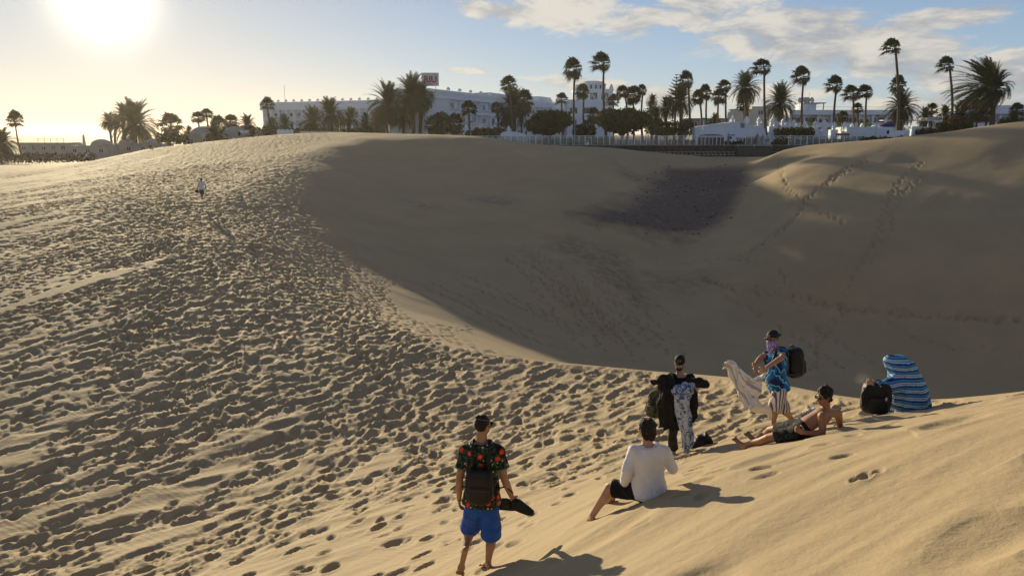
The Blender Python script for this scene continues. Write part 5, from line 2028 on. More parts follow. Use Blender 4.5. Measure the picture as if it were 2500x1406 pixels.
def torso_rings(J, infl=0.0, t0=-.16, t1=1.0, belly=0.0, k=1.0, steps=None):
    pel, nk = V(J['pelvis']), V(J['neck'])
    r1, f1, u1 = basis(nk - pel, V(J['shR']) - V(J['shL']))
    r0, f0, u0 = basis(nk - pel, V(J['hipR']) - V(J['hipL']))
    T_ = [-.18, -.05, .08, .25, .42, .58, .75, .88, .96, 1.03]
    A_ = [.125, .165, .166, .150, .142, .155, .176, .165, .115, .062]
    B_ = [.085, .112, .112, .104, .102, .110, .118, .100, .078, .060]
    out = []
    L = nk - pel
    for t_ in (steps if steps is not None else np.linspace(t0, t1, 12)):
        a = np.interp(t_, T_, A_) * k + infl
        b = np.interp(t_, T_, B_) * k + infl * .9
        w = min(max(t_, 0), 1)
        r = (r0 * (1 - w) + r1 * w).normalized()
        f = (f0 * (1 - w) + f1 * w).normalized()
        c = pel + L * t_ + f * (.012 * math.sin(max(t_, 0) * 3.1) + belly * math.exp(-((t_ - .3) / .22) ** 2))
        out.append((c, r * a, f * b))
    return out


def body_mesh(J, hf, hu, hands, k=1.0, voxel=.009, belly=0.0, feet=True, it=5):
    mb, ex = MB(), MB()
    J = {a: V(b) for a, b in J.items()}
    loft(mb, torso_rings(J, 0, -.16, 1.0, belly, k), 20)
    tr, tf, tu = basis(J['neck'] - J['pelvis'], J['shR'] - J['shL'])
    for s in 'LR':
        sh, el, wr = J['sh' + s], J['el' + s], J['wr' + s]
        limb(mb, [J['neck'] - tu * .03 * k, sh], [.058 * k, .060 * k])
        m1 = sh.lerp(el, .45)
        limb(mb, [sh, m1, el], [.060 * k, .052 * k, .042 * k])
        m2 = el.lerp(wr, .28)
        limb(mb, [el, m2, wr], [.042 * k, .044 * k, .028 * k])
        hip, kn, an, toe = J['hip' + s], J['kn' + s], J['an' + s], J['toe' + s]
        limb(mb, [hip, hip.lerp(kn, .4), kn], [.092 * k, .082 * k, .058 * k])
        c_dir = (an - kn).normalized()
        bk_ = -(toe - an)
        bk_ = (bk_ - c_dir * bk_.dot(c_dir))
        bk_ = bk_.normalized() if bk_.length > 1e-5 else V((0, -1, 0))
        limb(mb, [kn, kn.lerp(an, .30) + bk_ * .016 * k, kn.lerp(an, .62), an], [.056 * k, .059 * k, .044 * k, .035 * k])
        if feet:
            fd = (toe - an)
            L = fd.length
            fd.normalize()
            sole = c_dir - fd * c_dir.dot(fd)
            sole = sole.normalized() if sole.length > 1e-4 else V((0, 0, -1))
            side_ = fd.cross(sole)
            blob(mb, an - fd * .02 * k + sole * .035 * k, (fd * .050 * k, side_ * .034 * k, sole * .040 * k))
            limb(mb, [an + sole * .015 * k, an + fd * L * .55 + sole * .035 * k], [.036 * k, .030 * k])
            blob(mb, an + fd * L * .62 + sole * .045 * k, (fd * .070 * k, side_ * .046 * k, sole * .022 * k))
            for q in range(5):
                o = (q - 2) * .0185 * k
                big = (q == (0 if s == 'L' else 4))
                ln = .028 * k if big else .020 * k
                limb(ex, [an + fd * (L * .62 + .052 * k) + side_ * o + sole * .048 * k, an + fd * (L * .62 + .062 * k + ln) + side_ * o + sole * .052 * k], [.0125 * k if big else .0095 * k] * 2, 8)
    c = V(J['head'])
    hr, hff, huu = None, V(hf).normalized(), V(hu).normalized()
    hr = hff.cross(huu).normalized()
    huu = hr.cross(hff)
    limb(mb, [J['neck'] - tu * .04 * k, c - huu * .045 * k - hff * .01 * k], [.060 * k, .055 * k])
    head_prims(mb, c, hr, hff, huu, k)
    for s in 'LR':
        if s in hands:
            d, n, curl = hands[s]
            hand(ex, J['wr' + s], d, n, s == 'L', curl, k)
    return remesh(mb, voxel, it, extra=ex), (c, hr, hff, huu)


def shirt_mesh(J, infl=.016, hem=-.10, sleeve=.55, k=1.0, voxel=.010, wide=.012, noise=.012, belly=0.0, sl_r=.066, sl_end=None, rings=None, top=.99):
    mb = MB()
    J = {a: V(b) for a, b in J.items()}
    rg = torso_rings(J, infl, hem, top, belly, k)
    n = len(rg)
    rg2 = []
    for i, (c, a, b) in enumerate(rg):
        w = wide * (1 - i / n) ** 1.5
        rg2.append((c, a * (1 + w / a.length), b * (1 + w / b.length)))
    loft(mb, rg2, 22)
    tr, tf, tu = basis(J['neck'] - J['pelvis'], J['shR'] - J['shL'])
    for s in 'LR':
        sh, el, wr = J['sh' + s], J['el' + s], J['wr' + s]
        limb(mb, [J['neck'] - tu * .055 * k, sh], [.064 * k, .078 * k])
        if sleeve <= 1.0:
            e = sh.lerp(el, sleeve)
            limb(mb, [sh, sh.lerp(e, .5)], [.078 * k, sl_r * k])
            mb.tube([sh.lerp(e, .4), e], [sl_r * k, (sl_end or sl_r * 1.04) * k], 14)
        else:
            e = el.lerp(wr, sleeve - 1.0)
            limb(mb, [sh, sh.lerp(el, .5), el], [.080 * k, .070 * k, .062 * k])
            limb(mb, [el, el.lerp(e, .4), e], [.062 * k, .058 * k, .044 * k])
    return remesh(mb, voxel, 4, noise, 9.0)


def shorts_mesh(J, reach=.72, k=1.0, voxel=.010, r0=.104, r1=.098, waist=.24, noise=.012, infl=.014, long=False):
    mb = MB()
    J = {a: V(b) for a, b in J.items()}
    loft(mb, torso_rings(J, infl, -.22, waist, 0, k, np.linspace(-.20, waist, 7)), 22)
    for s in 'LR':
        hip, kn, an = J['hip' + s], J['kn' + s], J['an' + s]
        limb(mb, [hip, hip.lerp(kn, .25)], [.108 * k, r0 * k])
        if long:
            e = kn.lerp(an, reach)
            limb(mb, [hip, kn], [r0 * k, .075 * k])
            mb.tube([kn, e], [.075 * k, r1 * k], 16)
            blob(mb, kn, (V((.074, 0, 0)) * k, V((0, .074, 0)) * k, V((0, 0, .074)) * k))
        else:
            e = hip.lerp(kn, reach)
            mb.tube([hip, hip.lerp(kn, reach * .5), e], [r0 * k, (r0 + r1) / 2 * k, r1 * k], 18)
    return remesh(mb, voxel, 3, noise, 8.0)


def hair_mesh(c, r, f, u, k=1.0, low=-.02, front=.0, puff=.0, noise=.006, voxel=.009):
    """hair cap: a shell round the skull, cut away from the face"""
    mb = MB()
    blob(mb, c + u * (.030 + puff) * k - f * .016 * k, (r * (.083 + puff) * k, f * (.100 + puff) * k, u * (.102 + puff) * k))
    if low < -.02:
        blob(mb, c - f * .040 * k + u * low * k, (r * .078 * k, f * .062 * k, u * .060 * k))
    me = remesh(mb, voxel, 2, noise, 34.0)
    bm = bmesh.new()
    bm.from_mesh(me)
    # cut off what would cover the face
    pln = c + f * (.060 + front) * k + u * .050 * k
    bmesh.ops.bisect_plane(bm, geom=bm.verts[:] + bm.edges[:] + bm.faces[:], plane_co=pln, plane_no=(f * .75 - u * .66).normalized(), clear_outer=True)
    bm.to_mesh(me)
    bm.free()
    return me


def sunglasses(root, c, r, f, u, k=1.0):
    m = MB()
    for s in (-1, 1):
        blob(m, c + r * s * .032 * k + f * .100 * k + u * .008 * k, (r * .030 * k, f * .010 * k, u * .022 * k), 12, 8)
        limb(m, [c + r * s * .060 * k + f * .094 * k + u * .016 * k, c + r * s * .083 * k + f * .060 * k + u * .014 * k, c + r * s * .086 * k - f * .006 * k + u * .004 * k], [.0045 * k] * 3, 6)
    limb(m, [c - r * .012 * k + f * .106 * k + u * .012 * k, c + r * .012 * k + f * .106 * k + u * .012 * k], [.004 * k] * 2, 6)
    m.build('sunglasses', LENS, root, True)


def cap_parts(root, c, r, f, u, mat, k=1.0, backward=False, logo=None):
    g = f if not backward else -f
    mb = MB()
    blob(mb, c + u * .048 * k - f * .010 * k, (r * .088 * k, f * .106 * k, u * .088 * k))
    me = remesh(mb, .008, 2, .002, 12)
    bm = bmesh.new()
    bm.from_mesh(me)
    bmesh.ops.bisect_plane(bm, geom=bm.verts[:] + bm.edges[:] + bm.faces[:], plane_co=c + u * .042 * k, plane_no=-u, clear_outer=True)
    bm.to_mesh(me)
    bm.free()
    cap = finish(me, 'cap', mat, root)
    m = MB()
    n = 10
    top, bot = [], []
    for i in range(n + 1):
        a = R(-78 + 156 * i / n)
        inn = c + u * .046 * k - f * .010 * k + g * math.cos(a) * .098 * k + r * math.sin(a) * .084 * k
        out = c + u * (.036 - .004 * math.cos(a)) * k - f * .010 * k + g * (math.cos(a) * .098 + .078 * math.cos(a) ** .6) * k + r * math.sin(a) * .088 * k
        top += [inn, out]
    vs = [p + u * .004 * k for p in top] + [p - u * .003 * k for p in top]
    o = len(top)
    fs = []
    for i in range(n):
        a = 2 * i
        fs += [(a, a + 1, a + 3, a + 2), (o + a, o + a + 2, o + a + 3, o + a + 1), (a + 1, o + a + 1, o + a + 3, a + 3), (a, a + 2, o + a + 2, o + a)]
    m.add(vs, fs)
    m.build('brim', mat, cap, True)
    if logo:
        lm = text_mesh(logo, .052 * k, .002, flat('gold_thread', (.42, .24, .08), .6, .1), .0012, 'emblem')
        o = part('emblem', lm, cap)
        no = (f * .93 + u * .36).normalized()
        upv = r.cross(no) * -1
        if upv.dot(u) < 0:
            upv = -upv
        xr = upv.cross(no)
        o.matrix_local = Matrix.Translation(c + u * .078 * k + f * .094 * k) @ Matrix((xr, upv, no)).transposed().to_4x4()
    if backward:
        m = MB()
        blob(m, c + f * .094 * k + u * .066 * k, (r * .034 * k, f * .008 * k, u * .020 * k), 10, 6)
        m.build('strap_opening', SKIN, cap, True)
        m = MB()
        limb(m, [c + f * .098 * k + u * .048 * k - r * .045 * k, c + f * .108 * k + u * .048 * k, c + f * .098 * k + u * .048 * k + r * .045 * k], [.006 * k] * 3, 6)
        m.build('strap', mat, cap, True)
    return cap


def rounded(c, ax, p=4.0, n=20, m=14):
    """rounded box: superellipsoid with half-axis vectors"""
    mb = MB()
    t = MB().ellip((0, 0, 0), (1, 1, 1), n, m)
    vs = []
    for v in t.v:
        s = (abs(v[0]) ** p + abs(v[1]) ** p + abs(v[2]) ** p) ** (1 / p)
        q = [x / s for x in v]
        vs.append(V(c) + V(ax[0]) * q[0] + V(ax[1]) * q[1] + V(ax[2]) * q[2])
    mb.add(vs, t.f)
    return mb


def backpack(label, c, r, o, u, w, d, h, mat, straps=None, name='backpack', pocket_mat=None, base=None, tags=False):
    """pack with pockets, handle and side straps; o points away from the wearer's back"""
    c = V(c)
    root = thing(name, label, 'backpack', tuple(c - u * h / 2 if base is None else base))
    off = -V(root.location)
    r, o, u = V(r), V(o), V(u)

    def put(mb, nm, mt, par=root):
        mb.v = [tuple(V(p) + off) for p in mb.v]
        return mb.build(nm, mt, par, True)
    put(rounded(c, (r * w / 2, o * d / 2, u * h / 2), 4.6, 28, 20), 'body', mat)
    pk = put(rounded(c + o * d * .46 - u * h * .18, (r * w * .40, o * d * .20, u * h * .27), 3.6), 'front_pocket', pocket_mat or mat)
    put(rounded(c + o * d * .44 + u * h * .20, (r * w * .36, o * d * .13, u * h * .14), 3.2), 'top_pocket', pocket_mat or mat)
    m = MB()
    limb(m, [c - r * w * .1 + u * h * .47, c - r * w * .07 + u * h * .56, c + r * w * .07 + u * h * .56, c + r * w * .1 + u * h * .47], [.010] * 4, 6)
    put(m, 'handle', mat)
    for s in (-1, 1):
        m = MB()
        m.tube([c + r * s * w * .505 + o * d * .1 + u * h * .30, c + r * s * w * .52 + o * d * .25, c + r * s * w * .505 + o * d * .2 - u * h * .32], [.009] * 3, 6)
        put(m, 'side_strap', DARKMETAL)
    m = MB()
    m.tube([c - r * w * .34 + o * d * .64 - u * h * .02, c + r * w * .34 + o * d * .64 - u * h * .02], .005, 5)
    put(m, 'zip', DARKMETAL, pk)
    for pts, rad in (straps or []):
        m = MB()
        m.tube(pts, rad, 8)
        put(m, 'shoulder_strap' if rad > .012 else 'loose_strap', mat)
    if tags:
        put(rounded(c + o * d * .67 + u * h * .06 + r * w * .22, (r * .018, o * .006, u * .028), 3), 'clip', METAL)
    return root


def drape(name, label, cat, rows, mat, nu=44, nv=34, fold=.02, ffreq=7.0, thick=.008, parent=None, seed=1, noise=.015):
    """hanging cloth through rows of points, with folds and thickness"""
    P = np.array([[tuple(p) for p in r] for r in rows], float)

    def cr(P, n):
        m = len(P)
        out = []
        for t_ in np.linspace(0, m - 1, n):
            i = min(int(t_), m - 2)
            f = t_ - i
            p0, p1, p2, p3 = P[max(i - 1, 0)], P[i], P[i + 1], P[min(i + 2, m - 1)]
            out.append(.5 * ((2 * p1) + (-p0 + p2) * f + (2 * p0 - 5 * p1 + 4 * p2 - p3) * f * f + (-p0 + 3 * p1 - 3 * p2 + p3) * f ** 3))
        return np.array(out)
    G = cr(P, nv)
    G = np.swapaxes(cr(np.swapaxes(G, 0, 1), nu), 0, 1)
    du = np.gradient(G, axis=1)
    dv = np.gradient(G, axis=0)
    N = np.cross(du, dv)
    N /= np.maximum(np.linalg.norm(N, axis=2), 1e-9)[..., None]
    uu, vv = np.meshgrid(np.linspace(0, 1, nu), np.linspace(0, 1, nv))
    d = fold * np.sin(uu * ffreq * 6.283 + 1.5 * np.sin(vv * 3.1 + seed) + seed) * (.35 + .65 * vv) + noise * fbm(uu * 7 + seed, vv * 7, seed, 3)
    G = G + N * d[..., None]
    org = G.reshape(-1, 3).mean(0)
    org[2] = G[..., 2].min()
    H = thick / 2
    vs = np.concatenate([(G + N * H).reshape(-1, 3), (G - N * H).reshape(-1, 3)]) - org
    o = nu * nv
    fs = []
    for j in range(nv - 1):
        for i in range(nu - 1):
            a = j * nu + i
            fs.append((a, a + 1, a + nu + 1, a + nu))
            fs.append((o + a, o + a + nu, o + a + nu + 1, o + a + 1))
    ring = [i for i in range(nu)] + [j * nu + nu - 1 for j in range(1, nv)] + [(nv - 1) * nu + i for i in range(nu - 2, -1, -1)] + [j * nu for j in range(nv - 2, 0, -1)]
    for a, b in zip(ring, ring[1:] + ring[:1]):
        fs.append((b, a, o + a, o + b))
    me = bpy.data.meshes.new(name)
    me.from_pydata([tuple(v) for v in vs], [], fs)
    at = me.attributes.new('cloth_uv', 'FLOAT_VECTOR', 'POINT')
    uvs = np.concatenate([np.stack([uu, vv, uu * 0], 2).reshape(-1, 3)] * 2).astype(np.float32)
    at.data.foreach_set('vector', uvs.ravel())
    me.materials.append(mat)
    me.polygons.foreach_set("use_smooth", [True] * len(me.polygons))
    ob = part(name, me, parent, loc=tuple(V(org) - (parent.location if parent is not None else V((0, 0, 0)))))
    if parent is None:
        tag(ob, label, cat)
    return ob


# ---------------------------------------------------------------- cloth patterns
def cloth_base(name, rough=.8):
    m, t, b = new_mat(name)
    b.inputs['Roughness'].default_value = rough
    b.inputs['Specular IOR Level'].default_value = .2
    tcn = t.node('ShaderNodeTexCoord')
    P = tcn.outputs['Object']
    bp = t.node('ShaderNodeBump')
    bp.inputs['Distance'].default_value = .010
    t.put(bp.inputs['Height'], t.noise(P, 18, 4, .6))
    t.put(b.inputs['Normal'], bp.outputs[0])
    return m, t, b, P


def vor(t, P, s, out='Distance', rnd=1.0):
    v = t.node('ShaderNodeTexVoronoi', feature='F1')
    t.put(v.inputs['Vector'], P)
    v.inputs['Scale'].default_value = s
    v.inputs['Randomness'].default_value = rnd
    return v.outputs['Distance'], v.outputs['Color']


def floral():
    m, t, b, P = cloth_base('floral_print')
    n = t.noise(P, 24, 3, .6, 1.2)
    c = t.mix(t.smooth(n, .50, .60), (.010, .012, .012), (.045, .10, .055))
    d, k = vor(t, t.vmath('ADD', P, (.3, .1, .2)), 21)
    kr, kg, kb = t.sep(k)
    c = t.mix(t.math('MULTIPLY', t.math('SUBTRACT', 1.0, t.smooth(d, .16, .30)), t.math('GREATER_THAN', kr, .45)), c, (.58, .50, .34))
    wob = t.math('ADD', d, 0.0)
    d2, k2 = vor(t, P, 10.5)
    r2, g2, b2 = t.sep(k2)
    pet = t.math('ADD', d2, t.math('MULTIPLY', t.math('SUBTRACT', t.noise(P, 55, 2, .5), .5), .34))
    c = t.mix(t.math('MULTIPLY', t.math('SUBTRACT', 1.0, t.smooth(pet, .26, .33)), t.math('GREATER_THAN', r2, .22)), c, (.72, .06, .025))
    c = t.mix(t.math('MULTIPLY', t.math('SUBTRACT', 1.0, t.smooth(d2, .05, .09)), t.math('GREATER_THAN', r2, .22)), c, (.70, .42, .08))
    t.put(b.inputs['Base Color'], c)
    return m


def stripes(name, axis, freq, ca, cb, duty=.5, warp=.4, cc=None, freq2=0):
    m, t, b, P = cloth_base(name)
    x = t.vmath('DOT_PRODUCT', P, axis)
    x = t.math('ADD', t.math('MULTIPLY', x, freq), t.math('MULTIPLY', t.noise(P, 3, 2, .5), warp))
    s = t.math('FRACT', x)
    c = t.mix(t.math('GREATER_THAN', s, duty), ca, cb)
    if cc:
        y = t.math('FRACT', t.math('ADD', t.math('MULTIPLY', t.vmath('DOT_PRODUCT', P, axis), freq2), t.math('MULTIPLY', t.noise(P, 3, 2, .5), warp * .6)))
        c = t.mix(t.math('LESS_THAN', y, .16), c, cc)
    t.put(b.inputs['Base Color'], c)
    return m


def towel_stripes(name, ca, cb, cc, freq):
    """stripes across a draped cloth"""
    m, t, b, P = cloth_base(name)
    a = t.node('ShaderNodeAttribute', attribute_name='cloth_uv')
    x, y, z = t.sep(a.outputs['Vector'])
    s = t.math('FRACT', t.math('MULTIPLY', x, freq))
    c = t.mix(t.math('LESS_THAN', s, .30), ca, cb)
    s2 = t.math('FRACT', t.math('MULTIPLY', x, freq * 2.7))
    c = t.mix(t.math('LESS_THAN', s2, .16), c, cc)
    edge = t.math('LESS_THAN', t.math('ABSOLUTE', t.math('SUBTRACT', x, .5)), .40)
    c = t.mix(edge, ca, c)
    t.put(b.inputs['Base Color'], c)
    return m


def paisley(name, ca, cb, s1=26, s2=60, th=.45):
    m, t, b, P = cloth_base(name)
    d, k = vor(t, P, s1)
    ring = t.math('ABSOLUTE', t.math('SUBTRACT', d, .34))
    n = t.noise(P, s2, 3, .6, 1.0)
    f = t.math('MAXIMUM', t.math('LESS_THAN', ring, .085), t.math('GREATER_THAN', n, .5 + (1 - th) * .12))
    t.put(b.inputs['Base Color'], t.mix(f, ca, cb))
    return m


def palmprint():
    m, t, b, P = cloth_base('blue_palm_print')
    x, y, z = t.sep(P)
    w = t.node('ShaderNodeTexWave', wave_type='BANDS', bands_direction='DIAGONAL')
    t.put(w.inputs['Vector'], P)
    w.inputs['Scale'].default_value = 4.5
    w.inputs['Distortion'].default_value = 14
    w.inputs['Detail'].default_value = 2
    c = t.mix(t.smooth(t.noise(P, 4.5, 3, .5), .42, .56), (.012, .16, .48), (.010, .020, .085))
    c = t.mix(t.math('GREATER_THAN', w.outputs['Fac'], .88), c, (.16, .52, .72))
    t.put(b.inputs['Base Color'], c)
    return m


def camo():
    m, t, b, P = cloth_base('camouflage_cloth')
    n = t.noise(P, 14, 2, .5, .6)
    c = t.ramp(n, [(.0, (.022, .024, .016)), (.44, (.075, .068, .042)), (.52, (.16, .135, .085)), (.60, (.045, .052, .03))], 'CONSTANT')
    t.put(b.inputs['Base Color'], c)
    return m


def blue_towel():
    m, t, b, P = cloth_base('blue_striped_towel')
    x, y, z = t.sep(P)
    h = t.math('ADD', t.math('MULTIPLY', z, 1.0), t.math('MULTIPLY', t.noise(P, 2.2, 3, .5), .05))
    s = t.math('FRACT', t.math('MULTIPLY', h, 9.0))
    c = t.ramp(s, [(0, (.07, .28, .58)), (.26, (.014, .026, .13)), (.42, (.07, .28, .58)), (.54, (.66, .70, .76)), (.64, (.10, .34, .62)), (.80, (.70, .74, .78)), (.90, (.014, .03, .15))], 'CONSTANT')
    t.put(b.inputs['Base Color'], c)
    return m

# ================================================================ the group on the near slope
def joints(D0, base, spec):
    """joints from where the photo shows them: (x, y, metres nearer or farther than D0)"""
    o = {}
    for k, (a, b, c) in spec.items():
        o[k] = V(pix(a, b, D=D0 + c)) - V(base)
    return o


def settle(J, base, **kw):
    """rest joints at given heights above the sand under them"""
    for k_, h in kw.items():
        w_ = V(base) + J[k_]
        J[k_].z = ground(w_.x, w_.y) + h - base.z


FLORAL = floral()
BUFF = skin_mat('skin_feet', (0.44, 0.27, 0.18))


def person(label, base, group=None):
    return thing('person', label, 'person', tuple(base), 0, group)


# ---- man in the floral shirt, walking away
D0 = 7.80
bA = V(spot(1190, 1385))
bA.z = ground(bA.x, bA.y)
JA = joints(D0, bA, dict(head=(1179, 1038, .02), neck=(1176, 1076, 0), pelvis=(1176, 1222, .06), shL=(1136, 1101, .03), shR=(1216, 1101, .0),
                         elL=(1122, 1168, .0), wrL=(1121, 1215, .10), elR=(1231, 1168, .0), wrR=(1250, 1213, .14),
                         hipL=(1158, 1238, .08), hipR=(1195, 1238, .06), knL=(1148, 1292, .34), knR=(1199, 1312, .20), anL=(1136, 1341, .06), anR=(1192, 1371, .16),
                         toeL=(1122, 1368, .12), toeR=(1180, 1374, .33)))
settle(JA, bA, anR=.075, toeR=.065, toeL=.05)
pA = person('man walking away in a floral shirt and bright blue shorts, shoes in hand', bA)
hfA = V((.62, .78, -.08))
me, (c, r, f, u) = body_mesh(JA, hfA, (0.02, -.02, 1), {'L': ((0.02, .12, -1), (1, .1, 0), .45), 'R': ((.45, .25, -.85), (-.6, .7, -.1), .9)}, 1.0, .009)
finish(me, 'body', SKIN, pA)
finish(shirt_mesh(JA, .020, -.03, .58, 1.0, .010, .030, .013, sl_r=.070, sl_end=.078), 'shirt', FLORAL, pA)
finish(shorts_mesh(JA, .93, 1.0, .010, .108, .118, .22, .014, .018), 'shorts', BLUEC, pA)
hm = finish(hair_mesh(c, r, f, u, 1.0, -.02, -.012, -.004, .004), 'hair', HAIR, pA)
m = MB()
blob(m, c + u * .105 - f * .085, (r * .030, f * .030, u * .028))
finish(remesh(m, .006, 2, .004, 40), 'hair_bun', HAIR, pA)
m = MB()
pts = [c + u * .075 + (f * math.cos(a) * .090 + r * math.sin(a) * .0755) - f * .018 - u * .02 * math.cos(a) for a in np.linspace(0, 2 * math.pi, 22)]
m.tube(pts, .004, 6, False)
m.build('hair_band', flat('grey_band', (.16, .16, .15), .7, .1), pA, True)
sunglasses(pA, c, r, f, u)
trA, tfA, tuA = basis(JA['neck'] - JA['pelvis'], JA['shR'] - JA['shL'])
m = MB()
pts = [JA['neck'] + tuA * -.004 + trA * math.cos(a) * .066 + tfA * math.sin(a) * .066 for a in np.linspace(0, 2 * math.pi, 18)]
m.tube(pts, .012, 8, False)
m.build('collar', flat('sage_trim', (.16, .20, .15), .8, .1), pA, True)
for s in 'LR':
    e = JA['sh' + s].lerp(JA['el' + s], .58)
    d = (JA['el' + s] - JA['sh' + s]).normalized()
    a1 = d.orthogonal().normalized()
    a2 = d.cross(a1)
    m = MB()
    m.tube([e + a1 * math.cos(a) * .077 + a2 * math.sin(a) * .077 for a in np.linspace(0, 2 * math.pi, 18)], .010, 6, False)
    m.build('cuff', flat('sage_trim', (.16, .20, .15), .8, .1), pA, True)
spA = JA['neck'] - JA['pelvis']
cb_ = bA + JA['pelvis'] + spA * .40 - tfA * .185
st = []
for s, k_ in (('L', -1), ('R', 1)):
    sh = bA + JA['sh' + s]
    top = bA + JA['neck'] - tuA * .02 + trA * k_ * .085
    st.append(([cb_ + trA * k_ * .07 + tuA * .20 + tfA * .03, top - tfA * .095 - tuA * .055, top + tuA * .034 - tfA * .02, top - tuA * .03 + tfA * .11, top - tuA * .16 + tfA * .15], .019))
    hp = bA + JA['pelvis'] + spA * .28 + trA * k_ * .17
    st.append(([hp - tfA * .08, hp + trA * k_ * .09 - tuA * .01, hp + trA * k_ * .17 - tuA * .085], .009))
backpack('small black backpack on the back of the man in the floral shirt', cb_, trA, -tfA, tuA, .275, .15, .40, BLACKN, st, pocket_mat=flat('brown_black_nylon', (.024, .018, .017), .6, .2, 8, bump=.006, bscale=30))


def shoe(root, name, c, fd, up, mat, k=1.0):
    c, fd, up = V(c), V(fd).normalized(), V(up)
    up = (up - fd * up.dot(fd)).normalized()
    sd = fd.cross(up)
    mb = MB()
    loft(mb, [(c - fd * .13 * k, sd * .022, up * .035), (c - fd * .11 * k + up * .015, sd * .040, up * .066), (c - fd * .04 * k + up * .016, sd * .043, up * .064), (c + fd * .03 * k - up * .000, sd * .046, up * .048),
              (c + fd * .10 * k - up * .014, sd * .043, up * .028), (c + fd * .145 * k - up * .018, sd * .028, up * .018)], 16)
    b = finish(remesh(mb, .008, 3, .004, 30), name, mat, root)
    mb = MB()
    loft(mb, [(c - fd * .135 * k - up * .045, sd * .026, up * .012), (c - up * .047, sd * .043, up * .013), (c + fd * .10 * k - up * .046, sd * .046, up * .012), (c + fd * .152 * k - up * .040, sd * .026, up * .010)], 14)
    mb.build('sole', DARKMETAL, b, True)
    return b


wr = bA + JA['wrR']
for i, (dx_, lab) in enumerate(((-.055, 'black sports shoe held by the walking man, the nearer to his leg'), (.075, 'black sports shoe held by the walking man, the outer one'))):
    sc_ = wr + V((.03 + dx_, .05 - i * .07, -.115 + i * .01))
    so = thing('shoe', lab, 'shoe', tuple(sc_ - V((0, 0, .05))), 0, 'pair of shoes carried in the hand')
    shoe(so, 'upper', V((0, 0, .05)), (.80 - i * .1, .25 - .5 * i, -.14), (0.05, -.1, 1), BLACKN)

# ---- man in white sitting with his back to the camera
D0 = 7.60
bB = V(spot(1583, 1217))
bB.z = ground(bB.x, bB.y)
JB = joints(D0, bB, dict(head=(1579, 1050, .04), neck=(1581, 1086, .0), pelvis=(1586, 1196, .02), shL=(1549, 1103, -.02), shR=(1620, 1104, .06),
                         elL=(1531, 1148, -.06), wrL=(1524, 1180, .06), elR=(1643, 1142, .10), wrR=(1634, 1146, .34),
                         hipL=(1560, 1198, .02), hipR=(1603, 1196, .14), knL=(1489, 1190, .20), knR=(1524, 1178, .50), anL=(1444, 1236, .34), anR=(1486, 1216, .78),
                         toeL=(1424, 1243, .46), toeR=(1462, 1222, .92)))
settle(JB, bB, anL=.03, toeL=-.06, anR=.05, toeR=.0)
pB = person('man in a white long-sleeved shirt sitting with his back to us', bB)
me, (c, r, f, u) = body_mesh(JB, V((-.42, .90, -.10)), (0, .0, 1), {'L': ((.25, .35, -.8), (.3, .7, .3), .5), 'R': ((-.4, .8, -.1), (-.3, 0, -.9), .6)}, .98, .009)
finish(me, 'body', SKIN2, pB)
finish(shirt_mesh(JB, .018, -.10, 1.97, .98, .009, .020, .016), 'shirt', WHITEC, pB)
finish(shorts_mesh(JB, .86, .98, .010, .104, .098, .16, .012, .012), 'shorts', BLACKC, pB)
finish(hair_mesh(c, r, f, u, .98, -.045, .0, .004, .022, .008), 'hair', HAIR2, pB)

# ---- man in a black cap holding clothes
D0 = 12.12
bC = V(spot(1648, 1109))
bC.z = ground(bC.x, bC.y)
JC = joints(D0, bC, dict(head=(1659, 886, -.02), neck=(1661, 917, .02), pelvis=(1661, 1012, .03), shR=(1638, 921, .04), shL=(1685, 922, .04),
                         elR=(1624, 951, -.02), wrR=(1614, 930, -.24), elL=(1699, 956, .0), wrL=(1678, 958, -.26),
                         hipR=(1648, 1020, .03), hipL=(1675, 1020, .05), knR=(1641, 1066, -.10), knL=(1676, 1064, .04), anR=(1645, 1101, .0), anL=(1676, 1098, .12),
                         toeR=(1640, 1109, -.20), toeL=(1680, 1107, -.08)))
settle(JC, bC, anR=.075, toeR=.065, anL=.075, toeL=.065)
pC = person('bearded man in a black cap and black clothes with jackets over his arms', bC)
me, (c, r, f, u) = body_mesh(JC, V((-.30, -.94, -.12)), (0.02, -.1, 1), {'R': ((-.2, -.3, .9), (.5, -.5, .2), .7), 'L': ((-.85, -.3, .1), (.1, .4, .8), .6)}, 1.0, .010)
finish(me, 'body', SKIN2, pC)
finish(shirt_mesh(JC, .018, -.08, .62, 1.0, .011, .016, .010), 'shirt', BLACKC, pC)
finish(shorts_mesh(JC, .88, 1.0, .011, .102, .078, .2, .012, .012, long=True), 'trousers', CHAR, pC)
finish(hair_mesh(c, r, f, u, 1.0, -.03, .0, .0, .006), 'hair', HAIR, pC)
face_parts(pC, c, r, f, u, 1.0, True, HAIR2)
cap_parts(pC, c, r, f, u, flat('black_cap', (.014, .014, .020), .75, .2, 10), 1.0, False, 'LA')


def Q(px_, py_, dy):
    return pix(px_, py_, D=D0 + dy)


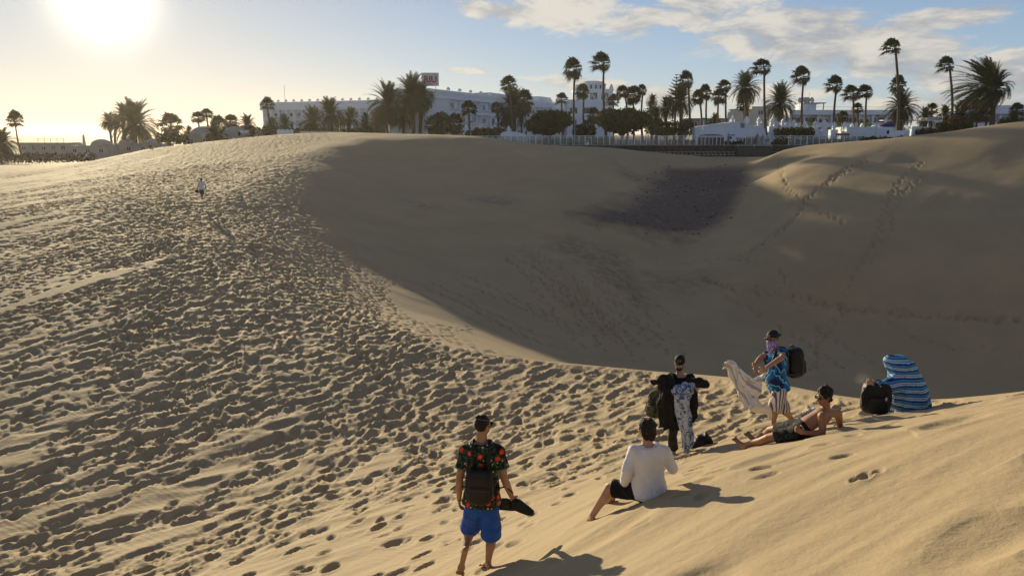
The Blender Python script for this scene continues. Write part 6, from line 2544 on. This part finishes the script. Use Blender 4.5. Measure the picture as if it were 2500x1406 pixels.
jk = thing('jacket', 'black jacket hanging over the right arm of the man in the black cap', 'jacket', tuple(V(Q(1630, 1050, -.3))))
drape('body', '', '',
      [[Q(1609, 918, -.30), Q(1622, 914, -.34), Q(1636, 918, -.34), Q(1642, 924, -.26)],
       [Q(1608, 950, -.28), Q(1622, 950, -.44), Q(1640, 950, -.42), Q(1650, 948, -.30)],
       [Q(1606, 1000, -.24), Q(1620, 1000, -.42), Q(1643, 1000, -.40), Q(1655, 1000, -.26)],
       [Q(1612, 1040, -.22), Q(1626, 1046, -.36), Q(1646, 1052, -.34), Q(1657, 1044, -.22)]], BLACKC, fold=.022, ffreq=4, noise=.05, seed=3, thick=.02, parent=jk)
m = MB()
so = jk
o_ = V(so.location)
limb(m, [V(Q(1628, 928, -.34)) - o_, V(Q(1610, 934, -.34)) - o_, V(Q(1595, 932, -.32)) - o_], [.065, .060, .040])
limb(m, [V(Q(1626, 930, -.36)) - o_, V(Q(1614, 922, -.34)) - o_], [.06, .05])
finish(remesh(m, .012, 3, .03, 11), 'sleeve', BLACKC, so)
so = thing('jacket', 'black jacket bundled under the left arm of the man in the cap', 'jacket', tuple(V(Q(1695, 1000, -.1))))
o_ = V(so.location)
m = MB()
limb(m, [V(Q(1683, 936, -.16)) - o_, V(Q(1702, 933, -.14)) - o_, V(Q(1722, 937, -.08)) - o_], [.07, .075, .055])
loft(m, [(V(Q(1689, 950, -.1)) - o_, V((.06, 0, 0)), V((0, .06, 0))), (V(Q(1694, 980, -.1)) - o_, V((.075, 0, 0)), V((0, .06, 0))), (V(Q(1692, 1020, -.08)) - o_, V((.065, 0, 0)), V((0, .05, 0))), (V(Q(1686, 1032, -.08)) - o_, V((.04, 0, 0)), V((0, .04, 0)))], 14)
finish(remesh(m, .012, 3, .035, 10), 'bundle', BLACKC, so)
PAIS = paisley('blue_paisley_cotton', (.035, .10, .33), (.55, .58, .62), 15, 34, .35)
PAIS2 = paisley('white_paisley_cotton', (.48, .54, .64), (.03, .09, .30), 11, 30, .3)
drape('beach_wrap', 'blue and white patterned wrap hanging in front of the man in the cap', 'wrap',
      [[Q(1646, 950, -.44), Q(1660, 944, -.52), Q(1680, 938, -.52), Q(1690, 944, -.42)],
       [Q(1647, 975, -.46), Q(1660, 980, -.54), Q(1676, 980, -.54), Q(1686, 976, -.44)],
       [Q(1653, 1020, -.42), Q(1664, 1030, -.50), Q(1678, 1030, -.50), Q(1688, 1030, -.42)],
       [Q(1664, 1060, -.40), Q(1672, 1074, -.44), Q(1684, 1074, -.44), Q(1693, 1066, -.40)],
       [Q(1672, 1096, -.40), Q(1675, 1105, -.42), Q(1679, 1100, -.42), Q(1690, 1080, -.40)]], PAIS2, fold=.02, ffreq=3, noise=.05, seed=5, thick=.010)
so = thing('beach_wrap', 'bright blue printed cloth bunched in the arms of the man in the cap', 'wrap', tuple(V(Q(1665, 965, -.5))))
o_ = V(so.location)
m = MB()
limb(m, [V(Q(1648, 956, -.48)) - o_, V(Q(1662, 952, -.54)) - o_, V(Q(1678, 946, -.54)) - o_, V(Q(1688, 944, -.46)) - o_], [.055, .085, .085, .06])
finish(remesh(m, .011, 2, .04, 12), 'bundle', PAIS, so)
backpack('camouflage backpack hanging at the side of the man in the black cap', Q(1604, 985, .06), V((.8, -.6, 0)), V((-.6, -.8, 0)), V((.10, 0, .99)), .30, .24, .46, camo(), [([Q(1626, 925, -.02), Q(1640, 912, .0), Q(1646, 940, -.14), Q(1640, 975, -.1)], .018)])
so = thing('bag', 'black bag slumped on the sand behind the man in the black cap', 'bag', tuple(V(spot(1716, 1086))))
o_ = V(so.location)
m = MB()
loft(m, [(V(pix(1686, 1090, D=12.4)) - o_, V((.03, 0, 0)), V((0, .08, .02))), (V(pix(1700, 1080, D=12.4)) - o_, V((.0, .10, 0)), V((0, 0, .10))), (V(pix(1722, 1070, D=12.4)) - o_, V((0, .14, 0)), V((0, 0, .125))), (V(pix(1738, 1076, D=12.4)) - o_, V((0, .10, 0)), V((0, 0, .045)))], 14)
finish(remesh(m, .012, 3, .03, 10), 'body', BLACKN, so)

# ---- man shaking out a towel
D0 = 12.06
bD = V(spot(1888, 1052))
bD.z = ground(bD.x, bD.y)
JD = joints(D0, bD, dict(head=(1886, 826, .0), neck=(1896, 853, .04), pelvis=(1900, 942, .03), shL=(1912, 861, -.13), shR=(1884, 862, .17),
                         elL=(1910, 872, -.40), wrL=(1871, 897, -.36), elR=(1858, 872, .10), wrR=(1841, 893, -.12),
                         hipL=(1906, 948, -.07), hipR=(1893, 948, .11), knL=(1890, 1001, -.06), knR=(1914, 1004, .12), anL=(1888, 1044, .0), anR=(1938, 1026, .62),
                         toeL=(1872, 1052, -.10), toeR=(1924, 1036, .62)))
settle(JD, bD, anL=.075, toeL=.065, anR=.09, toeR=.065)
pD = person('man with a violet bandana over his face shaking out a towel', bD)
me, (c, r, f, u) = body_mesh(JD, V((-.80, -.58, -.10)), (-.05, 0, 1), {'L': ((-.75, -.1, -.75), (-.3, .5, -.3), .7), 'R': ((.25, -.2, -.95), (.5, -.4, 0), .5)}, 1.02, .010, .02)
finish(me, 'body', SKIN, pD)
finish(shirt_mesh(JD, .026, -.07, .60, 1.02, .011, .030, .014, .03, sl_r=.074, sl_end=.082), 'shirt', palmprint(), pD)
finish(shorts_mesh(JD, .97, 1.02, .011, .112, .118, .2, .012, .018), 'shorts', stripes('striped_shorts', (.90, .43, 0), 24, (.12, .08, .11), (.66, .62, .64), .42, .4), pD)
finish(hair_mesh(c, r, f, u, 1.0, -.02, .0, .0, .004), 'hair', HAIR, pD)
sunglasses(pD, c, r, f, u)
cap_parts(pD, c, r, f, u, flat('navy_cap', (.012, .013, .028), .75, .2, 10), 1.03, True)
m = MB()
blob(m, c - u * .045 + f * .022, (r * .078, f * .088, u * .070))
loft(m, [(c - u * .05 + f * .02, r * .072, f * .085), (c - u * .12 + f * .03, r * .070, f * .070), (c - u * .19 + f * .055, r * .05, f * .035), (c - u * .235 + f * .07, r * .012, f * .012)], 16)
finish(remesh(m, .009, 2, .010, 14), 'bandana', paisley('violet_bandana_cloth', (.16, .09, .48), (.62, .58, .75), 40, 80, .3), pD)
trD, tfD, tuD = basis(JD['neck'] - JD['pelvis'], JD['shR'] - JD['shL'])
spD = JD['neck'] - JD['pelvis']
cb_ = bD + JD['pelvis'] + spD * .58 - tfD * .29
st = []
for s, k_ in (('L', -1), ('R', 1)):
    top = bD + JD['neck'] - tuD * .02 + trD * k_ * .10
    st.append(([cb_ + trD * k_ * .09 + tuD * .22 + tfD * .06, top + tuD * .03 - tfD * .05, top + tuD * .01 + tfD * .08, top - tuD * .15 + tfD * .165, top - tuD * .33 + tfD * .10, cb_ + trD * k_ * .15 - tuD * .16 + tfD * .08], .022))
backpack('large black backpack worn by the man shaking out a towel', cb_, trD, -tfD, tuD, .34, .27, .50, BLACKN, st, tags=True)
STW = towel_stripes('grey_striped_towel', (.88, .87, .86), (.46, .43, .44), (.68, .65, .62), 5)
twl = thing('beach_towel', 'white and grey striped towel blowing out from the hands of the masked man', 'towel', tuple(V(Q(1830, 1010, -.4))))
drape('cloth', '', '',
      [[Q(1764, 900, -.35), Q(1770, 886, -.45), Q(1780, 880, -.50), Q(1789, 888, -.52)],
       [Q(1778, 912, -.25), Q(1792, 900, -.45), Q(1802, 900, -.55), Q(1812, 908, -.60)],
       [Q(1788, 945, -.25), Q(1806, 938, -.40), Q(1822, 930, -.55), Q(1838, 925, -.62)],
       [Q(1806, 975, -.30), Q(1824, 962, -.45), Q(1842, 942, -.55), Q(1853, 918, -.46)],
       [Q(1822, 996, -.35), Q(1842, 985, -.50), Q(1858, 950, -.52), Q(1869, 908, -.42)]], STW, nu=44, nv=44, fold=.035, ffreq=3, noise=.06, seed=7, thick=.010, parent=twl)
drape('trailing_end', '', '',
      [[Q(1822, 980, -.37), Q(1836, 972, -.52), Q(1850, 968, -.54)],
       [Q(1828, 998, -.36), Q(1842, 994, -.50), Q(1858, 986, -.54)],
       [Q(1846, 1006, -.36), Q(1858, 1002, -.46), Q(1872, 994, -.50)],
       [Q(1872, 1008, -.34), Q(1876, 1006, -.40), Q(1882, 996, -.44)],
       [Q(1876, 1026, -.34), Q(1880, 1026, -.38), Q(1885, 1020, -.40)]], flat('pale_towel_cloth', (.84, .82, .80), .85, .06, 6, bump=.01, bscale=20), fold=.02, ffreq=2, noise=.04, seed=9, thick=.010, parent=twl)

# ---- man lying back in the sun
D0 = 9.40
bE = V(spot(1962, 1074))
bE.z = ground(bE.x, bE.y)
JE = joints(D0, bE, dict(head=(2012, 968, .10), neck=(2025, 1006, .12), pelvis=(1958, 1048, .10), shL=(2008, 1016, -.04), shR=(2045, 1008, .26),
                         elL=(2008, 1060, -.10), wrL=(1966, 1056, -.10), elR=(2050, 1042, .50), wrR=(2046, 1052, .62),
                         hipL=(1946, 1056, .06), hipR=(1944, 1041, .24), knL=(1876, 1068, .34), knR=(1880, 1050, .62), anL=(1818, 1086, .66), anR=(1846, 1066, 1.02),
                         toeL=(1797, 1074, .78), toeR=(1828, 1058, 1.10)))
settle(JE, bE, anL=.06, anR=.06, toeL=.20, toeR=.20, elR=.05, wrR=.04)
pE = person('bare-chested man with sunglasses lying back on his elbows', bE)
me, (c, r, f, u) = body_mesh(JE, V((-.90, -.30, -.14)), (-.12, -.02, 1), {'L': ((-.8, .3, .2), (.1, .9, .0), .6), 'R': ((.4, .6, -.3), (0, 0, -1), .2)}, .97, .009, .012)
finish(me, 'body', SKIN3, pE)
finish(shorts_mesh(JE, .70, .97, .010, .098, .098, .14, .014, .014), 'shorts', paisley('dark_printed_shorts', (.012, .012, .013), (.036, .036, .036), 9, 22, .2), pE)
finish(hair_mesh(c, r, f, u, .97, -.035, .022, .010, .022, .008), 'hair', HAIR, pE)
sunglasses(pE, c, r, f, u, .97)
face_parts(pE, c, r, f, u, .97, False)
so = thing('plastic_bag', 'white plastic bag with dark print behind the lying man', 'bag', tuple(V(pix(1966, 1032, D=10.4))))
o_ = V(so.location)
m = MB()
loft(m, [(V(pix(1950, 1034, D=10.4)) - o_, V((.05, 0, 0)), V((0, .10, .03))), (V(pix(1962, 1020, D=10.4)) - o_, V((.07, 0, .06)), V((0, .11, 0))), (V(pix(1976, 1008, D=10.4)) - o_, V((.07, 0, .07)), V((0, .09, 0))), (V(pix(1982, 996, D=10.4)) - o_, V((.04, 0, .02)), V((0, .03, 0)))], 14)
finish(remesh(m, .010, 2, .05, 12), 'bag', flat('white_plastic', (.60, .62, .70), .35, .05, 5, bump=.01, bscale=16), so)
lm = text_mesh('MRX', .09, .002, DARKMETAL, .002, 'print')
part('print', lm, so, loc=tuple(V(pix(1973, 1012, D=10.27)) - o_), rot=(R(70), R(-25), R(8)))

# ---- person under a striped towel, smoking
D0 = 11.80
bF = V(spot(2212, 1001))
bF.z = ground(bF.x, bF.y)
JF = joints(D0, bF, dict(head=(2195, 899, .06), neck=(2203, 922, .06), pelvis=(2214, 985, .05), shL=(2198, 926, .02), shR=(2222, 922, .16),
                         elL=(2166, 956, -.20), wrL=(2132, 940, -.30), elR=(2236, 960, .2), wrR=(2222, 985, .0),
                         hipL=(2206, 990, -.06), hipR=(2212, 988, .14), knL=(2198, 966, -.06), knR=(2200, 966, .22), anL=(2192, 1000, -.06), anR=(2194, 1000, .22),
                         toeL=(2180, 1004, -.06), toeR=(2182, 1004, .22)))
pF = person('person sitting wrapped in a towel with one hand raised', bF)
me, (c, r, f, u) = body_mesh(JF, V((-.92, -.25, -.25)), (-.2, 0, 1), {'L': ((-.75, -.1, .5), (.2, .9, .3), .75), 'R': ((-.5, .2, -.5), (0, 0, -1), .3)}, .92, .012)
finish(me, 'body', SKIN2, pF)
finish(shorts_mesh(JF, .8, .92, .013), 'shorts', CHAR, pF)
ci = thing('cigarette', 'lit cigarette in the raised hand of the wrapped person', 'cigarette', tuple(V(pix(2114, 925, D=11.48))))
MB().tube([(.03, 0, 0), (-.02, 0, .012)], .004, 6).build('paper', WHITE2, ci)
MB().tube([(-.02, 0, .012), (-.028, 0, .014)], .0042, 6).build('tip', flat('ash', (.2, .18, .17), .9, .1), ci)
tw_ = thing('beach_towel', 'blue, navy and white striped towel draped over the seated person like a hood', 'towel', tuple(bF))
m = MB()
kx = 1 / 153.0
prof = [(1004, 2212, 53, .34), (990, 2212, 52, .34), (965, 2212, 50, .33), (945, 2212, 47, .30), (925, 2212, 39, .26), (907, 2205, 34, .21), (896, 2199, 34, .20), (886, 2195, 33, .20), (877, 2192, 29, .16), (869, 2189, 19, .09)]
rg = []
for py_, px_, hw, dp in prof:
    rg.append((V(pix(px_, py_, D=D0 + .06)) - bF, V((hw * kx, 0, 0)), V((0, dp, 0))))
loft(m, rg, 40, 2.2)
me = remesh(m, .011, 3)
n = len(me.vertices)
co = np.empty(n * 3)
me.vertices.foreach_get('co', co)
co = co.reshape(-1, 3)
no = np.empty(n * 3)
me.vertex_normals.foreach_get('vector', no)
no = no.reshape(-1, 3)
a_ = np.arctan2(co[:, 1], co[:, 0] + .02)
zz = co[:, 2]
d = (.012 * np.sin(a_ * 9 + zz * 5) + .010 * np.sin(a_ * 5 - zz * 9 + 1)) * np.clip(1.1 - zz, .2, 1) + .035 * fbm(a_ * 3, zz * 5, 3, 3)
co += no * d[:, None]
me.vertices.foreach_set('co', co.ravel())
finish(me, 'cloth', blue_towel(), tw_)
m = MB()
limb(m, [V(pix(2194, 930, D=D0)) - bF, V(pix(2176, 942, D=D0 - .1)) - bF, V(pix(2160, 946, D=D0 - .2)) - bF, V(pix(2143, 944, D=D0 - .27)) - bF], [.17, .14, .11, .075])
finish(remesh(m, .011, 3, .014, 14), 'sleeve_fold', blue_towel(), tw_)
backpack('black backpack standing on the sand in front of the wrapped person', V(pix(2138, 971, D=11.55)), V((.98, -.05, -.10)), V((-.05, -1, .08)), V((.10, .08, .99)), 0.43, .23, .50, BLACKN,
         [([pix(2116, 946, D=11.5), pix(2104, 962, D=11.4), pix(2106, 985, D=11.4)], .014)], tags=True)

# ---- walker on the trail
D0 = 65.9
bW = V(spot(493, 486))
bW.z = ground(bW.x, bW.y)
JW = joints(D0, bW, dict(head=(491.5, 439.5, .03), neck=(492, 444, 0), pelvis=(492, 462, 0), shL=(486, 446, 0), shR=(498, 446, 0), elL=(483, 455, -.02), elR=(501.5, 455, 0), wrL=(481.5, 462, .05), wrR=(503, 462, .08),
                         hipL=(489.5, 464, 0), hipR=(494.5, 464, 0), knL=(490.5, 474, .12), knR=(494.5, 474, .1), anL=(493, 483, -.12), anR=(494, 484, .12), toeL=(492, 485, .05), toeR=(494, 485.6, .30)))
pW = person('man in a white T-shirt climbing the trodden dune, seen from behind', bW)
me, (c, r, f, u) = body_mesh(JW, V((0, 1, -.25)), (0, .2, 1), {'L': ((0, .1, -1), (1, 0, 0), .5), 'R': ((0, .1, -1), (-1, 0, 0), .5)}, 1.0, .020, it=3)
finish(me, 'body', SKIN3, pW)
finish(shirt_mesh(JW, .03, -.08, .62, 1.0, .02, .03, .012, sl_r=.075), 'shirt', WHITEC, pW)
finish(shorts_mesh(JW, .8, 1.0, .02, .115, .12, .1), 'shorts', paisley('dark_patterned_shorts', (.02, .02, .025), (.16, .15, .16), 7, 16, .3), pW)
finish(hair_mesh(c, r, f, u, 1.0, -.03, 0, 0, .004, .018), 'hair', HAIR, pW)
so = thing('bag', 'dark bag in the left hand of the man climbing the dune', 'bag', tuple(bW + JW['wrL'] - V((.04, 0, .32))))
finish(remesh(rounded((0, 0, .13), (V((.16, 0, 0)), V((0, .09, 0)), V((0, 0, .14))), 2.6), .02, 2, .02, 8), 'body', CHAR, so)
so = thing('towel', 'white cloth in the right hand of the man climbing the dune', 'towel', tuple(bW + JW['wrR'] - V((-.05, 0, .26))))
finish(remesh(rounded((0, 0, .1), (V((.08, 0, .03)), V((0, .06, 0)), V((0, 0, .13))), 2.4), .02, 2, .02, 8), 'cloth', WHITEC, so)


# ---- small figures on the skyline
def small_person(label, px_, py_, D, face, shirt, legs, hh=1.75, stride=.25, sit=False, bag=None):
    p = pix(px_, py_, D=D)
    b = V((p[0], D, ground(p[0], D)))
    f = V((math.sin(face), math.cos(face), 0))
    r = V((f.y, -f.x, 0))
    k = hh / 1.76
    z = lambda h: V((0, 0, h * k))
    low = .42 if sit else 0
    J = dict(head=z(1.63 - low) + f * .05, neck=z(1.47 - low), pelvis=z(.95 - low), shL=z(1.42 - low) - r * .19 * k, shR=z(1.42 - low) + r * .19 * k,
             elL=z(1.13 - low) - r * .25 * k - f * .1, elR=z(1.13 - low) + r * .25 * k + f * .08, wrL=z(.90 - low) - r * .24 * k + f * .08, wrR=z(.90 - low) + r * .24 * k + f * .22,
             hipL=z(.92 - low) - r * .09 * k, hipR=z(.92 - low) + r * .09 * k)
    if sit:
        J.update(knL=z(.62) - r * .12 + f * .36, knR=z(.60) + r * .12 + f * .36, anL=z(.08) - r * .1 + f * .34, anR=z(.08) + r * .1 + f * .3, toeL=z(.04) - r * .1 + f * .55, toeR=z(.04) + r * .1 + f * .5)
    else:
        J.update(knL=z(.50) - r * .1 * k + f * (stride * .7), knR=z(.50) + r * .1 * k - f * stride * .2, anL=z(.08) - r * .1 * k + f * stride, anR=z(.08) + r * .1 * k - f * stride, toeL=z(.03) - r * .1 + f * (stride + .2), toeR=z(.03) + r * .1 - f * (stride - .2))
    root = person(label, b)
    me, h = body_mesh(J, f, (0, 0, 1), {}, k, .03, it=3)
    finish(me, 'body', SKIN3, root)
    finish(shirt_mesh(J, .03, -.12, .7, k, .03, .02, .012), 'shirt', shirt, root)
    finish(shorts_mesh(J, .8 if legs is not CHAR else .9, k, .03, .115, .10, .1, long=(legs is CHAR)), 'shorts', legs, root)
    m = MB()
    blob(m, h[0] + h[3] * .03 - h[2] * .02, (h[1] * .09, h[2] * .10, h[3] * .10))
    finish(remesh(m, .03, 1), 'hair', HAIR, root)
    return root


small_person('tiny figure in white striding up the left flank of the dune', 212, 391, 150.4, 1.3, WHITEC, CHAR, 1.75, .3)
small_person('tiny pale figure standing below the hazy palm clump', 367, 357, 151, 3.0, flat('pale_grey_cloth', (.36, .36, .38), .8, .1), BLACKC, 1.75, .05)
small_person('dark figure walking along the skyline left of the hotel', 460, 348, 149, 1.2, BLACKC, CHAR, 1.75, .2)
small_person('dark figure crouching on the skyline beside a small white bag', 585, 338, 148, 2.6, BLACKC, BLACKC, 1.85, .1, True)
so = thing('bag', 'small white bag on the skyline beside the crouching figure', 'bag', (pix(571, 338, D=148)[0], 148, ground(pix(571, 338, D=148)[0], 148)))
finish(remesh(rounded((0, 0, .12), (V((.28, 0, 0)), V((0, .15, 0)), V((0, 0, .16))), 2.4), .03, 2, .04, 6), 'body', WHITEC, so)

# ================================================================ small loose things and the air
# pale and dark stones strewn over the gravel: too many and too small to count
rs = np.random.RandomState(12)
gp = np.array(GRAVEL)
lo, hi = gp.min(0), gp.max(0)
pm_ = MB()
ico = [(0, 0, 1), (.89, 0, .45), (.28, .85, .45), (-.72, .53, .45), (-.72, -.53, .45), (.28, -.85, .45), (0, 0, -.4)]
icf = [(0, 1, 2), (0, 2, 3), (0, 3, 4), (0, 4, 5), (0, 5, 1), (6, 2, 1), (6, 3, 2), (6, 4, 3), (6, 5, 4), (6, 1, 5)]
cnt = 0
while cnt < 500:
    p = lo + rs.rand(2) * (hi - lo)
    if inside(GRAVEL, np.array([p[0]]), np.array([p[1]]))[0] < -1.0:
        continue
    s = 0.05 + 0.16 * rs.rand() ** 5
    z = ground(p[0], p[1])
    a = rs.rand() * 6.28
    k_ = 1 + rs.rand(3) * .6
    pm_.add([(p[0] + s * (x * math.cos(a) - y * math.sin(a)) * k_[0], p[1] + s * (x * math.sin(a) + y * math.cos(a)) * k_[1], z + s * zz_ * .7) for x, y, zz_ in ico], icf)
    cnt += 1
mm, t, b = new_mat('strewn_stones')
geo = t.node('ShaderNodeNewGeometry')
t.put(b.inputs['Base Color'], t.ramp(geo.outputs['Random Per Island'], [(0, (.05, .045, .045)), (.6, (.12, .10, .095)), (.82, (.30, .27, .24)), (.95, (.55, .52, .48))], 'LINEAR'))
b.inputs['Roughness'].default_value = .9
peb = pm_.build('strewn_stones', mm)
peb["kind"] = "stuff"
peb["label"] = "stones strewn over the dark gravel in the bowl"


def puff(name, label, c, ax, dens, col, seed, scale):
    """a small wisp of smoke or dust: real volume with uneven density"""
    m = bpy.data.materials.new(name)
    m.use_nodes = True
    t = NT(m.node_tree)
    t.n.clear()
    tcn = t.node('ShaderNodeTexCoord')
    P = tcn.outputs['Object']
    r = t.vmath('LENGTH', P)
    n = t.noise(t.vmath('ADD', P, (seed, seed * 2.1, 0)), scale, 4, .6, 1.5)
    d = t.math('MULTIPLY', t.math('SUBTRACT', 1.0, t.smooth(r, .25, .98)), t.smooth(n, .42, .66))
    v = t.node('ShaderNodeVolumePrincipled')
    v.inputs['Color'].default_value = col + (1,)
    v.inputs['Anisotropy'].default_value = .3
    t.put(v.inputs['Density'], t.math('MULTIPLY', d, dens))
    out = t.node('ShaderNodeOutputMaterial')
    t.l.new(v.outputs[0], out.inputs['Volume'])
    me = MB().ellip((0, 0, 0), (1, 1, 1), 16, 10).mesh(name, m)
    o = part(name, me, None, loc=tuple(c), scale=ax)
    o["kind"] = "stuff"
    o["label"] = label
    return o


puff('smoke', 'thin cigarette smoke drifting left of the raised hand', V(pix(2104, 924, D=11.45)), (.17, .08, .13), 3.2, (.8, .82, .85), 1.3, 3.0)
puff('sand_dust', 'puff of sand kicked up by the walking man\'s heel', bA + JA['toeL'] + V((-.02, -.05, -.03)), (.20, .15, .18), 14.0, (.75, .6, .38), 2.7, 3.5)

# the hazy sea air
hz = MB().box((0, 0, 3.0), (9400, 9400, 44)).build('haze', SKIN)
hm_ = bpy.data.materials.new('haze_air')
hm_.use_nodes = True
t = NT(hm_.node_tree)
t.n.clear()
v = t.node('ShaderNodeVolumePrincipled')
v.inputs['Color'].default_value = (1.0, .95, .86, 1)
v.inputs['Density'].default_value = 0.00012
v.inputs['Anisotropy'].default_value = 0.52
out = t.node('ShaderNodeOutputMaterial')
t.l.new(v.outputs[0], out.inputs['Volume'])
hz.data.materials.clear()
hz.data.materials.append(hm_)
hz["kind"] = "stuff"
hz["label"] = "thin warm sea haze filling the air"
